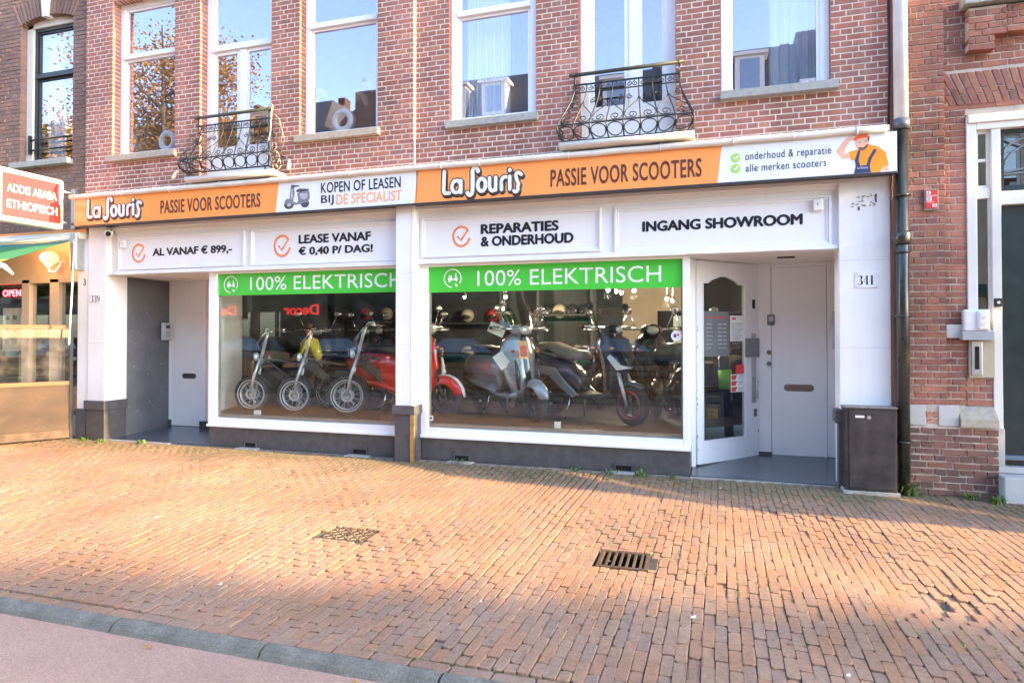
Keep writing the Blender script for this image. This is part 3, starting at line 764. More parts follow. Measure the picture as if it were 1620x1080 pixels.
for (P_, a, b, z0, z1) in ((PL1,388,405,710,702),(PL1,559,580,718,711.5),(PL2,720,742,730,722),(PL2,974,999,746,737)):
    x0, zz0 = on_wall(a, z0, .118); x1, zz1 = on_wall(b, z1, .118)
    v = MB(); v.box(x0,x1,.115,.12,.02,.075); v.build('vent_opening', M_hole, P_)
    v = MB(); v.box(x0-.012,x1+.012,.098,.118,.075,.087); v.box(x0-.012,x0,.098,.118,.0,.075); v.box(x1,x1+.012,.098,.118,.0,.075); v.build('vent_rim', M_dark, P_)
    v = MB(); v.box(x0-.07,x1+.07,-.0,.112,-.03,.012); v.build('vent_slab', M_slab, P_, bevel=.004)
# strip of setts / mortar between paving and front
structure(MB().box(-8.6,1.62,-.005,.13,-.06,-.004).build('wall_footing', mat('footing',(.24,.20,.17),.95,var=.3,scale=20,bump=.6)))

# green banners on the glass
def scooter_icon(parent, cx, cz, R, Y, m):
    b = MB(); n = 28
    b.tube([(cx+R*math.cos(a), 0, cz+R*math.sin(a)) for a in [RD(-35)+RD(300)*i/n for i in range(n+1)]], R*.07, 6)
    b.build('emblem_ring', m, parent, M=Matrix.Translation((0,Y-.001,0)) @ Matrix.Diagonal((1,.06,1,1)))
    polys = [[(.28,.50),(.42,.56),(.50,.50),(.44,.44),(.52,.02),(.42,-.10),(.30,-.22),(-.05,-.24),(-.05,-.12),(.18,-.10),(.30,.05),(.36,.42)], [(-.62,-.02),(-.45,.14),(-.10,.16),(-.02,.0),(-.06,-.26),(-.55,-.26)], [(-.55,.20),(-.48,.30),(-.15,.30),(-.05,.20)], [(.30,-.12),(.55,.08),(.66,-.10),(.56,-.16)],
        [(.48+.13*math.cos(i*.5236), -.24+.13*math.sin(i*.5236)) for i in range(12)], [(-.38+.13*math.cos(i*.5236), -.30+.13*math.sin(i*.5236)) for i in range(12)], [(.28,-.66),(.42,-.58),(.58,-.74),(.66,-.92),(.46,-.94),(.30,-.84)]]
    b = MB()
    for i, p in enumerate(polys): b.prism([(cx+R*x_*.95, cz+R*(z_+.02)) for x_, z_ in p], Y-.0012-.00008*i, Y)
    b.build('scooter_emblem', m, parent)
def banner(x0, x1, z0, z1, label, tx, tz, tw, th, ix, iz, cut=None):
    t = thing('window_banner', label, 'banner', group='green window banners'); b = MB(); b.box(x0,x1,.143,.1475,z0,z1); b.build('banner_strip', M_green, t)
    o = lettering('100% ELEKTRISCH', (tx,.1425,tz), (1,0,0), (0,0,1), tw, th, M_vinylw, t, bold=.0, depth=.0012, sp=1.02)
    scooter_icon(t, ix, iz, .112, .1425, M_vinylw); return t
xR0, zR0 = on_wall(755,450,.14); xR1, _ = on_wall(1046,446,.14)
banner(-3.474,-.40,2.075,2.395,'green 100% ELEKTRISCH banner across the right shop window', xR0, 2.142, xR1-xR0, .187, on_wall(716,438,.14)[0], 2.245)
xL0, _ = on_wall(395.5,459,.14)
lx0 = on_wall(365,449,.14)[0]
banner(-6.705,-3.80,2.092,2.395,'green 100% ELEKTRISCH banner on the left shop window, its end hidden by the pillar', xL0, 2.155, (on_wall(622,450,.14)[0]-xL0)*1.055, .185, lx0, 2.245)

# ---------------------------------------------------------------- recessed doorway 339
r_ = MB(); r_.add([(-8.59,.36,.0),(-8.70,1.30,.0),(-8.70,1.30,2.42),(-8.59,.36,2.42),(-8.62,.36,0),(-8.73,1.3,0),(-8.73,1.3,2.42),(-8.62,.36,2.42)], [(0,1,2,3),(4,7,6,5)])
RBd = r_.build('recess_board', M_dkboard, H339)
sc = MB(); rs_ = random.Random(21)
for _ in range(26):
    t_ = rs_.random(); zz = rs_.uniform(.3,1.9); L9 = rs_.uniform(.004,.03); X9, Y9 = -8.588-.11*t_, .38+.9*t_
    sc.add([(X9+.002,Y9,zz),(X9+.0005,Y9+L9,zz+rs_.uniform(-.008,.004)),(X9+.0005,Y9+L9,zz+.004),(X9+.002,Y9,zz+.005)],[(0,1,2,3)])
sc.build('scuff_marks', mat('scuff_white',(.55,.55,.55),.7), RBd, kind='stuff')
MB().quad((-8.60,.0,2.425),(-6.80,.0,2.425),(-7.2,1.5,2.425),(-8.8,1.5,2.425)).build('recess_ceiling', M_cream, H339)
MB().add([(-6.82,.19,.28),(-7.32,1.34,.28),(-7.32,1.34,2.42),(-6.82,.19,2.42),(-6.80,.19,.28),(-7.29,1.34,.28),(-7.29,1.34,2.42),(-6.80,.19,2.42)],[(0,3,2,1),(4,5,6,7),(1,2,6,5)]).build('recess_side', M_white, H339)
MB().add([(-6.82,.30,.0),(-7.32,1.34,.0),(-7.32,1.34,.28),(-6.82,.30,.28)],[(0,3,2,1)]).build('recess_plinth', M_dark, H339)
ds = MB(); ds.loft([[(-8.62,.09,-.05),(-6.82,.12,-.05),(-6.84,.3,-.05),(-7.3,1.32,-.05),(-8.75,1.32,-.05)],[(-8.62,.09,.012),(-6.82,.12,.012),(-6.84,.3,.018),(-7.3,1.32,.05),(-8.75,1.32,.05)]], smooth=False); ds.build('doorstep', mat('granite_tile', (.075,.085,.105), .22, var=.2, scale=40, dirt=.4, dirtcol=(.18,.16,.14)), H339)
MB().box(-8.93,-7.45,.03,.09,-.03,.012).build('threshold', M_slab, H339)
fr = MB(); fr.box(-8.72,-8.655,1.27,1.34,.15,2.46); fr.box(-8.04,-7.94,1.25,1.34,.15,2.46); fr.box(-8.655,-8.04,1.27,1.34,2.40,2.46); fr.build('door_frame', M_frame, H339, bevel=.004)
fr = MB(); fr.box(-8.725,-8.65,1.265,1.34,.05,.15); fr.box(-8.045,-7.30,1.245,1.34,.05,.15); fr.build('frame_foot', M_dark, H339)
MB().box(-7.94,-7.30,1.28,1.34,.15,2.46).build('side_panel', M_cream, H339)
dr = MB().box(-8.652,-8.043,1.285,1.335,.055,2.398).build('door', M_frame, H339, bevel=.003)
def slot(parent, cx, cz, w, h, Y, m):
    b = MB(); n = 10; poly = []
    for s, a0 in ((1,-90),(-1,90)):
        for i in range(n+1):
            a = RD(a0+180*i/n); poly.append((cx+s*(w/2-h/2)+h/2*math.cos(a), cz+h/2*math.sin(a)))
    b.prism(poly, Y-.006, Y+.004); return b.build('letter_slot', m, parent, bevel=.002)
x, z = on_wall(299,594.5,1.28); slot(dr, x, z, .28, .085, 1.285, mat('slot_grey',(.12,.12,.13),.35,metal=.6))
a_ = MB(); X_, Z_ = -8.665, 1.64
ic = thing('intercom', 'grey intercom box on the dark wall beside the door of 339', 'intercom', (-8.63,1.12,1.60))
MB().box(0,.05,-.09,.09,-.14,.14).build('casing', mat('light_grey_plastic',(.48,.50,.53),.4), ic, bevel=.006)
MB().box(.05,.053,-.03,.05,.05,.10).build('screen', M_ink, ic)
b = MB()
for i in range(3): b.box(.05,.054,-.05,.05,-.03-.03*i,-.015-.03*i)
b.build('button', mat('mid_grey',(.3,.3,.32),.5), ic)
ic.rotation_euler.z = RD(6)

# ---------------------------------------------------------------- recessed doorway 341
gr = MATS['granite_tile']
ds = MB(); pl = [(-.32,.10),(1.24,.08),(1.32,1.41),(.50,1.41),(.45,1.41),(-.30,.58)]
ds.loft([[(x,y,-.05) for x,y in pl],[(x,y,.014+.04*(y-.1)) for x,y in pl]], smooth=False); ds.build('doorstep', gr, H341)
MB().box(-.32,1.24,.05,.095,-.04,.004).build('threshold', M_slab, H341)
cl = MB().quad((-.36,.0,2.428),(1.18,.0,2.428),(1.36,1.5,2.428),(-.36,1.5,2.428)).build('recess_ceiling', M_cream, H341)
MB().box(.62,.80,.60,.68,2.418,2.4285).build('ceiling_vent', M_hole, H341)
jb = MB(); jb.add([(1.155,.10,.014),(1.335,1.41,.014),(1.335,1.41,2.43),(1.155,.10,2.43),(1.19,.10,.014),(1.37,1.41,.014),(1.37,1.41,2.43),(1.19,.1,2.43)],[(0,3,2,1),(4,5,6,7),(0,4,7,3)]); jb.build('recess_side', M_white, H341)
fr = MB(); fr.box(.440,.60,1.38,1.47,.10,2.43); fr.box(1.235,1.336,1.38,1.47,.07,2.43); fr.box(.60,1.235,1.38,1.47,2.385,2.43); fr.build('door_frame', M_frame, H341, bevel=.004)
MB().box(.450,.60,1.372,1.47,.03,.10).build('frame_foot', M_dark, H341)
d1 = MB().box(.605,1.230,1.398,1.44,.066,2.383).build('door', M_frame, H341, bevel=.003)
x, z = on_wall(1264,613.5,1.39); slot(d1, x, z, .34, .085, 1.398, mat('slot_bronze',(.24,.19,.15),.4,metal=.5))
x, z = on_wall(1219.5,506,1.385); kb = MB(); kb.box(x-.043,x+.043,1.365,1.382,z-.065,z+.065); KB = kb.build('door_lock', mat('key_safe',(.16,.17,.19),.4,metal=.4), d1, bevel=.008); MB().box(x-.026,x+.026,1.358,1.366,z-.02,z+.045).build('keypad', M_alu, d1)
for py, mm in ((557,'slot_bronze'),(575,'key_safe')):
    x, z = on_wall(1216.5,py,1.385); b = MB(); b.cyl((x,1.382,z),(x,1.35,z),.028,16); b.cyl((x,1.352,z),(x,1.345,z),.015,12); b.build('door_knob', MATS[mm], d1, bevel=.003)
MB().box(.42,1.42,1.478,1.6,0,2.6).build('hall_backing', M_dark, H341)
MB().box(-8.95,-7.2,1.345,1.45,0,2.6).build('hall_backing', M_dark, H339)
# grey kick plates and hand box on the right jamb
kp = MB(); kp.add([(1.150,.06,.02),(1.328,1.36,.05),(1.328,1.36,.80),(1.150,.10,.86),(1.150,.06,.62)],[(0,4,3,2,1)]); kp.build('kick_plate', mat('zinc_plate',(.30,.33,.40),.35,metal=.5,var=.15), H341)
MB().box(1.10,1.22,-.03,.14,.66,.80).build('jamb_cap', M_dark, H341, bevel=.01)
MB().box(1.135,1.20,-.012,.10,.0,.66).build('jamb_base', M_dark, H341, bevel=.005)
pi = thing('intercom', 'slim grey intercom panel on the right jamb of the 341 doorway', 'intercom', (1.285,1.1,1.60)); pi.rotation_euler.z = RD(-7.8)
MB().box(-.035,0,-.11,.11,-.22,.22).build('casing', MATS['light_grey_plastic'], pi, bevel=.004)
MB().box(-.04,-.034,-.05,.05,.05,.15).build('speaker_grille', MATS['mid_grey'], pi)

# open glazed shop door
A = Vector((-.272,.555,.05)); B = Vector((.432,1.365,.05)); W_ = (B-A).length; ang = math.atan2(B.y-A.y, B.x-A.x)
sd = thing('shop_door', 'white glazed shop door standing angled in the entrance, posters on its glass', 'door', A, ang)
dn = Vector((math.sin(ang), -math.cos(ang), 0)); du = (B-A).normalized()
def on_door(x, y):
    p = on_plane(x, y, A, dn)-A; return p.dot(du), p.z
gx0, gz0 = on_door(1111,696); gx1, gz1 = on_door(1177,690); _, gzt = on_door(1112,447); _, gzt2 = on_door(1176,452); _, zpk = on_door(1143,438)
gz0 = (gz0+gz1)/2; gt = (gzt+gzt2)/2; pk = zpk
DT = 2.36
def ff(poly): fr_.prism(poly, -.022, .022)
fr_ = MB(); fr_.box(0,gx0,-.022,.022,.0,DT); fr_.box(gx1,W_,-.022,.022,0,DT); fr_.box(gx0,gx1,-.022,.022,0,gz0)
gw = gx1-gx0
top = [(gx0,gt),(gx0,DT),(gx1,DT),(gx1,gt),(gx1-gw*.12,gt+.0),(gx1-gw*.2,pk-.05),(gx1-gw*.42,pk),(gx0+gw*.42,pk),(gx0+gw*.2,pk-.05),(gx0+gw*.12,gt)]
ff(top); fo = fr_.build('door_leaf', M_frame, sd)
bd = MB(); e = .016; bd.box(gx0-e,gx0,-.032,-.022,gz0-e,gt); bd.box(gx1,gx1+e,-.032,-.022,gz0-e,gt); bd.box(gx0,gx1,-.032,-.022,gz0-e,gz0); bd.build('glazing_bead', M_frame, sd, bevel=.002)
MB().box(gx0,gx1,-.004,.004,gz0,pk+.01).build('pane', glass('door_glass', refl=.08, edge=.3, tint=(.8,.83,.82)), sd)
MB().box(.03,W_-.02,-.024,.024,-.03,.0).build('weather_bar', M_dark, sd)
def door_rect(name, xa, ya, xb, yb, m, y0=-.012, th=.003, parent=None, bev=0):
    u0, z1_ = on_door(xa, ya); u1, z0_ = on_door(xb, yb); b = MB(); b.box(u0,u1,y0-th,y0,z0_,z1_); return b.build(name, m, parent or sd, bevel=bev), u0, u1, z0_, z1_
M_post = mat('grey_poster', (.18,.18,.19), .5); M_paper = mat('paper', (.78,.78,.76), .7); M_redink = mat('red_print', (.70,.06,.05), .5); M_txt = mat('pale_print', (.62,.62,.62), .5); M_gtxt = mat('grey_print', (.3,.3,.3), .6)
op = thing('opening_hours_poster', 'grey opening hours poster with red heading behind the shop door glass', 'poster', A, ang)
_, u0, u1, z0_, z1_ = door_rect('sheet', 1112.5, 492, 1152, 563, M_post, parent=op)
w = u1-u0; h = z1_-z0_
lettering('OPENINGSTIJDEN', (u0+.07*w,-.0152,z1_-.17*h), (1,0,0),(0,0,1), .8*w, .055*h, M_redink, op, bold=.02, depth=.001)
for i, d in enumerate(('maandag','dinsdag','woensdag','donderdag','vrijdag','zaterdag','zondag')):
    zz = z1_-(.30+.088*i)*h
    lettering(d, (u0+.08*w,-.0152,zz), (1,0,0),(0,0,1), .03*w*len(d), .032*h, M_txt, op, depth=.001); lettering('09:00 - 18:00' if i < 6 else 'gesloten', (u0+.55*w,-.0152,zz), (1,0,0),(0,0,1), .34*w, .032*h, M_txt, op, depth=.001)
pn = thing('paper_notice', 'white paper notice with red stamp beside the opening hours poster', 'notice', A, ang)
_, u0, u1, z0_, z1_ = door_rect('sheet', 1153.5, 499, 1176, 540, M_paper, parent=pn)
MB().box(u0+.03,u0+.10,-.0165,-.0152,z1_-.05,z1_-.025).build('stamp', M_redink, pn)
b = MB()
for i in range(11): b.box(u0+.025,u1-.03-.03*((i*7)%3),-.016,-.0152,z1_-.10-.024*i,z1_-.092-.024*i)
b.build('print_lines', M_gtxt, pn)
stk = thing('sticker', 'red sticker on the shop door glass below the lock plate', 'sticker', A, ang); door_rect('sticker_face', 1163,577,1176,590, M_redink, y0=-.005, parent=stk)
pk_ = thing('payment_sticker', 'white sticker with three red card marks low on the shop door glass', 'sticker', A, ang)
_, u0, u1, z0_, z1_ = door_rect('sticker_face', 1155.5,592,1176,619, M_paper, y0=-.005, parent=pk_)
for i in range(3):
    zz = z1_-(i+.15)*(z1_-z0_)/3; b = MB(); b.prism([(u0+.01,zz-.055),(u0+.01,zz),(u0+.11,zz),(u0+.08,zz-.055)],-.0095,-.008); b.build('card_mark', M_redink, pk_)
    b = MB(); b.box(u0+.13,u1-.02,-.0095,-.008,zz-.02,zz-.012); b.box(u0+.13,u1-.04,-.0095,-.008,zz-.045,zz-.037); b.build('print_lines', M_gtxt, pk_)
door_rect('lock_plate', 1176,535,1196,564, mat('steel_plate',(.28,.29,.31),.3,metal=.7), y0=-.024, th=.03, bev=.004)
door_rect('handle_plate', 1186,527,1194,636, M_alu, y0=-.022, th=.006, bev=.002)
h_ = MB(); u, zt_ = on_door(1190,596); _, zb_ = on_door(1190,630); h_.tube([(u,-.022,zt_),(u,-.07,zt_-.02),(u,-.07,zb_+.02),(u,-.022,zb_)],.012,10); h_.build('door_handle', M_alu, sd)
door_rect('hinge_plate', 1187.5,474,1192,488, M_ink, y0=-.022, th=.004); door_rect('hinge_plate', 1190,646,1195,658, MATS['slot_bronze'], y0=-.022, th=.004)
ch = MB(); r = random.Random(2)
for _ in range(26):
    zz = r.choice((r.uniform(.1,.9), r.uniform(1.2,1.6))); s_ = r.uniform(.008,.03); u = r.choice((r.uniform(.0,.008), W_-r.uniform(.0,.01))); ch.box(u-.004,u+.006,-.0235,-.0215,zz,zz+s_)
ch.build('chipped_paint', mat('bare_wood',(.16,.12,.09),.8), sd, kind='stuff')
tr = MB(); tr.add([(-.32,.50,.03),(-.275,.55,.03),(-.275,.55,2.43),(-.32,.50,2.43),(-.40,.60,.03),(-.40,.60,2.43)],[(0,1,2,3),(4,0,3,5)]); tr.build('hinge_post', M_frame, H341)
MB().add([(-.318,.19,.28),(-.32,.52,.28),(-.32,.52,2.43),(-.318,.19,2.43)],[(0,1,2,3)]).build('post_side', M_frame, H341)
MB().add([(-.3195,.19,.0),(-.3215,.52,.0),(-.3215,.52,.28),(-.3195,.19,.28)],[(0,1,2,3)]).build('recess_plinth', M_dark, H341)
tp = MB(); tp.add([(A.x-.01,A.y,DT+.05),(B.x+.03,B.y+.02,DT+.05),(B.x+.03,B.y+.02,2.43),(A.x-.01,A.y,2.43)],[(0,1,2,3)]); tp.build('door_head', M_frame, H341)

# ---------------------------------------------------------------- dark steel cabinet on the pavement
cb = thing('meter_cabinet', 'dark scuffed steel cabinet against the white pillar by door 341', 'cabinet', (1.17,-.2,.0))
M_cab = mat('cabinet_steel', (.060,.055,.055), .38, metal=.3, var=.3, scale=8, dirt=.4, dirtcol=(.16,.13,.11), bump=.1)
MB().box(0,.446,.012,.195,.03,.835).build('cabinet_body', M_cab, cb, bevel=.006)
MB().box(.03,.43,.0,.012,.055,.812).build('cabinet_door', M_cab, cb, bevel=.003)
MB().box(-.012,.456,.0,.2,.835,.848).build('cabinet_lid', mat('worn_edge',(.22,.19,.17),.6,var=.3,scale=30), cb, bevel=.002)
b = MB(); b.cyl((.205,.0,.748),(.205,-.008,.748),.018,16); b.build('lock', M_alu, cb)
MB().box(.085,.165,-.003,.0,.742,.765).build('label_strip', M_paper, cb)
MB().box(-.02,.47,-.01,.2,-.02,.028).build('cabinet_foot', M_slab, cb, bevel=.004)

# house numbers, detectors, cctv
def serif_number(txt, x0, x1, z0, z1, Y, parent):
    """Didone figures out of thick and thin strokes"""
    G_ = {'3': [([(.12,.84),(.3,.98),(.55,1.0),(.78,.88),(.80,.72),(.66,.56),(.42,.53)],[.05,.03,.05,.11,.11,.05,.03]),([(.42,.53),(.70,.50),(.86,.32),(.82,.12),(.55,.0),(.28,.02),(.12,.16)],[.03,.06,.13,.12,.05,.03,.07])],
          '4': [([(.70,1.0),(.70,0.0)],[.10,.10]),([(.66,.97),(.08,.30)],[.03,.03]),([(.06,.28),(.95,.28)],[.035,.035]),([(.5,.01),(.92,.01)],[.025,.025])],
          '1': [([(.52,1.0),(.52,0.0)],[.11,.11]),([(.22,.86),(.5,.97)],[.03,.04]),([(.22,.01),(.82,.01)],[.03,.03])],
          '9': [([(.5,.42),(.24,.48),(.14,.72),(.24,.95),(.5,1.0),(.74,.92),(.84,.68),(.82,.40),(.66,.12),(.42,.0),(.2,.08)],[.03,.07,.11,.06,.03,.07,.11,.11,.08,.03,.06]),([(.5,.42),(.70,.46),(.82,.62)],[.03,.04,.05])]}
    b = MB(); n = len(txt); w = (x1-x0)/n
    for i, c in enumerate(txt):
        for pts, ws in G_[c]: b.tube([(x0+w*(i+.06+.88*px), 0, z0+(z1-z0)*pz) for px, pz in pts], [w*(.95*q+max(0,q-.05)*.75) for q in ws], 8)
    return b.build('number', M_ink, parent, M=Matrix.Translation((0,Y,0)) @ Matrix.Diagonal((1,.04,1,1)))
def number_plate(txt, a, b, ta, tb, Y, label, bolts=True):
    x0, z1 = on_wall(a[0], a[1], Y); x1, z0 = on_wall(b[0], b[1], Y); t = thing('house_number_plate', label, 'house number', (0,0,0))
    MB().box(x0,x1,Y-.008,Y,z0,z1).build('plate', M_plate, t, bevel=.003)
    tx0, tz1 = on_wall(ta[0], ta[1], Y-.008); tx1, tz0 = on_wall(tb[0], tb[1], Y-.008); serif_number(txt, tx0, tx1, tz0, tz1, Y-.0085, t)
    if bolts:
        k = MB()
        for xx in (x0+.018,x1-.018):
            for zz in (z0+.018,z1-.018): k.cyl((xx,Y-.008,zz),(xx,Y-.011,zz),.005,8)
        k.build('screws', M_alu, t)
number_plate('341', (1352,431), (1390,455), (1356,436), (1384,450), -.001, 'white enamel number plate 341 on the right pillar')
number_plate('339', (141.5,465), (159.5,479.5), (143,467.5), (158,477.5), -.001, 'small white number plate 339 on the left pillar', False)
for (px, py, lab) in ((195,386,'small white sensor box at the left end of the fascia'),(1294,324,'small white sensor box at the right end of the fascia')):
    x, z = on_wall(px, py, .03); t = thing('alarm_sensor', lab, 'sensor', (x,.045,z)); MB().box(-.045,.045,-.035,.0,-.06,.06).build('casing', M_plate, t, bevel=.008); b = MB(); b.ball((.0,-.036,.005),(.016,.008,.016),10,6); b.build('lens', M_alu, t)
x, z = on_wall(178,371,.0)
cc = thing('security_camera', 'white bullet security camera under the sign at the left pillar', 'camera', (x-.02,.02,z+.05))
b = MB(); b.box(-.12,.10,-.02,.06,.03,.055); b.tube([(-.0,.02,.03),(-.0,.02,-.0)],.02,10); b.build('bracket', M_plate, cc)
b = MB(); b.tube([(-.1,.06,-.0),(.02,-.09,-.05)],[.05,.055],18); b.build('camera_body', M_plate, cc)
b = MB(); b.tube([(.018,-.088,-.049),(.032,-.105,-.0545)],[.036,.034],16); b.build('lens', M_ink, cc)
x, z = on_wall(1366,318,0); t = thing('fixing_remains', 'brown glue and screw remains of a removed fitting above number 341', 'fixing remains', (x,-.002,z))
b = MB(); r = random.Random(4)
for i in range(34):
    a, c = r.uniform(-.11,.10), r.choice((r.uniform(.03,.06), r.uniform(-.06,-.03), r.uniform(-.06,.06))); s_ = r.uniform(.006,.022); b.box(a,a+s_,-.004-.0001*i,.0,c,c+s_*.6)
b.build('glue', mat('old_glue',(.36,.30,.25),.9,var=.4,scale=60), t)
b = MB(); b.box(.105,.118,-.004,0,-.02,.065); b.box(-.05,-.035,-.004,0,-.09,-.055); b.build('screw_hole', M_ink, t)
x, z = on_wall(1346,480,0)
# stickers and price cards on the show windows
for (px, py, w, h, m, lab) in ((405,653,.10,.06,M_paper,'small white card at the foot of the left shop window'),(881,671,.075,.075,M_paper,'small white card at the foot of the right shop window')):
    x, z = on_wall(px, py, .2); t = MB(); t.box(-w/2,w/2,0,.03,0,h); tag(t.build('price_card', m, loc=(x,.215,.4455), bevel=.004), lab, 'card')
x, z = on_wall(1070,531,.148); t = thing('round_sticker', 'round white sticker with blue and red print on the right shop window', 'sticker', (x,.1485,z))
b = MB(); b.prism([(.058*math.cos(i*.2618), .058*math.sin(i*.2618)) for i in range(24)], -.001, 0); b.build('sticker_face', M_paper, t)
MB().box(-.03,.0,-.002,-.001,-.02,.02).build('blue_mark', mat('blue_print',(.03,.06,.3),.5), t); MB().box(.004,.03,-.002,-.001,.0,.02).build('red_mark', M_redink, t)
for (px, py, lab) in ((678,656,'small square lock sticker at the lower left of the right shop window'),):
    x, z = on_wall(682,661,.15); t = thing('square_sticker', lab, 'sticker', (x,.1485,z)); MB().box(-.03,.03,-.001,0,-.03,.03).build('sticker_face', M_txt, t); MB().box(-.016,.010,-.002,-.001,-.014,.014).build('print_mark', M_ink, t)
# ================================================================ sign boards
YS = -.20
M_sw = mat('sign_white', (.78,.81,.85), .2, var=.01, coat=.35)
M_sfr = mat('sign_frame_dark', (.06,.06,.065), .4, metal=.4)
M_brown = mat('brown_lettering', (.13,.035,.02), .4)
M_shadow = mat('logo_shadow', (.05,.035,.03), .4)
M_oran2 = mat('pale_orange_lettering', (.84,.42,.22), .4)
def board(x0, x1, z0, z1, label, wx):
    t = thing('sign_board', label, 'shop sign', group=None)
    b = MB(); b.box(x0,x1,YS+.012,-.0,z0,z1); b.build('sign_box', M_sfr, t)
    f = MB(); f.box(x0-.004,x1+.004,YS-.004,YS+.03,z0-.022,z0); f.box(x0-.004,x1+.004,YS-.004,YS+.03,z1,z1+.008); f.build('sign_edge', M_sfr, t, bevel=.003)
    (a0,a1),(b0,b1) = wx      # white field: bottom x and top x at left, right
    e = .0005
    MB().prism([(x0,z0),(a0-e,z0),(a1-e,z1),(x0,z1)], YS, YS+.011).build('orange_panel', M_orange, t)
    MB().prism([(a0,z0),(b0,z0),(b1,z1),(a1,z1)], YS, YS+.011).build('white_panel', M_sw, t)
    if b0 < x1-.01: MB().prism([(b0+e,z0),(x1,z0),(x1,z1),(b1+e,z1)], YS, YS+.011).build('orange_panel', M_orange, t)
    return t
w = lambda px, py: on_wall(px, py, YS)[0]
SL = board(-8.96,-3.478,3.132,3.520,'left orange shop sign of the scooter shop with white field and small scooter picture', ((w(436,334),w(441,293)),(w(655.5,320),w(660.5,273))))
SR = board(-3.474,1.635,3.132,3.520,'right orange shop sign of the scooter shop with a mechanic at its white end', ((w(1135,287),w(1142,226)),(1.635,1.635)))
YT = YS-.0012
def T(txt, L_, R_, m, parent, bold=0, sp=1.0): return wall_text(txt, L_, R_, YT, m, parent, bold=bold, sp=sp, depth=.0015)
T('PASSIE VOOR SCOOTERS', (254,318,338), (412,304.5,328), M_brown, SL, bold=.022, sp=1.08)
T('PASSIE VOOR SCOOTERS', (871,268.5,296), (1110,250,280), M_brown, SR, bold=.022, sp=1.08)
T('KOPEN OF LEASEN', (508,289.5,306), (634,279,296.5), M_ink, SL, bold=.012, sp=1.05)
T('BIJ', (508,309.5,325.5), (528,308,324), M_ink, SL, bold=.012, sp=1.05)
T('DE SPECIALIST', (532.5,307.5,323.5), (636,300,317), M_oran2, SL, bold=.018, sp=1.05)
T('onderhoud & reparatie', (1179,241,256.5), (1315,231.5,248), M_ink, SR, sp=1.12)
T('alle merken scooters', (1180,259.5,271), (1307,252,264), M_ink, SR, sp=1.12)
M_lime = mat('lime_tick', (.42,.68,.16), .4)
for py in (250,267):
    x, z = on_wall(1163.5, py, YT); t = MB(); t.prism([(x+.048*math.cos(i*.2618), z+.048*math.sin(i*.2618)) for i in range(24)], YT-.001, YT+.0005); t.build('tick_disc', M_lime, SR)
    t = MB(); t.tube([(x-.022,0,z+.002),(x-.006,0,z-.016),(x+.024,0,z+.018)], .007, 6); t.build('tick', M_sw, SR, M=Matrix.Translation((0,YT-.0015,0)) @ Matrix.Diagonal((1,.1,1,1)))
# logo lettering drawn as rounded strokes
def arc(cx, cz, rx, rz, a0, a1, n=10): return [(cx+rx*math.cos(RD(a0+(a1-a0)*i/n)), cz+rz*math.sin(RD(a0+(a1-a0)*i/n))) for i in range(n+1)]
LOGO = [ # unit: x-height ~ 1, total width ~ 7.7
    ([(.28,1.75),(.22,.35)]+arc(.42,.33,.2,.28,180,270,5)+[(.75,.05)], .17),
    (arc(1.42,.5,.42,.45,60,-260,16), .16), ([(1.84,.95),(1.84,.05)], .16), ([(1.2,.98),(1.55,1.0),(1.8,.85)], .13),
    ([(3.45,1.55)]+arc(3.18,1.55,.25,.3,20,180,8)+[(2.95,1.0),(2.93,.2)]+arc(2.68,.15,.25,.35,0,-150,8), .18),
    (arc(3.78,.5,.36,.47,0,360,18), .17),
    ([(4.5,.98),(4.5,.4)]+arc(4.78,.38,.28,.38,180,360,10)+[(5.06,.98)], .16), ([(5.06,.98),(5.06,.05)], .15),
    ([(5.58,.05),(5.58,.6)]+arc(5.88,.6,.30,.38,180,70,6), .16),
    ([(6.32,.98),(6.32,.05)], .16), ([(6.32,1.42),(6.32,1.46)], .17),
    ([(7.35,1.05)]+arc(7.08,.98,.22,.24,60,180,6)+[(6.98,.6),(7.1,.45),(7.02,.1)]+arc(6.85,.08,.2,.28,-10,-140,6), .15)]
def logo(parent, L_, R_):
    x0, zt = on_wall(L_[0], L_[1], YT); _, zb = on_wall(L_[0], L_[2], YT); x1, zt1 = on_wall(R_[0], R_[1], YT); _, zb1 = on_wall(R_[0], R_[2], YT)
    zb = (zb+zb1)/2; zt = (zt+zt1)/2; sx = (x1-x0)/7.6; sz = (zt-zb)/2.15
    for (nm, m, grow_, dx, dz, dy) in (('logo_shadow', M_shadow, .115, .10, -.14, .0), ('logo_shadow', M_shadow, .10, .0, .0, -.0008), ('logo_lettering', M_sw, 0, 0, 0, -.0024)):
        b = MB()
        for pts, wd in LOGO:
            q = [(x0+sx*(p+dx-.05), 0, zb+sz*(z+.32+dz)) for p, z in pts]
            b.tube(q, (wd+grow_)*sx, 8, round_=True)
        b.build(nm, m, parent, M=Matrix.Translation((0,YT+dy-.0005,0)) @ Matrix.Diagonal((1,.03,1,1)))
logo(SL, (137,316,348), (227,308,346)); logo(SR, (699,268,313), (830,261,307))
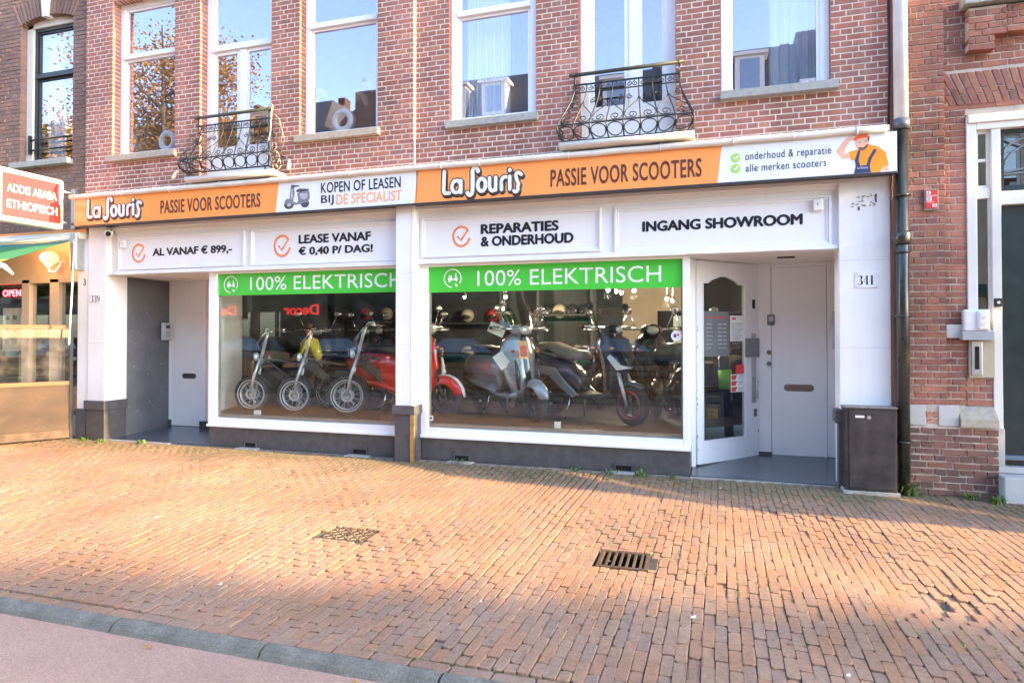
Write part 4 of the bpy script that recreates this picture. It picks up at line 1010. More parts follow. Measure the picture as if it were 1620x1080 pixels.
# scooter picture on the left sign (flat print)
M_g1 = mat('print_dark_grey', (.07,.07,.08), .4); M_g2 = mat('print_mid_grey', (.20,.20,.23), .4); M_g3 = mat('print_light_grey', (.45,.45,.5), .4)
sx0, sz0 = on_wall(449,331,YT); sx1, _ = on_wall(490,331,YT); sz1 = on_wall(470,291,YT)[1]
def printed(parent, name, m, polys, x0, x1, z0, z1, k=0):
    for i, p in enumerate(polys):
        b = MB(); b.prism([(x0+(x1-x0)*a, z0+(z1-z0)*c) for a, c in p], YT-.0004*(k+1)-.00003*i, YT+.0004)
        b.build(name, m, parent)
circ = lambda cx, cz, rx, rz, n=18: [(cx+rx*math.cos(6.283*i/n), cz+rz*math.sin(6.283*i/n)) for i in range(n)]
printed(SL, 'scooter_print', M_g1, [circ(.2,.16,.19,.17), circ(.82,.17,.16,.16), [(.28,.98),(.60,.92),(.60,.88),(.42,.88),(.36,.80),(.28,.86)], [(.47,.74),(.60,.80),(.95,.76),(.97,.68),(.70,.66),(.5,.66)]], sx0, sx1, sz0, sz1)
printed(SL, 'scooter_print', M_g2, [[(.26,.86),(.38,.88),(.42,.6),(.36,.30),(.5,.22),(.56,.3),(.52,.62),(.62,.66),(.98,.66),(1.0,.4),(.92,.22),(.7,.18),(.45,.14),(.1,.20),(.02,.30),(.10,.42),(.22,.40)]], sx0, sx1, sz0, sz1, 1)
printed(SL, 'scooter_print', M_g3, [[(.62,.60),(.9,.60),(.92,.42),(.8,.34),(.64,.40)], [(.29,.80),(.33,.80),(.36,.5),(.30,.36),(.27,.5)], circ(.2,.16,.08,.07)], sx0, sx1, sz0, sz1, 2)
# mechanic picture on the right sign (flat print)
M_sk = mat('print_skin', (.72,.42,.30), .4); M_or = mat('print_orange', (.88,.30,.02), .4); M_nv = mat('print_navy', (.035,.045,.15), .4); M_cap = mat('print_cap', (.80,.12,.03), .4); M_brd = mat('print_beard', (.16,.08,.05), .4)
mx0, mz0 = on_wall(1323,271,YT); mx1, mz1 = on_wall(1406,209,YT); mz0 = 3.134; mz1 = 3.512
printed(SR, 'mechanic_print', M_sk, [[(.0,.62),(.10,.80),(.19,.93),(.25,.98),(.34,.96),(.35,.88),(.26,.84),(.17,.66),(.16,.52),(.30,.60),(.30,.42),(.12,.40)], [(.36,.92),(.60,.97),(.63,.80),(.60,.68),(.52,.60),(.42,.62),(.37,.74)], [(.90,.02),(1.0,.02),(.97,.16),(.86,.14)]], mx0, mx1, mz0, mz1)
printed(SR, 'mechanic_print', M_or, [[(.26,.58),(.40,.62),(.52,.58),(.62,.74),(.80,.66),(.94,.50),(1.0,.16),(.88,.12),(.84,.0),(.38,.0),(.36,.34),(.28,.36)]], mx0, mx1, mz0, mz1, 1)
printed(SR, 'mechanic_print', M_nv, [[(.34,.0),(.38,.20),(.64,.20),(.66,.0)], [(.38,.2),(.36,.34),(.42,.60),(.47,.60),(.43,.34),(.46,.2)], [(.58,.2),(.62,.38),(.72,.60),(.78,.58),(.68,.36),(.64,.2)]], mx0, mx1, mz0, mz1, 2)
printed(SR, 'mechanic_print', M_brd, [[(.42,.68),(.52,.66),(.62,.76),(.60,.66),(.52,.58),(.44,.61)], [(.42,.80),(.47,.81),(.47,.79)], [(.53,.82),(.58,.83),(.58,.81)], [(.60,.92),(.64,.92),(.63,.80),(.61,.82)]], mx0, mx1, mz0, mz1, 3)
printed(SR, 'mechanic_print', M_cap, [[(.33,.89),(.40,.99),(.60,1.0),(.65,.92),(.50,.91),(.36,.86)]], mx0, mx1, mz0, mz1, 4)
lettering('La Souris', (mx0+(mx1-mx0)*.40,YT-.002,mz0+(mz1-mz0)*.11), (1,0,0),(0,0,1), (mx1-mx0)*.2, .022, M_sw, SR, depth=.001)

# lead-capped cornice over the signs
M_lead = mat('painted_lead', (.72,.68,.62), .5, var=.08, scale=6, dirt=.4, dirtcol=(.5,.44,.38), bump=.2)
cn = MB(); cn.box(-8.99,1.58,-.16,.0,3.528,3.60); CN = cn.build('cornice', M_lead, None); tag(CN, 'long pale lead-capped cornice above the orange signs', 'cornice')
CN.data.name = 'cornice'
b = MB(); r = random.Random(1)
pts = []
x = -9.02
while x < 1.6: pts.append((x, -.215+r.uniform(-.004,.004), 3.548+r.uniform(-.004,.004))); x += .22
b.tube(pts, .036, 12); b.build('cornice_roll', M_lead, CN)
for (x0, x1, zz) in ((-6.88,-5.46,3.66),(-1.70,-.25,3.665)):
    s = MB(); s.box(x0,x1,-.25,.0,zz-.055,zz+.012); s.build('balcony_ledge', M_lead, CN, bevel=.006); s = MB(); s.tube([(x0,-.26,zz-.015),(x1,-.26,zz-.015)],.036,12); s.build('ledge_roll', M_lead, CN)
for px in (195,270,350,556,700,760,900,1045,1160,1255,1355):
    xx = on_wall(px, 250, -.2)[0]; MB().ring((xx,-.215,3.548),.038,.005,(1,0,0),14,5).build('pipe_clip', M_lead, CN)

# ---------------------------------------------------------------- balcony railings
def balcony(label):
    t = thing('balcony_railing', label, 'balcony railing', group='wrought iron balconies above the signs')
    W2_, zt = .575, 4.34        # half width at the top, top band height
    prof = [(.0,0,.10),(-.10,.005,.115),(-.20,.03,.15),(-.30,.07,.20),(-.40,.115,.25),(-.48,.150,.285),(-.54,.160,.295),(-.60,.145,.28),(-.65,.10,.235),(-.665,.085,.22)]   # dz, side bulge, projection
    def at(u, z):        # u across in -1..1, z relative to top
        for i in range(len(prof)-1):
            a, b_ = prof[i], prof[i+1]
            if b_[0] <= z <= a[0]:
                k = (a[0]-z)/(a[0]-b_[0]); return Vector((u*(W2_+ (a[1]+(b_[1]-a[1])*k)), -(a[2]+(b_[2]-a[2])*k), z))
        a = prof[-1]; return Vector((u*(W2_+a[1]), -a[2], z))
    zs = [p[0] for p in prof]; zb = -.665; zm = -.50; zband = -.095
    def line(name, pts, r=.007, n=6): MB().tube(pts, r, n).build(name, M_iron, t)
    def loop(z, w, h, name):      # front and sides at level z
        a, c = at(-1,z), at(1,z); b = MB(); b.bar((a.x,0.0,z),(a.x,a.y,z),w,h); b.bar((a.x-w/2,a.y,z),(c.x+w/2,c.y,z),w,h); b.bar((c.x,c.y,z),(c.x,0.0,z),w,h); b.build(name, M_iron, t)
    loop(0,.014,.018,'top_rail'); loop(zband,.010,.012,'band_rail'); loop(zm,.012,.016,'middle_rail'); loop(zb,.014,.018,'bottom_rail')
    nb = 8
    for i in range(nb+1):
        u = -1+2*i/nb; line('bar', [at(u,z) for z in zs], .0075 if i % 2 else .009)
    for s in (-1,1):
        for f in (.5,):
            line('bar', [Vector((at(s,z).x, at(s,z).y*f, z)) for z in zs], .0075)
    def spiral(c, R, turns, a0, sgn, n=16): return [(c[0]+R*(1-.78*k/n)*math.cos(a0+sgn*turns*6.283*k/n), c[1]+R*(1-.78*k/n)*math.sin(a0+sgn*turns*6.283*k/n)) for k in range(n+1)]
    def put(pts2, name, r=.0055):     # pts2 in (u-metres, z)
        q = []
        for (x, z) in pts2:
            bulge = at(1, max(zb, min(0, z))); q.append(Vector((x*(bulge.x/W2_), bulge.y, z)))
        MB().tube(q, r, 6).build(name, M_iron, t)
    bw = 2*W2_/nb
    for i in range(nb):
        xc = -W2_+bw*(i+.5)
        zc = (zm+zb)/2; R = min(bw, zm-zb)*.46
        b = MB(); q = []
        for k in range(20):
            a = 6.283*k/20; z = zc+R*math.sin(a); q.append(Vector(((xc+R*.98*math.cos(a))*(at(1,z).x/W2_), at(1,z).y, z)))
        b.tube(q, .0065, 6, closed=True); b.build('ring', M_iron, t)
        for s in (-1,1):      # double curls in the top band
            put(spiral((xc+s*bw*.22, zband/2-.004), .030, 1.4, RD(90), s), 'scroll', .005)
        sgn = 1 if i % 2 == 0 else -1     # lyre scrolls, mirrored pairs
        x0 = xc-sgn*bw*.5; x1 = xc+sgn*bw*.5
        low = spiral((xc+sgn*.002, zm+.055), .045, 1.35, RD(-90), sgn)[::-1]
        top = spiral((xc-sgn*bw*.15, -.21), .034, 1.35, RD(90) , sgn)
        put(low[:-1]+[(xc-sgn*bw*.30, zm+.02),(xc-sgn*bw*.46, zm+.06)], 'scroll')
        put([(x0+sgn*.006, zm+.07),(x0+sgn*.02, zm+.12),(x1-sgn*.02, -.27),(x1-sgn*.004, -.225)], 'scroll')
        put([(xc-sgn*bw*.15+.0, -.176)]+top, 'scroll')
    for s in (-1,1):
        for f in (.3,.72):
            zc = (zm+zb)/2; R = .05; P0 = at(s, zc)
            MB().ring((P0.x, P0.y*f, zc), R, .006, (1,0,0), 18, 6).build('ring', M_iron, t)
            for (z_, sg) in ((zm+.06,1),(-.22,-1)):
                Pq = at(s, z_); MB().tube([(Pq.x, Pq.y*f+.036*(1-.8*k/14)*math.cos(k*.6), z_+.036*(1-.8*k/14)*math.sin(k*.6)) for k in range(15)], .0055, 6).build('scroll', M_iron, t)
        line('rail_support', [(s*W2_,-.10,0),(s*W2_,-.10,.10)], .008)
        Pb = at(s*.93, zb); line('foot', [Pb, (Pb.x, Pb.y, zb-.06)], .011)
    b = MB(); b.tube([(-W2_-.06,-.10,.115),(W2_+.045,-.10,.125)],.021,12); b.build('handrail', mat('dark_timber', (.045,.05,.035), .5, var=.4, scale=18, dirt=.4, dirtcol=(.08,.075,.045)), t)
    for s in (-1,1):
        b = MB(); b.ring((s*W2_,-.10,.12),.024,.006,(1,0,0),14,6); b.build('rail_clip', M_iron, t)
    return t
b1 = balcony('right wrought iron balcony railing, before the white balcony door of 341'); b1.location = (-.985,0,4.365)
b2 = copy_tree(b1); b2.location = (-6.22,-.035,4.395); b2['label'] = 'left wrought iron balcony railing, beige cord looped on its right end'
cord = MB(); r = random.Random(8)
X0 = -5.62
cord.tube([(X0,-.12,4.55),(X0+.03,-.15,4.50),(X0+.05,-.2,4.2),(X0+.075,-.3,3.95),(X0+.08,-.31,3.80)],.008,6)
for k in range(5):
    cx_, cz_ = X0+.09+r.uniform(0,.07), 3.98-.07*k+r.uniform(-.02,.02); R = r.uniform(.03,.07)
    cord.tube([(cx_+R*math.cos(a), -.2+r.uniform(-.01,.01), cz_+R*1.3*math.sin(a)) for a in [i*.55 for i in range(12)]], .005, 6)
for k in range(2):
    cord.tube([(X0+.02,-.1,4.46-.1*k),(X0+.12+.03*k,-.12,4.38-.1*k),(X0+.16+.03*k,-.1,4.2-.1*k),(X0+.10,-.08,4.0-.1*k)],.005,6)
cord.tube([(X0-.02+.04*math.cos(a),-.11,4.54+.05*math.sin(a)) for a in [i*.7 for i in range(10)]],.007,6)
tag(cord.build('cord', mat('beige_cord',(.45,.36,.25),.8,var=.2)), 'beige cord looped around the right end of the left balcony railing', 'cord')
for (px, py, l) in ((278,280,'short cream pipe stub under the left end of the left balcony'),(455,262,'short cream pipe stub right of the left balcony')):
    x, z = on_wall(px, py, -.15); t = MB(); t.tube([(x-.08,-.05,z+.10),(x,-.2,z-.03)] if px < 300 else [(x-.05,-.05,z+.10),(x+.03,-.16,z-.04)],.024,12); tag(t.build('pipe_stub', mat('cream_pipe',(.68,.62,.48),.5)), l, 'pipe')
# ================================================================ downpipe between the houses
dp = thing('downpipe', 'rain downpipe at the right edge of the shop, white above and dark green below', 'downpipe', (1.695,-.10,0))
M_pipe = mat('dark_pipe', (.045,.047,.042), .28, metal=.35, var=.25, scale=5, dirt=.25, dirtcol=(.14,.12,.08), coat=.25)
M_wpipe = mat('white_pipe', (.74,.76,.78), .35, coat=.2)
zj = on_wall(1419,190,-.1)[1]
MB().tube([(0,0,-.02),(.005,0,zj)],.056,20).build('lower_pipe', M_pipe, dp)
MB().tube([(-.0,0,zj-.08),(-.005,0,7.5)],.063,20).build('upper_pipe', M_wpipe, dp)
b = MB(); b.tube([(0,0,zj-.10),(0,0,zj+.0)],.075,20); b.build('pipe_sleeve', mat('grey_sleeve',(.10,.11,.13),.4), dp)
zc = on_wall(1424,376,-.1)[1]
b = MB(); b.tube([(0,0,zc-.07),(0,0,zc-.04),(0,0,zc),(0,0,zc+.04),(0,0,zc+.06)],[.066,.078,.080,.074,.064],20); b.tube([(0,0,zc-.15),(0,0,zc-.135)],.070,20); b.build('pipe_collar', M_pipe, dp)
for z in (.50,1.72,2.9): b = MB(); b.tube([(0,0,z),(0,0,z+.02)],.068,20); b.box(.03,.075,-.02,.1,z,z+.02); b.build('pipe_bracket', M_pipe, dp)
cab = MB(); cab.tube([(1.605,-.035,5.2),(1.61,-.035,4.2),(1.60,-.035,3.6)],.012,6); tag(cab.build('cable', M_ink), 'thin dark cable running down beside the white downpipe', 'cable')
crack = MB(); r = random.Random(6); pts = [(1.628+r.uniform(-.008,.008), -.003, .85+i*.07) for i in range(34)]; crack.tube(pts, .010, 5); crack.build('render_edge', mat('broken_render',(.12,.09,.08),.95), H341)

# ================================================================ right neighbour, old red brick with dark door
NR = thing('brick_house', 'old darker red brick house at the right edge with dark green panelled door', 'house', (0,0,0))
dox = (2.285, 4.2, .24, 3.69)
up = MB(); holed_wall(up, 1.765, 5.2, 0, 7.2, .075, .35, [(2.285,4.2,.0,3.69),(2.36,4.4,4.93,6.9)]); NW = up.build('wall', M_mort2, NR)
NP = MB().box(1.765,2.088,.010,.0745,0,7.2).build('pier', M_mort2, NR)
masonry(NP, 1.765, 2.092, .87, 7.0, 0.0, [(1.765,2.1,.0,.87)], M_bold, course=.0655, L=.208, joint=.012, rough=.003, seed=21, phase=1.765, limit=290, bond='cross')
masonry(NW, 2.100, 5.15, .87, 7.0, .068, [(2.285,4.2,.0,3.72),(2.13,4.2,3.78,4.12),(2.36,4.4,4.75,6.9)], M_bold, course=.0655, L=.208, joint=.012, rough=.003, seed=22, phase=2.1, limit=290)
masonry(NW, 2.28, 2.50, .87, 1.14, .068, [], M_bold, course=.0655, L=.208, joint=.012, rough=.003, seed=26, phase=2.28)
# plinth masonry
PB = MB().box(1.765,2.505,-.012,.02,0,.66).build('plinth', M_mort2, NR)
masonry(PB, 1.765, 2.505, .0, .665, -.022, [], M_bdark, course=.0655, L=.208, joint=.012, rough=.0045, seed=23, phase=1.7, limit=290, bond='cross')
masonry(PB, 1.915, 2.007, .685, .86, -.012, [], M_bold, course=.0655, L=.205, joint=.012, rough=.004, seed=24, phase=1.915)
MB().box(1.80,2.2,-.006,.02,.66,.87).build('mortar_bed', M_mort2, NR)
MB().box(2.27,2.50,.075,.2,.86,1.16).build('mortar_bed', M_mort2, NR)
b = MB(); b.box(1.765,1.905,-.018,.06,.67,.865); b.build('stone_block', mat('white_stone',(.50,.49,.47),.7,var=.08,bump=.2), NR, bevel=.005)
b = MB(); b.box(2.015,2.185,-.018,.06,.67,.865); b.build('stone_block', MATS['white_stone'], NR, bevel=.005)
b = MB(); b.loft([[(2.19,-.05,.665),(2.19,-.05,.74),(2.20,.05,.86),(2.20,.06,.86),(2.19,.06,.665)],[(2.505,-.05,.665),(2.505,-.05,.74),(2.495,.05,.86),(2.495,.06,.86),(2.505,.06,.665)]], smooth=False); b.build('stone_ledge', M_sillW, NR, bevel=.005)
# flat arch of leaning bricks
ar = MB(); r = random.Random(7); xa = 2.16
for i in range(32):
    lean = -.42+.018*i; 
    for k, (z0, ln) in enumerate(((3.79,.155),(3.955,.155)) if i % 2 else ((3.79,.10),(3.90,.21))):
        v, f = brick_shape(.052, ln, .10, i*3+k, .003); ar.tint = r.random()
        ar.add([(xa+x + -(z+z0-3.79)*math.tan(lean)*-1.0, y+.064, z+z0) for x,y,z in v], f)
    xa += .064
ar.build('flat_arch', M_bold, NW, kind='stuff', tint=True)
# upstairs sill with corbel bricks
zs_ = on_wall(1540,12,0)[1]
b = MB(); b.box(2.24,4.4,-.10,.3,zs_-.0,zs_+.10); b.build('window_sill', M_sill, NR, bevel=.006)
b = MB(); b.box(2.29,2.495,-.03,.2,zs_-.42,zs_-.02); b.box(2.495,2.60,-.03,.2,zs_-.24,zs_-.02); cbp = b.build('corbel', M_mort2, NR)
masonry(cbp, 2.29, 2.60, zs_-.43, zs_-.02, -.042, [(2.50,2.70,0,zs_-.33)], M_bold, course=.0655, L=.208, joint=.012, rough=.003, seed=25, phase=2.29)
b = MB(); b.box(2.60,4.2,-.012,.2,zs_-.28,zs_-.02); cbp = b.build('corbel', M_mort2, NR)
masonry(cbp, 2.61, 4.2, zs_-.28, zs_-.02, -.024, [], M_bold, course=.0655, L=.208, joint=.012, rough=.003, seed=27, phase=2.6)
sash_window(NR, 2.5, 4.3, zs_+.1, 6.8, .2)
# door case
M_off = mat('cream_white_paint', (.74,.72,.67), .4, var=.03, streak=.08, dirtcol=(.5,.45,.38))
df = MB(); zt = 3.67
df.box(2.288,2.372,.05,.16,1.53,zt); df.box(2.372,4.2,.05,.16,3.535,zt); df.box(2.30,4.2,.03,.05,3.60,zt+.01)
df.box(2.498,2.575,.06,.18,.27,3.535)          # post between sidelight and door
df.box(2.372,2.498,.08,.16,2.87,2.97); df.box(2.372,2.498,.07,.16,1.53,1.60); df.box(2.575,4.2,.07,.18,2.80,2.93)
DF = df.build('door_case', M_off, NR, bevel=.006)
g_dk = glass('sidelight_glass', refl=.22, edge=.3, tint=(.35,.35,.35))
b = MB(); b.box(2.372,2.40,.10,.14,2.97,3.535); b.box(2.47,2.498,.10,.14,2.97,3.535); b.box(2.40,2.47,.10,.14,3.23,3.26); b.box(2.40,2.47,.10,.14,3.50,3.535); b.box(2.40,2.47,.10,.14,2.97,3.0); b.box(2.372,2.39,.10,.14,1.60,2.87); b.box(2.478,2.498,.10,.14,1.60,2.87); b.build('sidelight', M_off, DF, bevel=.003)
for (a,c) in ((3.0,3.23),(3.26,3.50),(1.60,2.87)): MB().box(2.385,2.485,.12,.125,a,c).build('pane', g_dk, DF)
MB().box(2.36,2.50,.20,.22,1.5,3.6).build('dark_backing', M_ink, NR)
tw_ = MB(); tw_.box(2.578,2.62,.12,.17,2.93,3.535); tw_.box(2.62,4.2,.12,.17,2.93,2.99); tw_.box(2.62,4.2,.12,.17,3.50,3.535); M_dgreen = mat('door_dark_green', (.018,.032,.034), .30, var=.2, coat=.3)
tw_.build('transom_window', M_dgreen, DF)
MB().box(2.61,4.2,.145,.15,2.98,3.51).build('pane', glass('transom_glass', refl=.3, edge=.3, tint=(.25,.25,.25), wav=.05), DF)
MB().box(2.60,4.2,.28,.30,2.9,3.6).build('dark_backing', M_ink, NR)
grl = MB()
for pts in ([(2.62,3.44),(2.80,3.36),(3.0,3.42),(3.2,3.50)], [(2.62,3.20),(2.72,3.33),(2.92,3.40),(3.1,3.30),(3.2,3.1)], [(2.62,3.12),(2.85,3.16),(3.0,3.24),(3.2,3.3)], [(2.62,3.10),(2.9,3.10),(3.05,3.0)], [(2.62,3.30),(2.66,3.38),(2.80,3.44),(2.95,3.41)]):
    n = 6; q = []
    for i in range(len(pts)-1):
        p0 = pts[max(i-1,0)]; p1 = pts[i]; p2 = pts[i+1]; p3 = pts[min(i+2,len(pts)-1)]
        for k in range(n):
            t = k/n; q.append(tuple(.5*((2*p1[j])+(-p0[j]+p2[j])*t+(2*p0[j]-5*p1[j]+4*p2[j]-p3[j])*t*t+(-p0[j]+3*p1[j]-3*p2[j]+p3[j])*t**3) for j in (0,1)))
    q.append(pts[-1]); grl.tube([(x,.13,z) for x,z in q], .012, 6)
grl.build('iron_scrollwork', mat('grey_iron', (.22,.24,.26), .4, metal=.4), DF)
dd = MB(); dd.box(2.58,4.2,.14,.18,.30,2.80); DDo = dd.build('door', M_dgreen, NR)
mm = MB()
for (a,c,e) in ((2.80,.75,2.60),):
    for w_ in (0,.03): mm.box(a+w_,a+w_+.018,.118+w_*.3,.141,c+w_,e-w_); mm.box(a+w_,3.4,.118+w_*.3,.141,e-w_-.018,e-w_); mm.box(a+w_,3.4,.118+w_*.3,.141,c+w_,c+w_+.018)
mm.build('door_moulding', M_dgreen, DDo, bevel=.004)
b = MB(); b.box(2.575,4.2,.06,.14,.36,.40); b.build('weather_bar', mat('blue_grey_sill',(.16,.20,.27),.35), DDo, bevel=.005)
b = MB(); b.box(2.485,4.2,.02,.2,.24,.30); b.box(2.485,2.575,.03,.17,.30,.66); b.build('door_threshold', mat('pale_bluestone',(.42,.43,.43),.7,var=.1,bump=.2), NR, bevel=.006)
b = MB(); b.box(2.50,4.2,-.16,.2,-.05,.235); b.build('door_step', MATS['pale_bluestone'], NR, bevel=.012)
# ledge, letter plate, alarm box, bell
b = MB(); b.box(2.10,2.30,.03,.09,1.52,1.65); b.build('stone_block', MATS['white_stone'], NR, bevel=.004)
b = MB(); b.box(2.215,2.478,-.03,.08,1.50,1.585); b.build('stone_ledge', mat('grey_ledge',(.36,.37,.39),.7,var=.08), NR, bevel=.005)
MB().box(2.29,2.5,.03,.1,1.14,1.50).build('letter_panel', mat('beige_panel',(.45,.40,.29),.5,var=.1,scale=5,dirt=.3,dirtcol=(.3,.25,.15)), NR, bevel=.004)
x, z = on_wall(1547,566,.0)
lp = MB(); lp.box(x-.045,x+.045,.018,.03,1.16,1.49); LPo = lp.build('letter_plate', M_alu, NR, bevel=.004)
MB().box(x-.017,x+.017,.012,.019,1.22,1.44).build('letter_slot', M_hole, LPo, bevel=.002)
al = thing('alarm_box', 'white rounded alarm box on the stone ledge by the dark door', 'alarm', (2.36,.0,1.585))
MB().box(-.13,.09,-.02,.06,.0,.21).build('casing', M_plate, al, bevel=.02); MB().box(-.02,.075,-.05,-.015,.015,.195).build('cover', M_plate, al, bevel=.02)
b = MB(); b.tube([(.028,-.052,.07),(.028,-.056,.07)],.022,14); b.tube([(.028,-.052,.13),(.028,-.056,.13)],.016,14); b.build('speaker_grille', M_txt, al)
bl = thing('doorbell', 'small black doorbell with white button on the right door post', 'doorbell', (2.535,.045,1.86)); MB().box(-.03,.03,-.012,.015,-.04,.04).build('plate', M_ink, bl, bevel=.004); b = MB(); b.tube([(0,-.012,0),(0,-.02,0)],.014,12); b.build('button', M_plate, bl)
hs = thing('street_register_plate', 'small red and white enamel plate on the brick pier', 'plate', (1.968,-.005,2.87))
MB().box(-.062,.062,-.02,.0,-.105,.105).build('plate_frame', mat('grey_enamel_frame',(.22,.19,.17),.6,var=.3,scale=30), hs, bevel=.003)
MB().box(-.048,.048,-.024,-.018,-.088,.088).build('plate', mat('red_enamel',(.62,.05,.05),.3,coat=.4), hs)
b = MB(); b.box(-.044,-.008,-.0255,-.0235,.045,.08); b.box(-.044,-.0,-.0255,-.0235,-.015,.025); b.box(-.048,.048,-.0255,-.0235,.032,.037); b.box(.006,.046,-.0255,-.0235,-.075,-.045); b.box(-.048,.02,-.0255,-.0235,-.03,-.026); b.build('white_field', M_plate, hs)
lettering('8', (-.034,-.0258,.05),(1,0,0),(0,0,1),.014,.024,M_ink,hs,depth=.001); lettering('35', (-.038,-.0258,-.01),(1,0,0),(0,0,1),.030,.028,M_ink,hs,depth=.001); lettering('42', (.012,-.0258,-.071),(1,0,0),(0,0,1),.028,.022,M_ink,hs,depth=.001)

MB().box(1.765,5.2,.42,8,0,12).build('core', M_bold, NR)
MB().box(1.625,1.76,.12,6,0,12).build('party_wall', M_bold, NR)
# ================================================================ left neighbour, brown brick above the restaurant front
NL = thing('brick_house', 'brown brick house at the left edge above the restaurant front', 'house', (0,0,0))
wo_ = (-10.39,-9.30,4.20,6.46)
w = MB(); holed_wall(w, -15.0, -8.985, 3.05, 7.2, .028, .35, [grow(wo_)]); LW = w.build('wall', M_mort3, NL)
masonry(LW, -15.0, -8.985, 3.10, 7.2, .02, [(wo_[0],wo_[1],wo_[2]-.02,wo_[3]+.27)], M_bbrn, course=.0615, L=.225, joint=.010, rough=.003, seed=31, phase=-9, limit=296)
s = MB(); r = random.Random(3)
for i in range(18):
    u = (i-8.5)/9; xm = (wo_[0]+wo_[1])/2+u*.57; ln = u*.16
    if abs(i-8.5) < 1.2: continue
    v, f = brick_shape(.052,.30,.16,i,.002); s.tint = r.random(); s.add([(x+xm-.026+ln*(z/.3), y+.012, z+wo_[3]-.10*u*u) for x,y,z in v], f)
s.build('brick_arch', M_bbrn, LW, kind='stuff', tint=True)
xm = (wo_[0]+wo_[1])/2
MB().prism([(xm-.05,wo_[3]-.04),(xm+.05,wo_[3]-.04),(xm+.09,wo_[3]+.36),(xm-.09,wo_[3]+.36)], -.02, .15).build('keystone', M_off, NL, bevel=.004)
MB().box(-15.0,-8.985,.03,5,7.2,12.3).build('upper_storey', M_bbrn, NL)
wf = MB(); wf.box(wo_[0],wo_[0]+.13,.12,.25,wo_[2],wo_[3]); wf.box(wo_[1]-.06,wo_[1],.12,.25,wo_[2],wo_[3]); wf.box(wo_[0],wo_[1],.12,.25,wo_[3]-.12,wo_[3]); wf.build('window_case', M_off, NL, bevel=.004)
sash_window(NL, wo_[0]+.13, wo_[1]-.06, wo_[2], wo_[3]-.12, .15, fw=.05, transom=5.55, tr_h=.07, mats=M_black, inner=.03)
sill(NL, wo_[0]-.10, wo_[1]+.02, wo_[2]+.0, .02, out=.10)
sr = MB()
for z in (4.42,4.58): sr.tube([(wo_[0]+.12,.10,z),(wo_[1],.10,z)],.014,8)
sr.box(wo_[0]+.09,wo_[0]+.13,.08,.12,4.36,4.65); sr.build('window_rail', M_iron, NL)
r_ = MB(); r_.quad((-14,.36,3.62),(-9,.36,3.62),(-9,4,3.62),(-14,4,3.62)); r_.quad((-14,4,3.62),(-9,4,3.62),(-9,4,7.1),(-14,4,7.1)); r_.quad((-9,4,3.62),(-9,.36,3.62),(-9,.36,7.1),(-9,4,7.1)); r_.quad((-14,.36,3.62),(-14,4,3.62),(-14,4,7.1),(-14,.36,7.1)); r_.quad((-14,.36,7.1),(-14,4,7.1),(-9,4,7.1),(-9,.36,7.1)); r_.build('room', M_room, NL)
make_curtain(None, 'curtain', -10.24, -9.85, 4.25, 6.3, .36, 'pale curtain behind the black window of the brown brick house', 9, .03)
# restaurant front
M_cr2 = mat('restaurant_cream', (.62,.50,.38), .55, var=.05, dirt=.2, dirtcol=(.4,.3,.2))
MB().box(-15,-8.99,-.10,.30,2.97,3.06).build('fascia_beam', M_off, NL, bevel=.006)
MB().box(-15,-8.99,.0,.30,3.06,3.12).build('fascia_cap', M_orange, NL)
MB().box(-15,-8.995,.25,.33,2.42,2.97).build('fascia', M_cr2, NL)
MB().box(-9.16,-8.955,.02,.30,.0,2.97).build('pilaster', M_wall, NL, bevel=.006)
MB().box(-9.16,-8.96,-.0,.3,.0,.45).build('pilaster_base', M_dark, NL)
MB().box(-9.14,-9.02,-.13,.02,2.50,3.05).build('roller_bracket', M_alu, NL, bevel=.01)
lettering('3', (-9.05,.018,2.28), (1,0,0),(0,0,1), .05, .10, M_ink, NL, depth=.001)
sh = MB()
xw = [on_wall(p,500,.3)[0] for p in (0,10,40,52,84,98,125)]
for a,b_ in ((xw[2],xw[3]),(xw[4],xw[5])): sh.box(a,b_,.24,.36,.35,2.42)
sh.box(-15,-9.0,.24,.36,2.36,2.46); sh.box(-15,-9.0,.22,.36,.0,.35); sh.box(-12.5,-12.35,.24,.36,.35,2.42)
SH = sh.build('shop_window', M_cr2, NL, bevel=.005)
g = MB(); g.box(-15,-9.16,.30,.306,.35,2.36); g.build('pane', glass('cafe_glass', refl=.10, edge=.3, smudge=.05), SH)
r_ = MB(); r_.quad((-15,.4,.1),(-8.99,.4,.1),(-8.99,4.5,.1),(-15,4.5,.1)); r_.quad((-15,4.5,.1),(-8.99,4.5,.1),(-8.99,4.5,3),(-15,4.5,3)); r_.quad((-9.0,4.5,.1),(-9.0,.37,.1),(-9.0,.37,3),(-9.0,4.5,3)); r_.quad((-15,.4,3),(-15,4.5,3),(-9,4.5,3),(-9,.4,3)); r_.build('room', mat('dim_room',(.16,.12,.10),.9), NL)
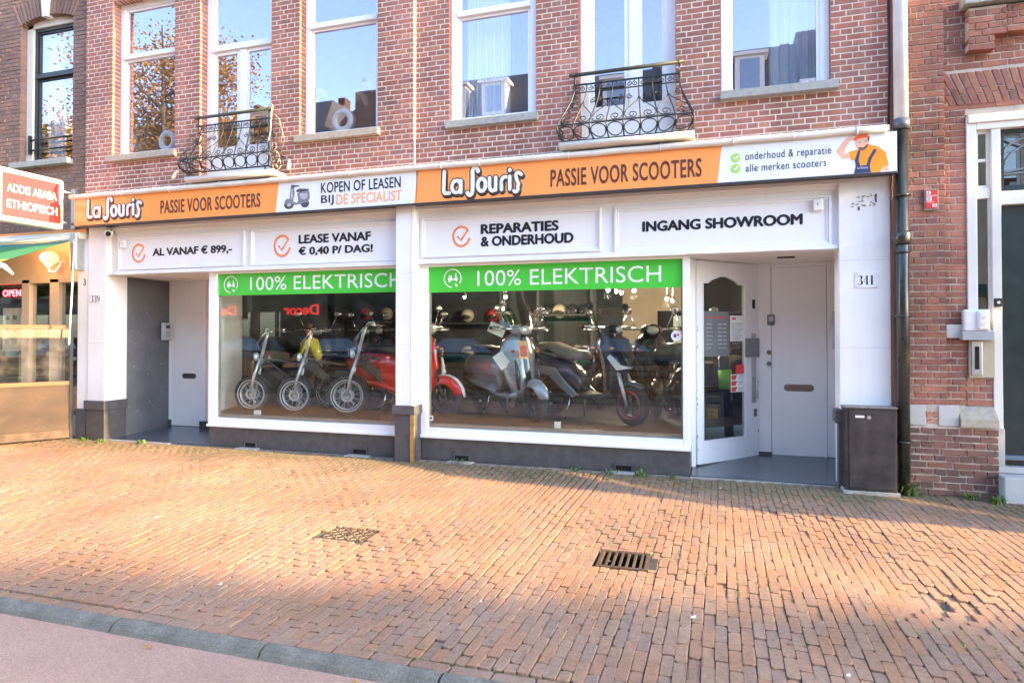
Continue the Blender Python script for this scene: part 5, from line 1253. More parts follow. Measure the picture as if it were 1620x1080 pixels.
# wall lamp (lit)
x, z = on_wall(78,408,.05); wl = thing('wall_lamp', 'lit orange glass globe wall lamp beside the awning', 'wall lamp', (x,.05,z))
M_glob = mat('globe_glass', (.9,.5,.25), .4, emit=(1.0,.36,.11), es=.5)
b = MB(); b.ball((0,0,0),(.125,.125,.10),20,12); b.build('lamp_shade', M_glob, wl)
b = MB(); b.tube([(0,0,-.09),(0,0,-.125),(0,.0,-.16),(.0,0,-.24)],[.07,.05,.018,.02],12); b.tube([(0,0,-.2),(.10,.02,-.22),(.14,.06,-.12),(.10,.10,-.05),(.16,.18,-.08)],.016,8); b.build('lamp_arm', M_frame, wl)
pl_ = bpy.data.lights.new('lamp_light','POINT'); pl_.energy = 4; pl_.color = (1,.45,.18); pl_.shadow_soft_size = .12; po = bpy.data.objects.new('lamp_light', pl_); COL.objects.link(po); po.parent = wl; po.location = (.0,-.2,-.0)
# neon sign
x, z = on_wall(5,468,.34); ns = thing('open_sign', 'red glowing OPEN sign in the restaurant window', 'neon sign', (0,0,0))
x1, z1 = on_wall(33,457,.34); M_neon = mat('neon_red', (.9,.05,.05), .4, emit=(1,.04,.05), es=4.0)
MB().box(x-.04,x1+.04,.345,.36,z-.07,z1+.05).build('backing', M_ink, ns)
lettering('OPEN', (x,.343,z-.01), (1,0,0),(0,0,1), x1-x, .105, M_neon, ns, bold=.0, depth=.01, sp=1.1)
x, z = on_wall(4,555,.35); x1, z1 = on_wall(38,487,.35); mn = thing('menu_board', 'white menu sheet with small pictures in the restaurant window', 'menu'); MB().box(x,x1,.35,.358,z,z1).build('sheet', M_paper, mn)
b = MB(); r = random.Random(4)
for i in range(3):
    for k in range(2): xx = x+.06+k*.17; zz = z1-.12-.2*i; b.box(xx,xx+.09,.346,.35,zz-.07,zz)
b.build('picture', mat('menu_print',(.25,.25,.2),.6,var=.5,scale=30), mn)
x, z = on_wall(12,562,.36); gb = MB().box(-.10,.12,-.02,.04,-.05,.05).build('box', mat('teal_card',(.05,.42,.50),.5), loc=(x+.05,.38,z+.02)); gb.name = 'teal_box'; tag(gb, 'small teal card box in the restaurant window', 'box')
x, z = on_wall(33,600,.4); gb = MB().box(-.08,.09,0,.05,.35,1.25).build('green_panel', mat('lime_panel',(.22,.50,.04),.5), loc=(x,.42,0)); tag(gb, 'lime green upright panel behind the restaurant window', 'panel')
for k, (px, zz) in enumerate(((70,.5),(78,.5))):
    x, _ = on_wall(px, 560, .8)
    t = thing('cafe_table', ['small dark cafe table inside the restaurant, right one','small dark cafe table inside the restaurant, left one'][k], 'table', (x-.6*k,.95+.5*k,.1)); MB().box(-.35,.35,-.3,.3,.70,.74).build('tabletop', mat('dark_wood',(.07,.04,.03),.5), t, bevel=.005); b = MB(); b.cyl((0,0,0),(0,0,.7),.03); b.cyl((0,0,0),(0,0,.02),.2); b.build('table_leg', M_iron, t)
# projecting sign
ps = thing('projecting_sign', 'red and cream box sign ADDIS ABABA ETHIOPISCH projecting over the pavement', 'shop sign', (-9.13,-.20,0))
M_lb = mat('sign_lamp_body', (.72,.66,.58), .4); M_sal = mat('sign_red_panel', (.50,.07,.08), .22, coat=.5, var=.03); M_drd = mat('sign_deep_red', (.55,.015,.02), .25, coat=.4); M_crm = mat('sign_cream_line', (.85,.74,.50), .4)
z0, z1 = 3.075, 3.80; y0, y1 = -.98, .0        # local y, outwards is negative
b = MB(); b.box(-.16,0,y0,y1-.03,z0,z1); b.build('sign_box', M_lb, ps, bevel=.03)
b = MB(); b.box(0,.004,y0+.05,y1-.07,z0+.045,z1-.045); b.build('sign_face', M_crm, ps)
b = MB(); b.box(.004,.006,y0+.08,y1-.10,z0+.07,z1-.07); b.build('red_panel', M_sal, ps)
def side_text(txt, yl, yr, zb, zt, m): lettering(txt, (.0085,yl,zb), (0,1,0), (0,0,1), yr-yl, zt-zb, m, ps, bold=.018, depth=.002)
jug = [(-.22,.09),(-.22,.28),(-.20,.36),(-.15,.38),(-.155,.46),(-.175,.52),(-.165,.58),(-.13,.66),(-.11,.66),(-.12,.60),(-.125,.52),(-.115,.46),(-.115,.38),(-.08,.36),(-.07,.28),(-.07,.09)]
b = MB(); n = len(jug); b.add([(.0072,y*1.15-.0,z0+z*.98) for y,z in jug]+[(.006,y*1.15,z0+z*.98) for y,z in jug], [tuple(range(n))]+[(i,i+n,(i+1)%n+n,(i+1)%n) for i in range(n)]); b.build('coffee_jug_emblem', M_drd, ps)
side_text('ADDIS ABABA', -.84, -.15, z0+.40, z0+.515, M_vinylw); side_text('ETHIOPISCH', -.84, -.14, z0+.185, z0+.30, M_vinylw)
b = MB(); b.tube([(-.08,-.04,z0+.12),(-.08,.22,z0+.12)],.018,8); b.tube([(-.08,-.04,z1-.15),(-.08,.22,z1-.15)],.018,8); b.box(-.12,-.04,.17,.215,z0+.05,z1-.08); b.build('sign_bracket', M_alu, ps)
# awning
aw = thing('awning', 'green and yellow fabric awning of the restaurant with white front bar', 'awning', (0,0,0))
M_awn = mat('awning_fabric', (.05,.25,.09), .8, var=.05); M_awy = mat('awning_yellow', (.50,.46,.08), .8); M_awt = mat('awning_teal', (.03,.20,.16), .8)
Wp = Vector((-9.18,-.06,2.945)); Fp = Vector((-9.20,-1.12,2.50)); L_ = Vector((-5.2,0,0))
def slope(name, t0, t1, m, a=0.0):
    p = Wp.lerp(Fp,t0); q = Wp.lerp(Fp,t1); b = MB(); n = 12; 
    rows = []
    for i in range(n+1):
        s_ = i/n; x_ = L_*s_; sag = Vector((0,0,-.02*math.sin(s_*9.4)))
        rows.append((p+x_+sag, q+x_+sag))
    for i in range(n): b.add([rows[i][0],rows[i+1][0],rows[i+1][1],rows[i][1], rows[i][0]+Vector((0,0,.004)),rows[i+1][0]+Vector((0,0,.004)),rows[i+1][1]+Vector((0,0,.004)),rows[i][1]+Vector((0,0,.004))],[(0,1,2,3),(7,6,5,4)])
    b.build(name, m, aw)
for i in range(6):
    slope('fabric_stripe', i/6, (i+1)/6, (M_awt, M_awn, M_awn, M_awn, M_awn, M_awy)[i])
b = MB(); b.box(-14.5,-9.16,-1.18,-1.10,2.46,2.54); b.build('front_bar', M_frame, aw, bevel=.01)
b = MB(); b.box(-14.5,-9.26,-1.16,-1.155,2.26,2.46); b.build('valance', M_awn, aw)
b = MB(); b.tube([(-9.22,-1.12,2.50),(-9.12,-1.06,2.46),(-9.02,-1.02,2.36)],[.045,.035,.015],8); b.build('arm_end', M_frame, aw)
b = MB(); b.tube([(-14.5,-.06,2.99),(-9.05,-.06,2.99)],.055,12); b.build('roller_tube', M_off, aw)
# crank pole
cp = MB(); p0 = on_wall(118,385,-.15); p1 = on_wall(109,545,-.30)
cp.tube([(p0[0],-.15,p0[1]),(p1[0],-.30,p1[1])],.012,8); cp.ring((p0[0],-.15,p0[1]+.03),.025,.008,(0,1,0),14,6)
tag(cp.build('awning_crank', M_frame), 'thin white crank pole hanging from the awning corner', 'crank pole')
# terrace screen
SA = Vector((-9.235,.02,0)); SB = Vector((-9.95,-1.16,0)); sl_ = (SB-SA).length; sang = math.atan2((SA-SB).y, (SA-SB).x)
ts = thing('terrace_screen', 'terrace windscreen with brown wooden lower panel and glass above', 'windscreen', SB, sang)
M_wood = mat('weathered_wood', (.055,.030,.018), .6, var=.35, scale=4, dirt=.5, dirtcol=(.15,.10,.07), stretch=(.6,1,1)); M_ltw = mat('light_wood', (.17,.10,.05), .6, var=.15, stretch=(.3,1,1))
l = sl_-.05
MB().box(-.9,l,-.02,.02,.14,.80).build('wood_panel', M_wood, ts, bevel=.004)
MB().box(-.9,l,-.03,.03,.80,.86).build('middle_rail', M_ltw, ts, bevel=.006)
MB().box(-.9,l,-.03,.03,1.63,1.69).build('top_rail', M_ltw, ts, bevel=.006)
MB().box(-.9,l,-.03,.03,.02,.14).build('bottom_rail', mat('dark_rail',(.10,.06,.04),.6,var=.4,scale=10), ts, bevel=.004)
MB().box(-.9,l,-.004,.004,.86,1.63).build('pane', glass('screen_glass', refl=.03, edge=.15, tint=(.97,.95,.90), smudge=.07), ts)
b = MB(); b.box(l,l+.045,-.03,.03,.0,1.72); b.box(l+.045,l+.12,-.02,.02,1.16,1.22); b.box(l+.045,l+.12,-.02,.02,.35,.41); b.build('steel_post', M_ink, ts, bevel=.003)
# ================================================================ two-wheelers in the show windows
M_tyre = mat('tyre_rubber', (.022,.022,.023), .75, var=.2, scale=20)
M_rim = mat('rim_alloy', (.62,.63,.65), .3, metal=.45)
M_rimb = mat('rim_black', (.03,.03,.032), .3, metal=.3)
M_chrome = mat('chrome', (.75,.75,.76), .10, metal=1.0, var=.02)
M_blkp = mat('black_plastic', (.018,.018,.020), .45)
M_seat = mat('seat_leather', (.035,.033,.033), .38, var=.15)
M_seatg = mat('grey_seat', (.30,.25,.24), .42, var=.1)
M_headl = mat('headlight_glass', (.75,.78,.80), .08, metal=.4, coat=.8)
M_tail = mat('red_lens', (.55,.02,.01), .15, coat=.8)
M_amber = mat('amber_lens', (.75,.22,.02), .2, coat=.5)
M_wspk = mat('white_line', (.55,.56,.58), .5)
def paint(name, c, metal=.0, rough=.22): return mat(name, c, rough, metal=metal, var=.03, coat=.8)
P_silver = paint('silver_paint', (.40,.44,.50), .35); P_red = paint('red_paint', (.72,.018,.012), 0, .15); P_blue = paint('blue_paint', (.13,.19,.30), .25); P_black = paint('black_paint', (.015,.015,.017)); P_dgrey = paint('grey_paint', (.12,.13,.14), .3); P_dblue = paint('dark_blue_paint', (.02,.03,.07)); P_green = paint('green_paint', (.03,.10,.07))
G_scr = glass('windscreen_glass', refl=.10, edge=.4, tint=(.88,.90,.90))

def se(n, a, b, p=2.5):
    out = []
    for k in range(n):
        t = 2*math.pi*k/n; c, s = math.cos(t), math.sin(t)
        out.append((a*math.copysign(abs(c)**(2/p), c), b*math.copysign(abs(s)**(2/p), s)))
    return out
def loft_x(mbx, secs, n=18, p=2.5):
    """secs (x, z, half width, half height)"""
    mbx.loft([[(x, y, z+q) for y, q in se(n, ry, rz, p)] for x, z, ry, rz in secs])
def wheel(parent, cx, r, tw, rim_m, spokes=0, y=0, disc=True, line=False, fat=1.0):
    w = MB(); w.ring((cx,y,r), r-tw*.55, tw*.55, (0,1,0), 40, 12, sz=fat); Wt = w.build('wheel', M_tyre, parent)
    b = MB(); ri = r-tw*1.05; b.ring((cx,y,r), ri, .014, (0,1,0), 36, 8, sz=tw*28); b.build('rim', rim_m, Wt)
    if line:
        b = MB(); b.ring((cx,y-tw*.50*fat,r), r-tw*.80, .0075, (0,1,0), 40, 5); b.ring((cx,y+tw*.50*fat,r), r-tw*.80, .0075, (0,1,0), 40, 5); b.build('reflex_line', M_wspk, Wt)
    b = MB(); b.cyl((cx,y-.055,r),(cx,y+.055,r),.032,14)
    if spokes > 12:
        for k in range(spokes):
            a = 6.283*k/spokes; s = 1 if k % 2 else -1
            b.tube([(cx+.028*math.cos(a+.5*s), y+s*.04, r+.028*math.sin(a+.5*s)), (cx+ri*math.cos(a), y+s*.006, r+ri*math.sin(a))], .0031, 4, caps=False)
    elif spokes:
        for k in range(spokes):
            for s in (-.14,.14): a = 6.283*k/spokes+s; b.bar((cx+.03*math.cos(a-s), y, r+.03*math.sin(a-s)), (cx+ri*math.cos(a), y, r+ri*math.sin(a)), .018, .022, (0,1,0))
    b.build('spokes', rim_m, Wt)
    if disc:
        d = MB(); d.ring((cx,y+.062,r), .066, .016, (0,1,0), 26, 6, sz=.12); d.ring((cx,y-.062,r), .066, .016, (0,1,0), 26, 6, sz=.12); d.build('brake_disc', M_rim, Wt)
    return Wt
def fender(parent, cx, r, R, hw, a0, a1, m, name='fender', drop=.05, sx=1.0):
    secs = []; n = 14
    for i in range(n+1):
        a = RD(a0+(a1-a0)*i/n); t = math.sin(math.pi*i/n)**.5; q = []
        wv = hw*(.55+.45*t)
        for k in range(9):
            u = -1+2*k/8; rr_ = R-drop*abs(u)**2.4; q.append((cx+sx*rr_*math.cos(a), wv*u, r+rr_*math.sin(a)))
        for k in range(9):
            u = 1-2*k/8; rr_ = R-.006-drop*abs(u)**2.4; q.append((cx+sx*rr_*math.cos(a), (wv-.004)*u, r+rr_*math.sin(a)))
        secs.append(q)
    b = MB(); b.loft(secs); return b.build(name, m, parent)

def scooter(name, label, body, style='classic', seatm=None, rimm=None, screen=False, cat='scooter', group=None, accent=None):
    t = thing(name, label, cat, group=group); rimm = rimm or M_rimb; seatm = seatm or M_seat; R = .225
    fx, rx = .64, -.62
    wheel(t, fx, R, .095, rimm, 5, disc=False); wheel(t, rx, R, .105, rimm, 5, disc=False)
    if style == 'classic':
        b = MB(); loft_x(b, [(-.93,.60,.03,.03),(-.90,.60,.10,.08),(-.80,.59,.155,.14),(-.66,.57,.195,.185),(-.48,.55,.205,.205),(-.30,.545,.195,.21),(-.14,.53,.165,.21),(-.02,.50,.13,.20),(.03,.46,.11,.16)], 20, 2.6); b.build('rear_body', body, t)
        b = MB(); loft_x(b, [(-.80,.44,.15,.03),(-.60,.40,.205,.05),(-.35,.37,.215,.06),(-.15,.34,.20,.05),(-.05,.31,.17,.03)], 16); b.build('side_trim', body, t)
        b = MB(); loft_x(b, [(-.14,.285,.165,.03),(.1,.27,.17,.03),(.32,.275,.165,.035),(.42,.30,.14,.04)], 16, 3.5); b.build('floorboard', body, t)
        b = MB(); b.box(-.06,.34,-.12,.12,.300,.312); b.build('foot_mat', M_blkp, t)
        secs = []
        for z, xc, w, th in ((.27,.42,.10,.05),(.36,.455,.165,.05),(.50,.455,.215,.045),(.66,.425,.24,.04),(.80,.385,.235,.038),(.92,.35,.19,.04),(.99,.325,.11,.05)):
            q = []
            for k in range(11): u = -1+.2*k; q.append((xc+th-.13*u*u*abs(w/.2), w*u, z))
            for k in range(11): u = 1-.2*k; q.append((xc-th*.35-.13*u*u*abs(w/.2), w*u*.97, z))
            secs.append(q)
        b = MB(); b.loft(secs); b.build('leg_shield', body, t)
        b = MB(); b.tube([(.50,0,.44),(.485,0,.62),(.44,0,.82),(.40,0,.95)],[.03,.036,.034,.028],10); b.build('horn_cover', body, t)
        b = MB(); b.tube([(.47,-.11,.36),(.50,-.14,.52),(.46,-.15,.70)],[.02,.03,.012],8); b.tube([(.47,.11,.36),(.50,.14,.52),(.46,.15,.70)],[.02,.03,.012],8); b.build('vent_inlay', P_dblue if accent is None else accent, t)
        fender(t, fx, R, .268, .088, 12, 150, body, drop=.09)
        b = MB(); b.tube([(.64,-.075,R),(.60,-.075,.36),(.54,-.04,.50)],.018,8); b.tube([(.54,0,.42),(.36,0,.98)],.03,10); b.build('fork', M_blkp, t)
        b = MB(); secs = [(.20,1.02,.05,.03),(.26,1.035,.12,.055),(.33,1.045,.14,.07),(.40,1.045,.12,.07),(.44,1.045,.075,.055)]; loft_x(b, secs, 18); b.build('headset', body, t)
        b = MB(); b.ball((.435,0,1.045),(.035,.075,.055),18,10); b.build('headlight', M_headl, t); b = MB(); b.ring((.43,0,1.045),.068,.010,(1,0,0),24,6); b.build('headlight_ring', M_blkp, t)
        hb = 1.06; hx = .28
    else:
        b = MB(); loft_x(b, [(-.98,.78,.02,.02),(-.92,.76,.07,.035),(-.78,.70,.12,.07),(-.60,.63,.155,.10),(-.40,.58,.16,.12),(-.22,.50,.13,.13),(-.08,.40,.10,.10)], 12, 4); b.build('rear_body', body, t)
        b = MB()
        for s in (-1,1): b.prism([(-.72,.62),(-.42,.60),(-.20,.42),(-.02,.30),(-.10,.26),(-.30,.36),(-.52,.50),(-.74,.52)], s*.165-.012, s*.165+.012)
        b.build('side_panel', P_silver if seatm is M_seatg else body, t, bevel=.006)
        b = MB(); loft_x(b, [(-.16,.30,.16,.05),(.1,.275,.17,.035),(.30,.29,.155,.045),(.40,.34,.12,.05)], 12, 4); b.build('floorboard', M_blkp, t)
        secs = []
        for z, xc, w, th in ((.33,.40,.08,.03),(.44,.42,.11,.04),(.56,.44,.13,.08),(.66,.46,.155,.17),(.76,.43,.16,.12),(.88,.37,.145,.07),(.97,.34,.10,.05),(1.03,.31,.05,.03)):
            q = []
            for k in range(9): u = -1+.25*k; q.append((xc+th*(1-abs(u)**1.3), w*u, z-.05*(1-abs(u)) if .5 < z < .8 else z))
            for k in range(9): u = 1-.25*k; q.append((xc-.03-.05*abs(u), w*u*.95, z))
            secs.append(q)
        b = MB(); b.loft(secs, smooth=False); b.build('leg_shield', body, t, bevel=.004)
        b = MB(); b.tube([(.36,0,.32),(.40,0,.55),(.36,0,.78),(.30,0,.98)],[.07,.10,.11,.05],10); b.build('inner_shield', mat('tan_plastic',(.42,.30,.20),.4), t, M=Matrix.Translation((-.03,0,0)) @ Matrix.Diagonal((1,1.25,1,1)))
        b = MB()
        for s in (-1,1): b.add([(.66,s*.012,.63),(.52,s*.115,.60),(.44,s*.18,.74),(.47,s*.165,.78),(.56,s*.09,.66)],[(0,1,2,3,4)])
        b.build('nose_flash', M_plate, t, bevel=0)
        b = MB(); b.add([(.64,.0,.70),(.60,-.09,.72),(.47,-.13,.93),(.42,0,.99),(.47,.13,.93),(.60,.09,.72)],[(0,1,2,3),(0,3,4,5)]); b.build('nose_cover', M_blkp, t, M=Matrix.Translation((.012,0,.012)))
        fender(t, fx, R, .262, .075, 50, 165, body, drop=.03)
        b = MB()
        for s in (-1,1): b.tube([(.64,s*.085,R),(.56,s*.085,.45),(.49,s*.06,.60)],[.018,.022,.022],8)
        b.build('fork', M_rim, t)
        b = MB(); loft_x(b, [(.24,1.04,.07,.03),(.33,1.05,.10,.05),(.42,1.06,.08,.05),(.47,1.05,.03,.02)], 12, 3); b.build('headset', M_blkp, t)
        b = MB(); b.ball((.46,0,1.05),(.03,.05,.04),14,8); b.build('headlight', M_headl, t); hb = 1.07; hx = .27
    b = MB(); sx = [(-.74,.80,.06,.03),(-.68,.81,.115,.05),(-.50,.805,.14,.06),(-.34,.79,.15,.055),(-.22,.79,.15,.055),(-.06,.785,.125,.055),(.02,.77,.07,.035)]
    if style != 'classic': sx = [(-.86,.86,.06,.02),(-.72,.86,.12,.045),(-.55,.84,.135,.06),(-.40,.78,.14,.08),(-.22,.75,.13,.07),(-.04,.74,.08,.05)]
    loft_x(b, sx, 18, 2.8); b.build('seat', seatm, t)
    b = MB(); b.tube([(hx,-.36,hb+.01),(hx+.05,-.20,hb),(hx+.06,0,hb-.01),(hx+.05,.20,hb),(hx,.36,hb+.01)],.014,8); b.build('handlebar', M_chrome, t)
    for s in (-1,1):
        b = MB(); b.tube([(hx-.0,s*.26,hb+.008),(hx-.012,s*.38,hb+.012)],.020,10); b.build('grip', M_blkp, t)
        b = MB(); b.tube([(hx+.06,s*.20,hb),(hx+.075,s*.34,hb-.005)],.007,6); b.build('brake_lever', M_chrome, t)
        b = MB(); b.tube([(hx+.04,s*.19,hb+.01),(hx+.03,s*.27,hb+.20)],.007,6); b.ball((hx+.03,s*.29,hb+.24),(.014,.06,.042),14,8); b.build('mirror', M_blkp if style != 'classic' else M_chrome, t)
        b = MB(); b.ball((.44 if style == 'classic' else .5, s*.17, .80 if style == 'classic' else .84),(.02,.03,.018),8,6); b.build('indicator', M_amber, t)
    b = MB(); b.ball((-.925,0,.66 if style == 'classic' else .74),(.03,.065,.045),14,8); b.build('tail_light', M_tail, t)
    b = MB(); b.box(-.55,-.25,-.08,.12,.16,.36); b.tube([(-.3,-.14,.22),(-.5,-.17,.24),(-.80,-.17,.32)],[.03,.06,.055],12); b.box(-.98,-.80,-.07,.07,.34,.36); b.tube([(-.9,0,.56),(-.98,0,.36)],.02,6); b.build('engine', M_blkp, t, bevel=.01)
    b = MB(); b.box(-1.0,-.985,-.09,.09,.38,.50); b.build('licence_plate_holder', M_blkp, t)
    b = MB(); b.tube([(-.18,-.12,.28),(-.24,-.16,.0)],.010,6); b.tube([(-.18,.12,.28),(-.24,.16,.0)],.010,6); b.build('stand', M_chrome, t)
    if style == 'classic':
        b = MB(); b.tube([(-.72,-.10,.80),(-.90,-.11,.78),(-.98,0,.77),(-.90,.11,.78),(-.72,.10,.80)],.010,8); b.build('grab_rail', M_chrome, t)
    if screen:
        secs = []; n = 10
        b = MB(); rows = 6; vs = []
        for i in range(rows+1):
            v = i/rows; z = 1.06+.50*v; w = .24*(1-.35*v*v) ; x = .40-.14*v
            for k in range(n+1): u = -1+2*k/n; vs.append((x-.12*u*u, w*u, z))
        b.add(vs, [(i*(n+1)+k, i*(n+1)+k+1, (i+1)*(n+1)+k+1, (i+1)*(n+1)+k) for i in range(rows) for k in range(n)], True); b.build('windscreen', G_scr, t)
    return t
def place_front(t, fx, fy, z, head, scale=1.12, wx=.64):
    """puts the front wheel's contact point at (fx, fy)"""
    t.scale = (scale,)*3; t.rotation_euler = (0,0,head); t.location = (fx-math.cos(head)*wx*scale, fy-math.sin(head)*wx*scale, z)
FZ = .44
s1 = scooter('scooter', 'silver blue retro scooter with tall clear windscreen in the right show window', P_silver, screen=True, group=None)
place_front(s1, -2.25, .70, FZ, RD(-41))
P_dsport = paint('dark_blue_grey_paint', (.045,.065,.11), .3)
s2 = scooter('scooter', 'sporty dark scooter with silver side panels and red rim lines in the right show window', P_dsport, 'sport', seatm=M_seatg)
place_front(s2, -1.03, .72, FZ, RD(-33))
for k in ('wheel',):
    pass
b = MB(); b.ring((.64,-.050,.225),.148,.009,(0,1,0),36,6); b.ring((.64,.050,.225),.148,.009,(0,1,0),36,6); b.build('red_rim_line', M_tail, s2)
s3 = scooter('scooter', 'bright red retro scooter standing behind the middle pillar between the two windows', P_red, accent=M_plate)
place_front(s3, -3.52, .80, FZ, RD(-14), 1.14)
b = MB(); fender(s3, .64, .225, .282, .035, 5, 120, M_plate, name='fender_stripe', drop=.01)
# papers and posters on the silver scooter
def sheet(name, cat, label, M_, w, h, m, parts=()):
    t = thing(name, label, cat); t.matrix_world = M_; MB().box(-w/2,w/2,-.002,.002,-h/2,h/2).build('sheet', m, t)
    for nm, mm, (a,b_,c,d) in parts: MB().box(a,b_,-.005,-.002,c,d).build(nm, mm, t)
    return t
x, z = on_wall(829,553,.62); sheet('price_poster','poster','small orange poster with a photo on the front of the silver scooter', Matrix.Translation((x,.60,z)) @ Matrix.Rotation(RD(35),4,'Z') @ Matrix.Rotation(RD(-14),4,'X'), .13,.23, mat('poster_orange',(.70,.38,.16),.5), (('photo',mat('poster_red',(.6,.12,.06),.5,var=.5,scale=30),(-.045,.045,-.09,.05)),))
x, z = on_wall(795,570,.75); sheet('paper_sheet','paper','white paper sheet hanging at the leg shield of the silver scooter', Matrix.Translation((x,.72,z)) @ Matrix.Rotation(RD(15),4,'Z') @ Matrix.Rotation(RD(-35),4,'Y'), .15,.21, M_paper)
x, z = on_wall(786,521,.75); sheet('paper_sheet','paper','crumpled white paper over the handlebar of the silver scooter', Matrix.Translation((x,.75,z)) @ Matrix.Rotation(RD(10),4,'Z') @ Matrix.Rotation(RD(24),4,'Y'), .22,.14, M_paper)

# ---- fat tyre e-bike
def ebike(label):
    t = thing('electric_bike', label, 'electric bike', group=None); R = .275
    fx, rx = .56, -.56
    Wf = wheel(t, fx, R, .088, M_rim, 24, line=True, fat=1.35); wheel(t, rx, R, .088, M_rim, 24, line=True, fat=1.7)
    for cx in (fx, rx): fender(t, cx, R, .305, .05, 55 if cx > 0 else 20, 165 if cx > 0 else 140, M_blkp, drop=.012)
    b = MB()
    for s in (-1,1): b.tube([(fx,s*.075,R),(fx-.05,s*.075,R+.25),(fx-.14,s*.06,R+.52)],[.016,.021,.022],10)
    b.build('fork', M_rim, t)
    b = MB(); b.tube([(fx-.10,0,R+.40),(fx-.20,0,R+.80),(fx-.235,0,1.18)],[.024,.022,.018],10); b.build('stem', M_rim, t)
    b = MB(); b.tube([(fx-.42,-.30,1.24),(fx-.30,-.20,1.23),(fx-.23,-.08,1.18),(fx-.23,.08,1.18),(fx-.30,.20,1.23),(fx-.42,.30,1.24)],.012,8); b.build('handlebar', M_chrome, t)
    for s in (-1,1):
        b = MB(); b.tube([(fx-.40,s*.285,1.24),(fx-.52,s*.34,1.245)],.018,10,round_=True); b.build('grip', M_blkp, t)
        b = MB(); b.tube([(fx-.30,s*.21,1.22),(fx-.36,s*.27,1.19),(fx-.44,s*.31,1.20)],.006,6); b.build('brake_lever', M_chrome, t)
        b = MB(); b.tube([(fx-.26,s*.12,1.2),(fx-.10,s*.08,1.02),(fx-.14,s*.05,.9)],.004,5); b.build('brake_cable', M_chrome, t)
    b = MB(); b.ball((fx-.05,0,.82),(.05,.065,.065),18,12); b.build('headlight', M_headl, t); b = MB(); b.ring((fx-.03,0,.82),.062,.010,(1,0,0),24,6); b.tube([(fx-.17,0,.82),(fx-.06,0,.82)],.012,6); b.build('headlight_housing', M_blkp, t)
    b = MB(); b.bar((fx-.16,0,.74),(-.02,0,.40),.08,.13); b.box(-.30,.02,-.07,.07,.34,.62); b.bar((-.02,0,.40),(-.22,0,.40),.08,.13); b.bar((-.15,0,.42),(-.25,0,.80),.04,.04); b.bar((fx-.17,0,.80),(-.22,0,.68),.035,.035)
    for s in (-1,1): b.bar((-.15,s*.065,.38),(rx,s*.075,R),.022,.03); b.bar((-.24,s*.03,.70),(rx,s*.07,R),.018,.022)
    b.build('frame', P_black, t, bevel=.008)
    b = MB(); loft_x(b, [(-.66,.84,.05,.03),(-.58,.85,.11,.045),(-.40,.84,.12,.045),(-.20,.83,.10,.04),(-.02,.83,.05,.025)], 14); b.build('seat', M_seat, t)
    b = MB(); b.cyl((-.10,-.10,.32),(-.10,.10,.32),.055,14); b.bar((-.10,-.10,.32),(-.06,-.11,.17),.02,.012); b.bar((-.10,.10,.32),(-.14,.11,.47),.02,.012); b.build('crank', M_rim, t)
    for s, x_, z_ in ((-1,-.06,.16),(1,-.14,.48)): b = MB(); b.box(x_-.05,x_+.05,s*.12,s*.22,z_-.012,z_+.012); b.build('pedal', M_blkp, t)
    b = MB(); b.tube([(-.78,0,.62),(-.55,0,.66),(-.5,.08,.66),(-.78,.08,.64),(-.8,0,.62)],.008,6); b.build('rear_rack', M_blkp, t)
    b = MB(); b.ball((-.84,0,.50),(.02,.03,.03),8,6); b.build('tail_light', M_tail, t)
    b = MB(); b.tube([(-.12,-.05,.32),(-.20,-.16,.0)],.009,6); b.build('stand', M_chrome, t)
    NSTEER = [c for c in bpy.data.objects if c.parent == t]
    b = MB(); b.tube([(fx,-.10,R),(fx+.10,-.11,R+.03),(fx+.25,-.12,R+.10)],.006,6); b.tube([(fx-.03,.10,R-.04),(fx-.1,.105,R-.1),(fx-.06,.105,R-.16)],.008,6); bc_ = b.build('brake_caliper', M_wspk, t)
    ang_ = RD(-22); Ms = Matrix.Translation((fx-.12,0,0)) @ Matrix.Rotation(ang_,4,'Z') @ Matrix.Translation((-(fx-.12),0,0))
    for c in NSTEER+[bc_]:
        nm = c.name.split('.')[0]
        if c in (Wf, bc_) or nm in ('fork','stem','handlebar','grip','brake_lever','brake_cable','headlight','headlight_housing') or (nm == 'fender' and max(v.co.x for v in c.data.vertices) > .3): c.matrix_basis = Ms
    return t
e1 = ebike('leftmost of the three fat tyre electric bikes in the left shop window')
place_front(e1, -6.47, .57, FZ-.02, RD(-146), .98, .56)
e2 = copy_tree(e1); e2['label'] = 'middle of the three fat tyre electric bikes in the left shop window'; place_front(e2, -5.735, .57, FZ-.02, RD(-142), .98, .56)
e3 = copy_tree(e1); e3['label'] = 'rightmost fat tyre electric bike, beside the red scooter in the left shop window'; place_front(e3, -4.88, .56, FZ-.02, RD(-136), 1.05, .56)

# ---- darker machines standing further back in the showroom
bk = scooter('scooter', 'black scooter in the back row of the showroom behind the silver scooter', P_black)
place_front(bk, -2.9, 2.5, FZ, RD(-70))
for (x, y, h, lab) in ((-1.75,2.55,-100,'black scooter in the back row between the silver and blue scooters'),(-.55,2.2,-120,'black scooter in the back row right of the blue scooter'),(-4.6,2.5,-60,'black scooter in the back row behind the red scooter'),(-5.9,2.6,-80,'black scooter in the back row behind the electric bikes'),(-2.95,1.75,-95,'black scooter close behind the silver scooter, facing the street'),(-.82,1.55,-75,'black scooter tight behind the blue scooter near the window post'),(-5.25,1.75,-105,'black scooter between the electric bikes and the red scooter'),(-6.3,1.9,-60,'black scooter close behind the leftmost electric bike')):
    c = copy_tree(bk); c['label'] = lab; place_front(c, x, y, FZ, RD(h))
t2 = scooter('scooter', 'dark green scooter parked against the back of the showroom', P_green, 'classic'); place_front(t2, -3.6, 3.6, FZ, RD(160))
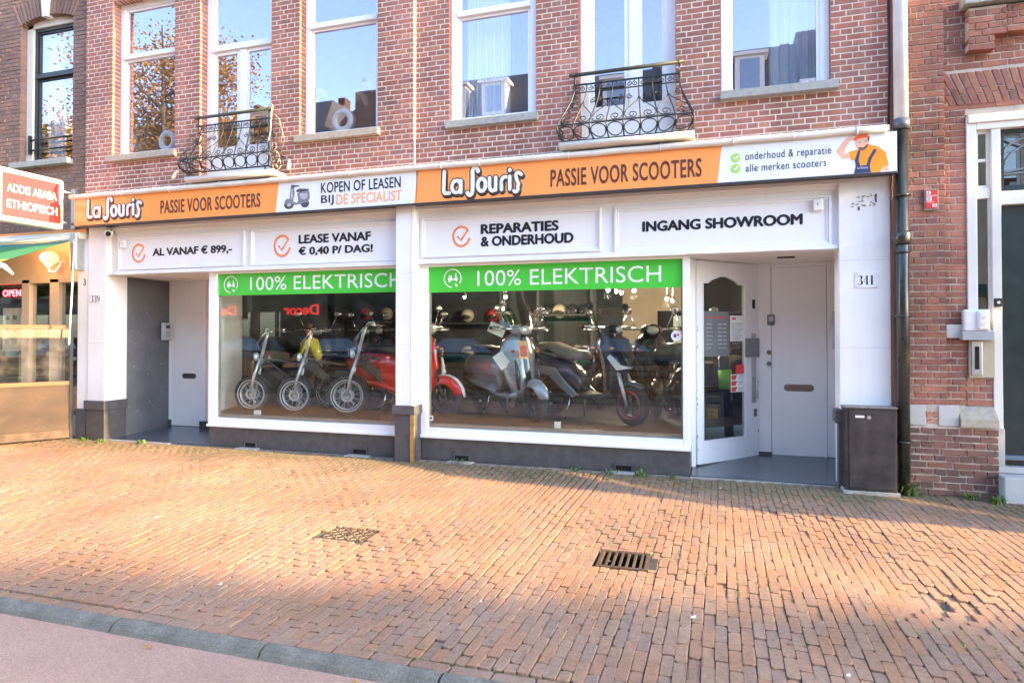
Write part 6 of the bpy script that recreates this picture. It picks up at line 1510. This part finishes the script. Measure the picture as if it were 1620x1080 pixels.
# top case on the black scooter by the door
tc = thing('top_case', 'grey top case on the black scooter near the shop entrance', 'top case', (-.62,1.75,1.28), RD(-20)); b = MB(); loft_x(b, [(-.2,0,.18,.08),(-.1,.03,.22,.13),(.12,.03,.22,.13),(.2,0,.2,.10)], 16, 4); b.build('case_body', P_dgrey, tc)

# ================================================================ showroom interior
IN = thing('showroom', 'showroom interior seen through the two shop windows, beige back wall and dark floor', 'room')
M_ifl = mat('showroom_floor', (.045,.038,.034), .35, var=.15, scale=2, dirt=.4, dirtcol=(.17,.14,.12))
M_iw = mat('showroom_beige', (.50,.40,.29), .8, var=.04); M_iwg = mat('showroom_grey', (.05,.056,.052), .8, var=.1); M_ice = mat('showroom_ceiling', (.16,.15,.14), .9)
def lshape(z): return [(-6.80,.205,z),(-.335,.205,z),(-.335,.62,z),(.44,1.46,z),(.44,5.6,z),(-7.8,5.6,z),(-7.4,1.36,z)]
MB().add(lshape(FZ-.0)+lshape(.05), [(0,1,2,3,4,5,6)]).build('floor', M_ifl, IN)
MB().add(lshape(2.95), [(6,5,4,3,2,1,0)]).build('ceiling', M_ice, IN)
xb = on_wall(985,480,5.59)[0]
MB().quad((xb,5.59,.3),(.44,5.59,.3),(.44,5.59,2.95),(xb,5.59,2.95)).build('back_wall', M_iw, IN)
MB().quad((-7.8,5.59,.3),(xb,5.59,.3),(xb,5.59,2.95),(-7.8,5.59,2.95)).build('back_wall', M_iwg, IN)
MB().quad((.44,5.6,.3),(.44,1.46,.3),(.44,1.46,2.95),(.44,5.6,2.95)).build('side_wall', M_iw, IN)
MB().quad((-7.4,1.36,.3),(-7.8,5.6,.3),(-7.8,5.6,2.95),(-7.4,1.36,2.95)).build('side_wall', M_iwg, IN)
b = MB(); b.box(-1.15,-.35,5.5,5.57,.44,2.0); b.build('doorway', M_hole, IN); b = MB(); b.box(-.85,-.42,5.46,5.5,.9,1.9); b.build('bright_window', mat('pale_doorlight',(.6,.66,.60),.6), IN)
for (x,y,z0,z1,w,m,nm) in ((-2.6,4.2,.44,2.6,.5,M_iwg,'display_cabinet'),(-4.9,4.6,.44,2.4,1.0,mat('shelf_dark',(.05,.05,.05),.6),'shelf_unit'),(-6.6,4.6,.44,2.5,.9,MATS['shelf_dark'],'shelf_unit'),(.05,3.9,.44,2.6,.35,MATS['shelf_dark'],'shelf_unit')):
    lab = {-2.6:'grey display cabinet in the middle of the showroom',-4.9:'dark shelf unit behind the red scooter',-6.6:'dark shelf unit at the left back of the showroom',.05:'dark narrow rack by the beige wall near the entrance'}[x]
    t = thing(nm, lab, 'shelf', (x,y,0)); b = MB(); b.box(-w,w,.0,.05,z0,z1); b.box(-w,-w+.04,-.35,0,z0,z1); b.box(w-.04,w,-.35,0,z0,z1)
    b.build('carcass', m, t)
    for k in range(4): z = z0+.1+(z1-z0-.15)*k/3; MB().box(-w+.04,w-.04,-.35,0,z,z+.03).build('shelf', m, t)
# helmets
M_hl = [paint('helmet_black',(.02,.02,.02)), paint('helmet_white',(.6,.6,.6)), paint('helmet_red',(.5,.03,.03)), paint('helmet_cream',(.5,.42,.3))]
r = random.Random(12); hn = 0
for (sx_, sy_, w, zz, nm) in ((-4.9,4.4,.8,(.99,1.70),'right shelf unit'),(-6.6,4.4,.7,(1.0,1.75),'left shelf unit'),(-2.6,4.0,.35,(1.02,1.75),'grey cabinet')):
    for zi, z in enumerate(zz):
        for k in range(4):
            c = (0,0,0,1,0,3,0,2)[r.randrange(8)]; t = thing('helmet', '%s open face helmet, number along the %s board of the %s' % (('black','white','red','cream')[c], ('lower','upper')[zi], nm), 'helmet', (sx_-w+2*w*k/3, sy_, z+.21), group='helmets on the showroom shelves')
            t['label'] = '%s helmet, %s from left on %s board of %s' % (('black','white','red','cream')[c], ('first','second','third','fourth')[k], ('lower','upper')[zi], nm)
            b = MB(); b.ball((0,0,0),(.13,.15,.13),14,10); b.build('shell', M_hl[c], t); b = MB(); b.ball((0,-.045,-.02),(.11,.12,.07),12,8); b.build('visor', M_blkp, t)
# lit ceiling spots
M_bulb = mat('spot_bulb', (1,.9,.75), .4, emit=(1,.78,.5), es=14)
for k, (px, py, Y) in enumerate(((962,459,2.6),(975,461,2.6),(983,463,2.6),(1003,460,3.0),(1055,473,3.4),(1064,476,3.4),(800,470,3.2),(796,488,3.8),(735,470,3.4))):
    x, z = on_wall(px, py, Y); t = thing('ceiling_spot', ('lit showroom ceiling spot, %s in the row of spots') % ('first','second','third','fourth','fifth','sixth','seventh','eighth','ninth')[k], 'ceiling light', (x,Y,z), group='lit showroom ceiling spots')
    b = MB(); b.tube([(0,.03,.05),(0,0,.0)],[.03,.035],10); b.tube([(0,.03,.05),(0,.03,max(.06,2.94-z))],.008,5); b.build('lamp_housing', M_alu, t); b = MB(); b.ball((0,-.01,-.01),.018,10,6); b.build('bulb', M_bulb, t)
    if k in (0,3,4,6): l = bpy.data.lights.new('spot_light','POINT'); l.energy = 11; l.color = (1,.80,.58); l.shadow_soft_size = .05; o = bpy.data.objects.new('spot_light', l); COL.objects.link(o); o.parent = t; o.location = (0,-.1,-.1)
# what shows through the entrance door
x, z = on_wall(1147,560,1.8)
t = thing('roll_banner_pole', 'black padded pole with lime green band just inside the shop door', 'pole', (.12,1.95,.1), RD(0)); b = MB(); b.tube([(0,0,.0),(-.03,0,.35)],.06,12); b.build('pole_foot', M_rim, t); b = MB(); b.tube([(-.03,0,.35),(-.09,0,1.35)],.085,14); b.build('pole_sleeve', P_dblue, t); b = MB(); b.tube([(-.052,0,.72),(-.068,0,.98)],.090,14); b.build('green_band', mat('lime_band',(.22,.75,.05),.5), t)
t = thing('number_plate', 'small yellow licence plate low behind the shop door glass', 'plate', (-.10,1.75,.50), RD(20)); MB().box(-.07,.07,0,.004,-.07,.07).build('plate', mat('yellow_plate',(.80,.55,.02),.4), t, bevel=.003)
lettering('DR', (-.05,-.001,.008),(1,0,0),(0,0,1),.07,.045,M_ink,t,depth=.001); lettering('08-K', (-.055,-.001,-.052),(1,0,0),(0,0,1),.10,.045,M_ink,t,depth=.001)
pd = scooter('scooter', 'dark scooter just inside the shop entrance behind the glass door', P_dblue); place_front(pd, -.35, 1.75, .10, RD(-75), 1.0)
# ================================================================ the street behind the viewer, as the windows mirror it
M_op = [brickmat('far_brick_%s' % n, c, bump=.2) for n, c in (('red',[(.20,.085,.06),(.24,.10,.07),(.18,.08,.06)]),('brown',[(.16,.10,.075),(.19,.12,.09)]),('cream',[(.42,.36,.27),(.46,.39,.30)]),('dark',[(.11,.075,.06),(.13,.085,.07)]))]
M_slate = mat('slate_roof', (.07,.075,.085), .6, var=.2); M_pwin = glass('far_pane', refl=.35, edge=.3, tint=(.2,.22,.24)); M_shopdark = mat('far_shopfront', (.035,.06,.05), .5, var=.2)
YO = -22.4
def far_house(x0, x1, H, mi, kind, label, cols):
    t = thing('town_house', label, 'house', ((x0+x1)/2, YO, 0)); w = x1-x0; h = w/2-.02
    hol = []
    for fl in range(1, 4):
        zb = 3.9+(fl-1)*3.3
        if zb+2.2 > H-.3: continue
        for k in range(cols): xc = -h+(k+.5)*2*h/cols; hol.append((xc-.55, xc+.55, zb, zb+2.1))
    shop = (-h+.4, h-.4, .5, 3.0)
    b = MB(); holed_wall(b, -h, h, 0, H, 0, -.3, hol+[shop])
    # our wall faces +Y: mirror
    b.v = [(x,-y-.0,z) for x,y,z in b.v]; b.f = [f[::-1] for f in b.f]
    b.v = [(x,-y,z) for x,y,z in b.v]; b.f = [f[::-1] for f in b.f]
    b.build('wall', M_op[mi], t)
    MB().box(-h,h,-8,-.4,0,H-.1).build('core', M_op[mi], t)
    M_w = MATS['cream_white_paint']
    for (a,c,d,e) in hol:
        f = MB(); f.box(a,a+.09,-.18,-.10,d,e); f.box(c-.09,c,-.18,-.10,d,e); f.box(a+.09,c-.09,-.18,-.10,d,d+.09); f.box(a+.09,c-.09,-.18,-.10,e-.09,e); f.box(a+.09,c-.09,-.17,-.11,d+1.4,d+1.46)
        F_ = f.build('window', M_w, t); MB().box(a+.08,c-.08,-.15,-.14,d+.08,e-.08).build('pane', M_pwin, F_); MB().box(a-.06,c+.06,-.05,.06,d-.10,d).build('sill', M_sill, F_)
    f = MB(); f.box(shop[0],shop[0]+.1,-.2,-.05,.5,3.0); f.box(shop[1]-.1,shop[1],-.2,-.05,.5,3.0); f.box(shop[0],shop[1],-.2,-.05,2.75,3.0); f.box(-.06,.06,-.2,-.05,.5,2.75)
    F_ = f.build('shop_window', M_shopdark, t); MB().box(shop[0],shop[1],-.16,-.15,.5,2.75).build('pane', M_pwin, F_); MB().box(-h,h,.0,.12,3.05,3.5).build('fascia', M_shopdark, t)
    MB().box(-h-.02,h+.02,-.3,.35,H-.25,H).build('cornice', M_w, t)
    if kind == 'gable':
        g = MB(); g.prism([(-h,H),(h,H),(h*.95,H+.5),(h*.45,H+1.9),(h*.28,H+2.1),(h*.28,H+3.0),(-h*.28,H+3.0),(-h*.28,H+2.1),(-h*.45,H+1.9),(-h*.95,H+.5)], -.3, .0); g.build('gable', M_op[mi], t)
        r_ = MB(); r_.add([(-h,-.3,H),(0,-.3,H+2.6),(0,-8,H+2.6),(-h,-8,H),(h,-.3,H),(h,-8,H)],[(0,1,2,3),(1,4,5,2)]); r_.build('roof', M_slate, t)
    else:
        r_ = MB(); r_.add([(-h,.2,H),(h,.2,H),(h,-1.1,H+2.6),(-h,-1.1,H+2.6),(-h,-8,H+2.6),(h,-8,H+2.6),(-h,-8,H),(h,-8,H)],[(0,1,2,3),(3,2,5,4),(0,3,4,6),(1,7,5,2)]); R_ = r_.build('roof', M_slate, t)
        for k in range(max(1,cols-1)):
            xc = -h+(k+1)*2*h/cols; d = MB(); d.box(xc-.6,xc+.6,-1.2,.05,H+.3,H+1.9); d.box(xc-.75,xc+.75,-1.2,.15,H+1.9,H+2.05); d.build('dormer', M_w, R_); MB().box(xc-.4,xc+.4,.05,.06,H+.45,H+1.75).build('pane', M_pwin, R_)
    MB().box(h-.5,h-.1,-3,-2.4,H,H+3.2).build('chimney', M_op[mi], t)
fh = [(-62,-55,11.5,1,'flat','brown town house across the street, far left end',3),(-55,-49,12.6,0,'flat','red town house across the street beside the far left one',3),(-49,-43.5,11,2,'gable','cream gabled town house across the street, far left',2),(-43.5,-37,12.6,3,'flat','dark brick town house with dormers across the street left of the tree',3),
      (-37,-31.5,11.6,0,'flat','red town house behind the autumn tree across the street',3),(-31.5,-26,12,1,'gable','brown gabled town house right of the tree across the street',2),(-26,-20.2,11.8,3,'flat','dark town house with the red Decor sign across the street',3),(-20.2,-14.6,11.2,1,'gable','brown gabled town house across the street right of the Decor shop',2),
      (-14.6,-8.4,11.9,0,'flat','red town house with two dormers across the street',3),(-8.4,-2.6,11.4,3,'flat','dark town house across the street facing the scooter shop',3),(-2.6,3.2,11.7,1,'flat','brown town house across the street opposite door 341',3),(3.2,9.5,12.2,0,'flat','red town house across the street at the right',3),(9.5,16,11.6,2,'flat','cream town house across the street, far right',3)]
for a in fh: far_house(*a)
# our own row goes on to both sides
for (x0,x1,H,mi,lab) in ((-40,-15,12,3,'dark row of houses continuing to the left of the restaurant'),(5.2,30,12.2,0,'red row of houses continuing to the right of the dark green door')):
    t = thing('town_house', lab, 'house', (x0,0.03,0)); MB().box(0,x1-x0,0,8,0,H).build('wall', M_op[mi], t); 
    for k in range(int((x1-x0)/2.2)):
        for fl in range(3):
            f = MB().box(.5+k*2.2,1.6+k*2.2,-.03,.0,4.2+fl*2.9,6.1+fl*2.9).build('window', MATS['cream_white_paint'], t); MB().box(.6+k*2.2,1.5+k*2.2,-.04,-.03,4.3+fl*2.9,6.0+fl*2.9).build('pane', M_pwin, f)
# Decor sign across the street
M_ds = mat('decor_red', (.8,.03,.03), .4, emit=(1,.03,.03), es=.7)
for (xc, lab) in ((-21.3,'red lit Decor sign across the street'),(-26.6,'second red lit Decor sign further left across the street')):
    t = thing('shop_sign', lab, 'shop sign', (xc, YO+.2, 2.55)); MB().box(-1.3,1.3,-.06,0,-.15,.75).build('sign_panel', M_shopdark, t); lettering('Decor', (1.1,.002,.02), (-1,0,0), (0,0,1), 2.2, .55, M_ds, t, bold=.03, depth=.03)

# added unseen block, its outline shaped to keep the sun off the roadway
TB = thing('sun_blocker', 'added unseen tall brick block, its roof edge shaped to shade the roadway', 'sun blocker', (52,0,0))
tb = MB(); k_ = math.tan(SUN_EL)/math.cos(SUN_AZ); dr_ = math.tan(SUN_AZ)
def need(xg): return (52-xg)*k_
za, zb_ = need(1.5), need(-4.3); ya = -3.0-(52-1.5)*dr_; yb = -4.05-(52+4.3)*dr_
sl2 = (zb_-za)/(yb-ya)
pr = [(ya+za/ -sl2 if False else ya, 0), (ya, za), (yb, zb_), (yb-1.8, zb_+(-1.8)*sl2*.9), (yb-3.4, zb_+(-1.8)*sl2*.9), (yb-3.4,0)]
vs = [(0,y,z) for y,z in pr]+[(9,y,z) for y,z in pr]; n = len(pr)
tb.add(vs, [tuple(range(n))[::-1], tuple(range(n,2*n))]+[(i,(i+1)%n,(i+1)%n+n,i+n) for i in range(n)]); tb.build('wall', M_op[3], TB)
for fl in range(5):
    for k in range(3): y_ = yb-1.0-k*.9; MB().box(-.05,.0,y_-.3,y_+.3,3+fl*3.3,5+fl*3.3).build('window', MATS['cream_white_paint'], TB)  # window panels dressing the added block
# unseen awnings added to the right, shaped to shade a strip of pavement
M_aw2 = mat('shadow_awning', (.45,.38,.28), .8)
for (x0, x1, lab, yo, yo2) in ((3.7,6.6,'added unseen beige awning shaped to shade the pavement strip, nearest the frame',-.70,-1.22),(7.0,9.6,'second added unseen beige awning casting the pavement shadow strip, further right',-1.30,-1.36),(9.9,12.2,'last added unseen beige awning for the pavement shadow strip, farthest right',-1.38,-1.4)):
    t = thing('awning', lab, 'awning', (x0,0,0)); w_ = x1-x0
    b = MB(); b.add([(0,.0,3.5),(w_,.0,3.5),(w_,yo2,2.45),(0,yo,2.55),(0,0,3.51),(w_,0,3.51),(w_,yo2,2.46),(0,yo,2.56)],[(0,3,2,1),(4,5,6,7),(0,4,7,3),(1,2,6,5),(3,7,6,2)]); b.build('fabric', M_aw2, t)
    b = MB(); b.bar((0,yo,2.55),(w_,yo2,2.45),.05,.06); b.build('front_bar', M_frame, t)

# low slatted timber barrier between the cycle path and the tram lane
M_slat = mat('timber_slats', (.46,.26,.12), .7, var=.25, scale=3, stretch=(.3,1,1))
for (x0,x1,lab) in ((-26,-13.6,'low slatted timber barrier along the cycle path, left piece'),(-11.6,2.6,'low slatted timber barrier along the cycle path, right piece')):
    t = thing('timber_barrier', lab, 'barrier', (x0,-9.0,-.06)); L9 = x1-x0
    for k in range(5): MB().box(0,L9,-.03+.0,.03,.10+.15*k,.22+.15*k).build('slat', M_slat, t)
    for k in range(int(L9/2)+1): MB().box(k*2.0,k*2.0+.08,-.10,-.03,0,.84).build('post', M_slat, t)
# trees
M_leaf = mat('autumn_leaves', (.40,.25,.06), .7, var=.5, scale=1.2); M_leaf2 = mat('yellow_green_leaves', (.30,.27,.05), .7, var=.5, scale=1.2); M_bark = mat('bark', (.09,.075,.06), .9, var=.3, bump=.6)
def tree(x, y, H, R, lm, label, seed, n=30000):
    t = thing('elm_tree', label, 'tree', (x,y,0)); r = random.Random(seed)
    tips = []
    b = MB(); b.tube([(0,0,0),(.1,.05,H*.2),(0,.1,H*.42),(.1,0,H*.62),(0,0,H*.9)],[.34,.26,.2,.12,.03],12); b.build('trunk', M_bark, t)
    for i in range(16):
        a = r.random()*6.28; z0 = H*(.3+.5*i/16); L = R*(1-.45*i/16)*r.uniform(.7,1.0); p1 = Vector((math.cos(a)*L*.5, math.sin(a)*L*.5, z0+L*.35)); p2 = Vector((math.cos(a)*L, math.sin(a)*L, z0+L*.55))
        b = MB(); b.tube([(0,0,z0),p1,p2],[.09,.05,.015],7); b.build('limb', M_bark, t); tips += [p1, p2, (p1+p2)/2]
    cl = [tp+Vector((r.uniform(-1,1),r.uniform(-1,1),r.uniform(-.5,1)))*.8 for tp in tips for _ in range(2)]
    b = MB()
    for i in range(n):
        c = cl[r.randrange(len(cl))]; d = Vector((r.gauss(0,1),r.gauss(0,1),r.gauss(0,.8)))*.85; p = c+d; s = r.uniform(.065,.115)
        u = Vector((r.uniform(-1,1),r.uniform(-1,1),r.uniform(-1,1))).normalized(); v = u.orthogonal().normalized()
        b.add([p-u*s, p+v*s*.6, p+u*s, p-v*s*.6],[(0,1,2,3)])
    b.build('crown', lm, t)
tree(-27.5,-19.0,19.5,6.0,M_leaf,'tall elm with golden autumn leaves on the far pavement',3)
tree(-35.5,-19.2,15,4.4,M_leaf2,'tall elm with yellowish green leaves left of the golden one',4,11000)

# parked cars on the far side
def car(x, y, m, label, rz=0.0):
    t = thing('parked_car', label, 'car', (x,y,-.07), rz)
    b = MB(); secs = []
    for (xx, zt, hw, zb2) in ((-2.05,.62,.70,.35),(-1.98,.82,.80,.25),(-1.5,.93,.86,.22),(-.6,.95,.88,.2),(.6,.94,.88,.2),(1.4,.86,.86,.22),(1.9,.72,.78,.25),(2.05,.55,.66,.35)):
        zc = (zt+zb2)/2; secs.append([(xx,yy,zc+zz) for yy,zz in se(16,hw,(zt-zb2)/2,4)])
    b.loft(secs); b.build('body', m, t)
    b = MB(); b.loft([[(xx,yy,z) for yy in (-1*w_,w_) for xx in ((a,c) if yy < 0 else (c,a))] for z, a, c, w_ in ((.90,-1.75,1.0,.80),(1.2,-1.45,.55,.70),(1.44,-1.1,.05,.60))], smooth=False); b.build('windows', glass('car_glass', refl=.3, edge=.4, tint=(.08,.09,.1)), t)
    MB().box(-1.12,.07,-.6,.6,1.43,1.46).build('roof', m, t, bevel=.01)
    for sx_ in (-1.3,1.3):
        for sy_ in (-.82,.82): w_ = MB(); w_.ring((sx_,sy_,.31),.22,.09,(0,1,0),24,8); W__ = w_.build('wheel', M_tyre, t); q = MB(); q.cyl((sx_,sy_-.05,.31),(sx_,sy_+.05,.31),.17,16); q.build('rim', M_rim, W__)
    for s in (-1,1): q = MB(); q.ball((1.93,s*.58,.64),(.08,.14,.07),10,6); q.build('headlight', M_headl, t); q = MB(); q.ball((-1.97,s*.62,.72),(.05,.12,.07),10,6); q.build('tail_light', M_tail, t)
for x, m, l in ((-32,P_dblue,'dark blue car parked across the street, leftmost'),(-26.5,P_black,'black car parked across the street before the tree'),(-20.8,P_dgrey,'grey car parked across the street before the Decor shop'),(-15,P_dblue,'dark blue car parked across the street near the middle'),(-9.4,P_green,'dark green car parked across the street'),(-3.2,P_black,'black car parked across the street opposite the shop'),(2.6,P_dgrey,'grey car parked across the street, rightmost')):
    car(x, -17.1, m, l, 0 if int(x) % 2 else math.pi)

# cyclist in a yellow jacket passing on the cycle path, left of the frame
cy = thing('bicycle', 'dark city bicycle ridden by the person in the yellow jacket', 'bicycle', (-8.75,-4.95,-.058), math.pi)
for x_ in (.53,-.53): wheel(cy, x_, .34, .035, M_rim, 24, disc=False)
b = MB(); b.tube([(-.53,0,.34),(-.08,0,.30),(.36,0,.80)],.018,8); b.tube([(-.08,0,.30),(-.22,0,.85)],.017,8); b.tube([(-.53,0,.34),(-.2,0,.75)],.012,6); b.tube([(-.19,0,.72),(.36,0,.86)],.017,8); b.tube([(.53,0,.34),(.34,0,.98)],.016,8); b.build('frame', P_black, cy)
b = MB(); b.tube([(.16,-.28,1.05),(.34,-.2,1.06),(.36,0,1.02),(.34,.2,1.06),(.16,.28,1.05)],.012,8); b.build('handlebar', M_chrome, cy)
b = MB(); loft_x(b, [(-.36,.92,.10,.03),(-.22,.93,.09,.035),(-.06,.92,.03,.02)], 12); b.build('saddle', M_seat, cy)
def skinned(name, joints, edges, m, parent):
    me = bpy.data.meshes.new(name); bm = bmesh.new(); sk = bm.verts.layers.skin.verify(); vs = []
    for i, (p, r_) in enumerate(joints):
        v = bm.verts.new(p); v[sk].radius = (r_, r_) if not isinstance(r_, tuple) else r_; v[sk].use_root = (i == 0); vs.append(v)
    for a, c in edges: bm.edges.new((vs[a], vs[c]))
    bm.to_mesh(me); bm.free(); me.materials.append(m); o = bpy.data.objects.new(name, me); COL.objects.link(o); o.parent = parent
    s = o.modifiers.new('skin','SKIN'); s.use_smooth_shade = True; q = o.modifiers.new('sub','SUBSURF'); q.levels = 1; q.render_levels = 2; return o
pe = thing('person', 'person in a yellow jacket and dark trousers riding a bicycle past the shop', 'person', (-8.75,-4.95,-.058), math.pi)
M_yj = mat('yellow_jacket', (.42,.46,.04), .7, var=.1, bump=.3, bscale=14); M_tr = mat('dark_trousers', (.03,.035,.045), .8); M_skin = mat('skin', (.55,.32,.23), .5); M_hair = mat('brown_hair', (.07,.04,.025), .7)
skinned('body', [((-.20,0,1.0),.10),((-.12,0,1.25),.11),((-.02,0,1.48),.10),((.02,0,1.56),.05),((.05,0,1.62),.06),((.06,0,1.72),.095),((.04,0,1.80),.08)], [(0,1),(1,2),(2,3),(3,4),(4,5),(5,6)], M_skin, pe)
jk = [((-.20,0,1.0),(.15,.13)),((-.14,0,1.22),(.17,.13)),((-.03,0,1.46),(.16,.11)),((0,0,1.54),.07)]
je = [(0,1),(1,2),(2,3)]
for s in (-1,1):
    k = len(jk); jk += [((-.02,s*.20,1.44),.07),((.06,s*.26,1.20),.055),((.22,s*.26,1.09),.04)]; je += [(2,k),(k,k+1),(k+1,k+2)]
skinned('jacket', jk, je, M_yj, pe)
tk = [((-.20,0,.98),(.15,.12))]; te = []
for s, kx, kz, fx_, fz_ in ((-1,.18,.82,.02,.42),(1,.14,.66,.0,.28)):
    k = len(tk); tk += [((-.16,s*.10,.95),.085),((kx,s*.11,kz),.065),((fx_,s*.11,fz_),.045)]; te += [(0,k),(k,k+1),(k+1,k+2)]
skinned('trousers', tk, te, M_tr, pe)
b = MB(); b.ball((.045,0,1.77),(.105,.095,.095),14,10); b.build('hair', M_hair, pe)
b = MB(); b.ball((.155,0,1.70),(.022,.014,.02),8,6); b.build('nose', M_skin, pe)
for s, fx_, fz_ in ((-1,.02,.42),(1,.0,.28)): b = MB(); b.ball((fx_+.05,s*.11,fz_-.05),(.13,.045,.045),12,8); b.build('shoe', M_blkp, pe)
for s in (-1,1):
    b = MB(); b.ball((.24,s*.265,1.075),(.045,.035,.03),10,8)
    for k in range(4): b.tube([(.265,s*(.235+.02*k),1.085),(.295,s*(.235+.02*k),1.06),(.28,s*(.235+.02*k),1.035),(.255,s*(.235+.02*k),1.03)],.0095,6,round_=True)
    b.tube([(.22,s*.23,1.075),(.235,s*.215,1.045)],.011,6,round_=True); b.build('hand', M_skin, pe)

# ================================================================ small things on the pavement
M_cast = mat('cast_iron', (.12,.085,.062), .6, metal=.5, var=.3, scale=30, dirt=.5, dirtcol=(.30,.18,.10), bump=.4)
gt = thing('drain_grating', 'rusty cast iron drain grating set in the brick pavement', 'drain', ((GR[0]+GR[1])/2,(GR[2]+GR[3])/2,-.024), RD(2))
hw, hl = .178, .170
b = MB(); b.box(-hw,hw,-hl,-hl+.025,-.03,.010); b.box(-hw,hw,hl-.025,hl,-.03,.010); b.box(-hw,-hw+.03,-hl+.025,hl-.025,-.03,.010); b.box(hw-.035,hw,-hl+.025,hl-.025,-.03,.010); b.build('frame', M_cast, gt, bevel=.004)
MB().box(-hw+.04,hw-.05,-hl+.035,hl-.035,-.30,-.2495).build('gully', M_hole, gt)
b = MB()
for (a0,a1,b0,b1) in ((-hw+.02,-hw+.04,-hl,hl),(hw-.05,hw-.03,-hl,hl)): b.box(a0,a1,b0,b1,-.25,-.03)
b.box(-hw,hw,-hl+.015,-hl+.035,-.25,-.03); b.box(-hw,hw,hl-.035,hl-.015,-.25,-.03); b.build('shaft', M_hole, gt)
for k in range(6): x_ = -hw+.062+k*.047; b = MB(); b.box(x_-.009,x_+.009,-hl+.02,hl-.02,-.02,.006); b.build('grate_bar', M_cast, gt, bevel=.003)
b = MB(); b.box(hw+.003,hw+.05,-hl+.02,hl-.10,-.04,.010); b.build('side_plate', mat('dark_slab',(.04,.04,.045),.7), gt)
mh = thing('valve_cover', 'small square cast iron cover with chevron pattern in the pavement', 'cover', ((MH[0]+MH[1])/2,(MH[2]+MH[3])/2,-.014), RD(4)); hw, hl = .185, .135
MB().box(-hw,hw,-hl,hl,-.05,.0).build('cover_plate', M_cast, mh, bevel=.003)
b = MB()
for i in range(7):
    for j in range(5): x_, y_ = -hw+.035+i*.05, -hl+.035+j*.05; b.bar((x_-.016,y_-.012,.002),(x_+.016,y_+.012,.002) if (i+j) % 2 else (x_-.016,y_-.012,.002+1e-4),.009,.006) if (i+j) % 2 else b.bar((x_-.016,y_+.012,.002),(x_+.016,y_-.012,.002),.009,.006)
b.build('raised_pattern', mat('worn_iron',(.36,.27,.18),.5,metal=.5,var=.3), mh)
b = MB(); b.cyl((.02,0,.0),(.02,0,.006),.03,16); b.build('cover_lug', M_cast, mh)
# litter and leaves
r = random.Random(15)
lab = ['white scrap of paper near the curved left of the pavement','pale scrap of litter near the chevron cover','small white scrap by the kerb on the left','white crumb of litter at the right foreground','pale pebble near the drain grating','white scrap at the middle foreground']
for k, (x_, y_) in enumerate(((-4.6,-2.9),(-2.35,-3.05),(-3.0,-3.95),(.55,-4.0),(-.15,-3.55),(-1.35,-3.7))):
    b = MB(); s = r.uniform(.010,.018); b.add([(-s,-s*.6,.0),(s,-s*.4,.004),(s*.7,s*.8,.010),(-s*.5,s,.003)],[(0,1,2,3)]); b.box(-s*.5,s*.5,-s*.4,s*.3,-.004,.001); tag(b.build('litter', M_paper, loc=(x_,y_,ground_z(x_,y_)+.002)), lab[k], 'litter')
def leaf(x_, y_, z_, s, lab, m=None):
    b = MB(); n = 8; pts = [(s*math.cos(6.283*i/n)*(1 if i % 2 else .72), s*.7*math.sin(6.283*i/n)*(1 if i % 2 else .7), .006*math.cos(i*1.7)) for i in range(n)]; b.add([(0,0,.010)]+pts, [(0,i+1,(i+1)%n+1) for i in range(n)]); tag(b.build('fallen_leaf', m or M_dry, loc=(x_,y_,z_)), lab, 'leaf')
leaf(-2.82,-4.66,-.052,.028,'brown curled leaf lying in the gutter by the kerb'); leaf(-1.62,-4.64,-.052,.02,'small dry leaf at the kerb foot')
leaf(.0,-.35,.0,.03,'pinkish dry leaf near the shop entrance', mat('pink_leaf',(.50,.25,.2),.8))
# leaves, grit strewn on the paving: countless
b = MB(); r = random.Random(33)
for _ in range(900):
    x_ = r.uniform(-9.5,3); y_ = r.uniform(-4.3,-.1)
    if r.random() < .6: y_ = -.1-abs(r.gauss(0,.5)); 
    if y_ < -4.3: continue
    s = r.uniform(.004,.012)*(1.7 if r.random() < .06 else 1); a = r.random()*6.28; z_ = ground_z(x_,y_)+.004; c, q = math.cos(a)*s, math.sin(a)*s
    b.add([(x_-c,y_-q,z_),(x_+q*.5,y_-c*.5,z_+.004),(x_+c,y_+q,z_),(x_-q*.5,y_+c*.5,z_+.003)],[(0,1,2,3)])
g = MB(); rg = random.Random(5)
for _ in range(230):
    x_ = rg.uniform(-9,3); y_ = rg.uniform(-4.3,-.3); s = rg.uniform(.006,.016); z_ = ground_z(x_,y_)+.0045; g.add([(x_+s*math.cos(k*.8976)*rg.uniform(.8,1.1), y_+s*math.sin(k*.8976)*rg.uniform(.8,1.1), z_) for k in range(7)],[tuple(range(7))])
g = g.build('gum_spots', mat('old_gum',(.16,.14,.125),.8,var=.4), kind='stuff'); g['label'] = 'dark trodden gum spots on the brick pavement'
o = b.build('leaf_litter', M_dry, kind='stuff'); o['label'] = 'crumbs of dry leaves scattered on the brick pavement'
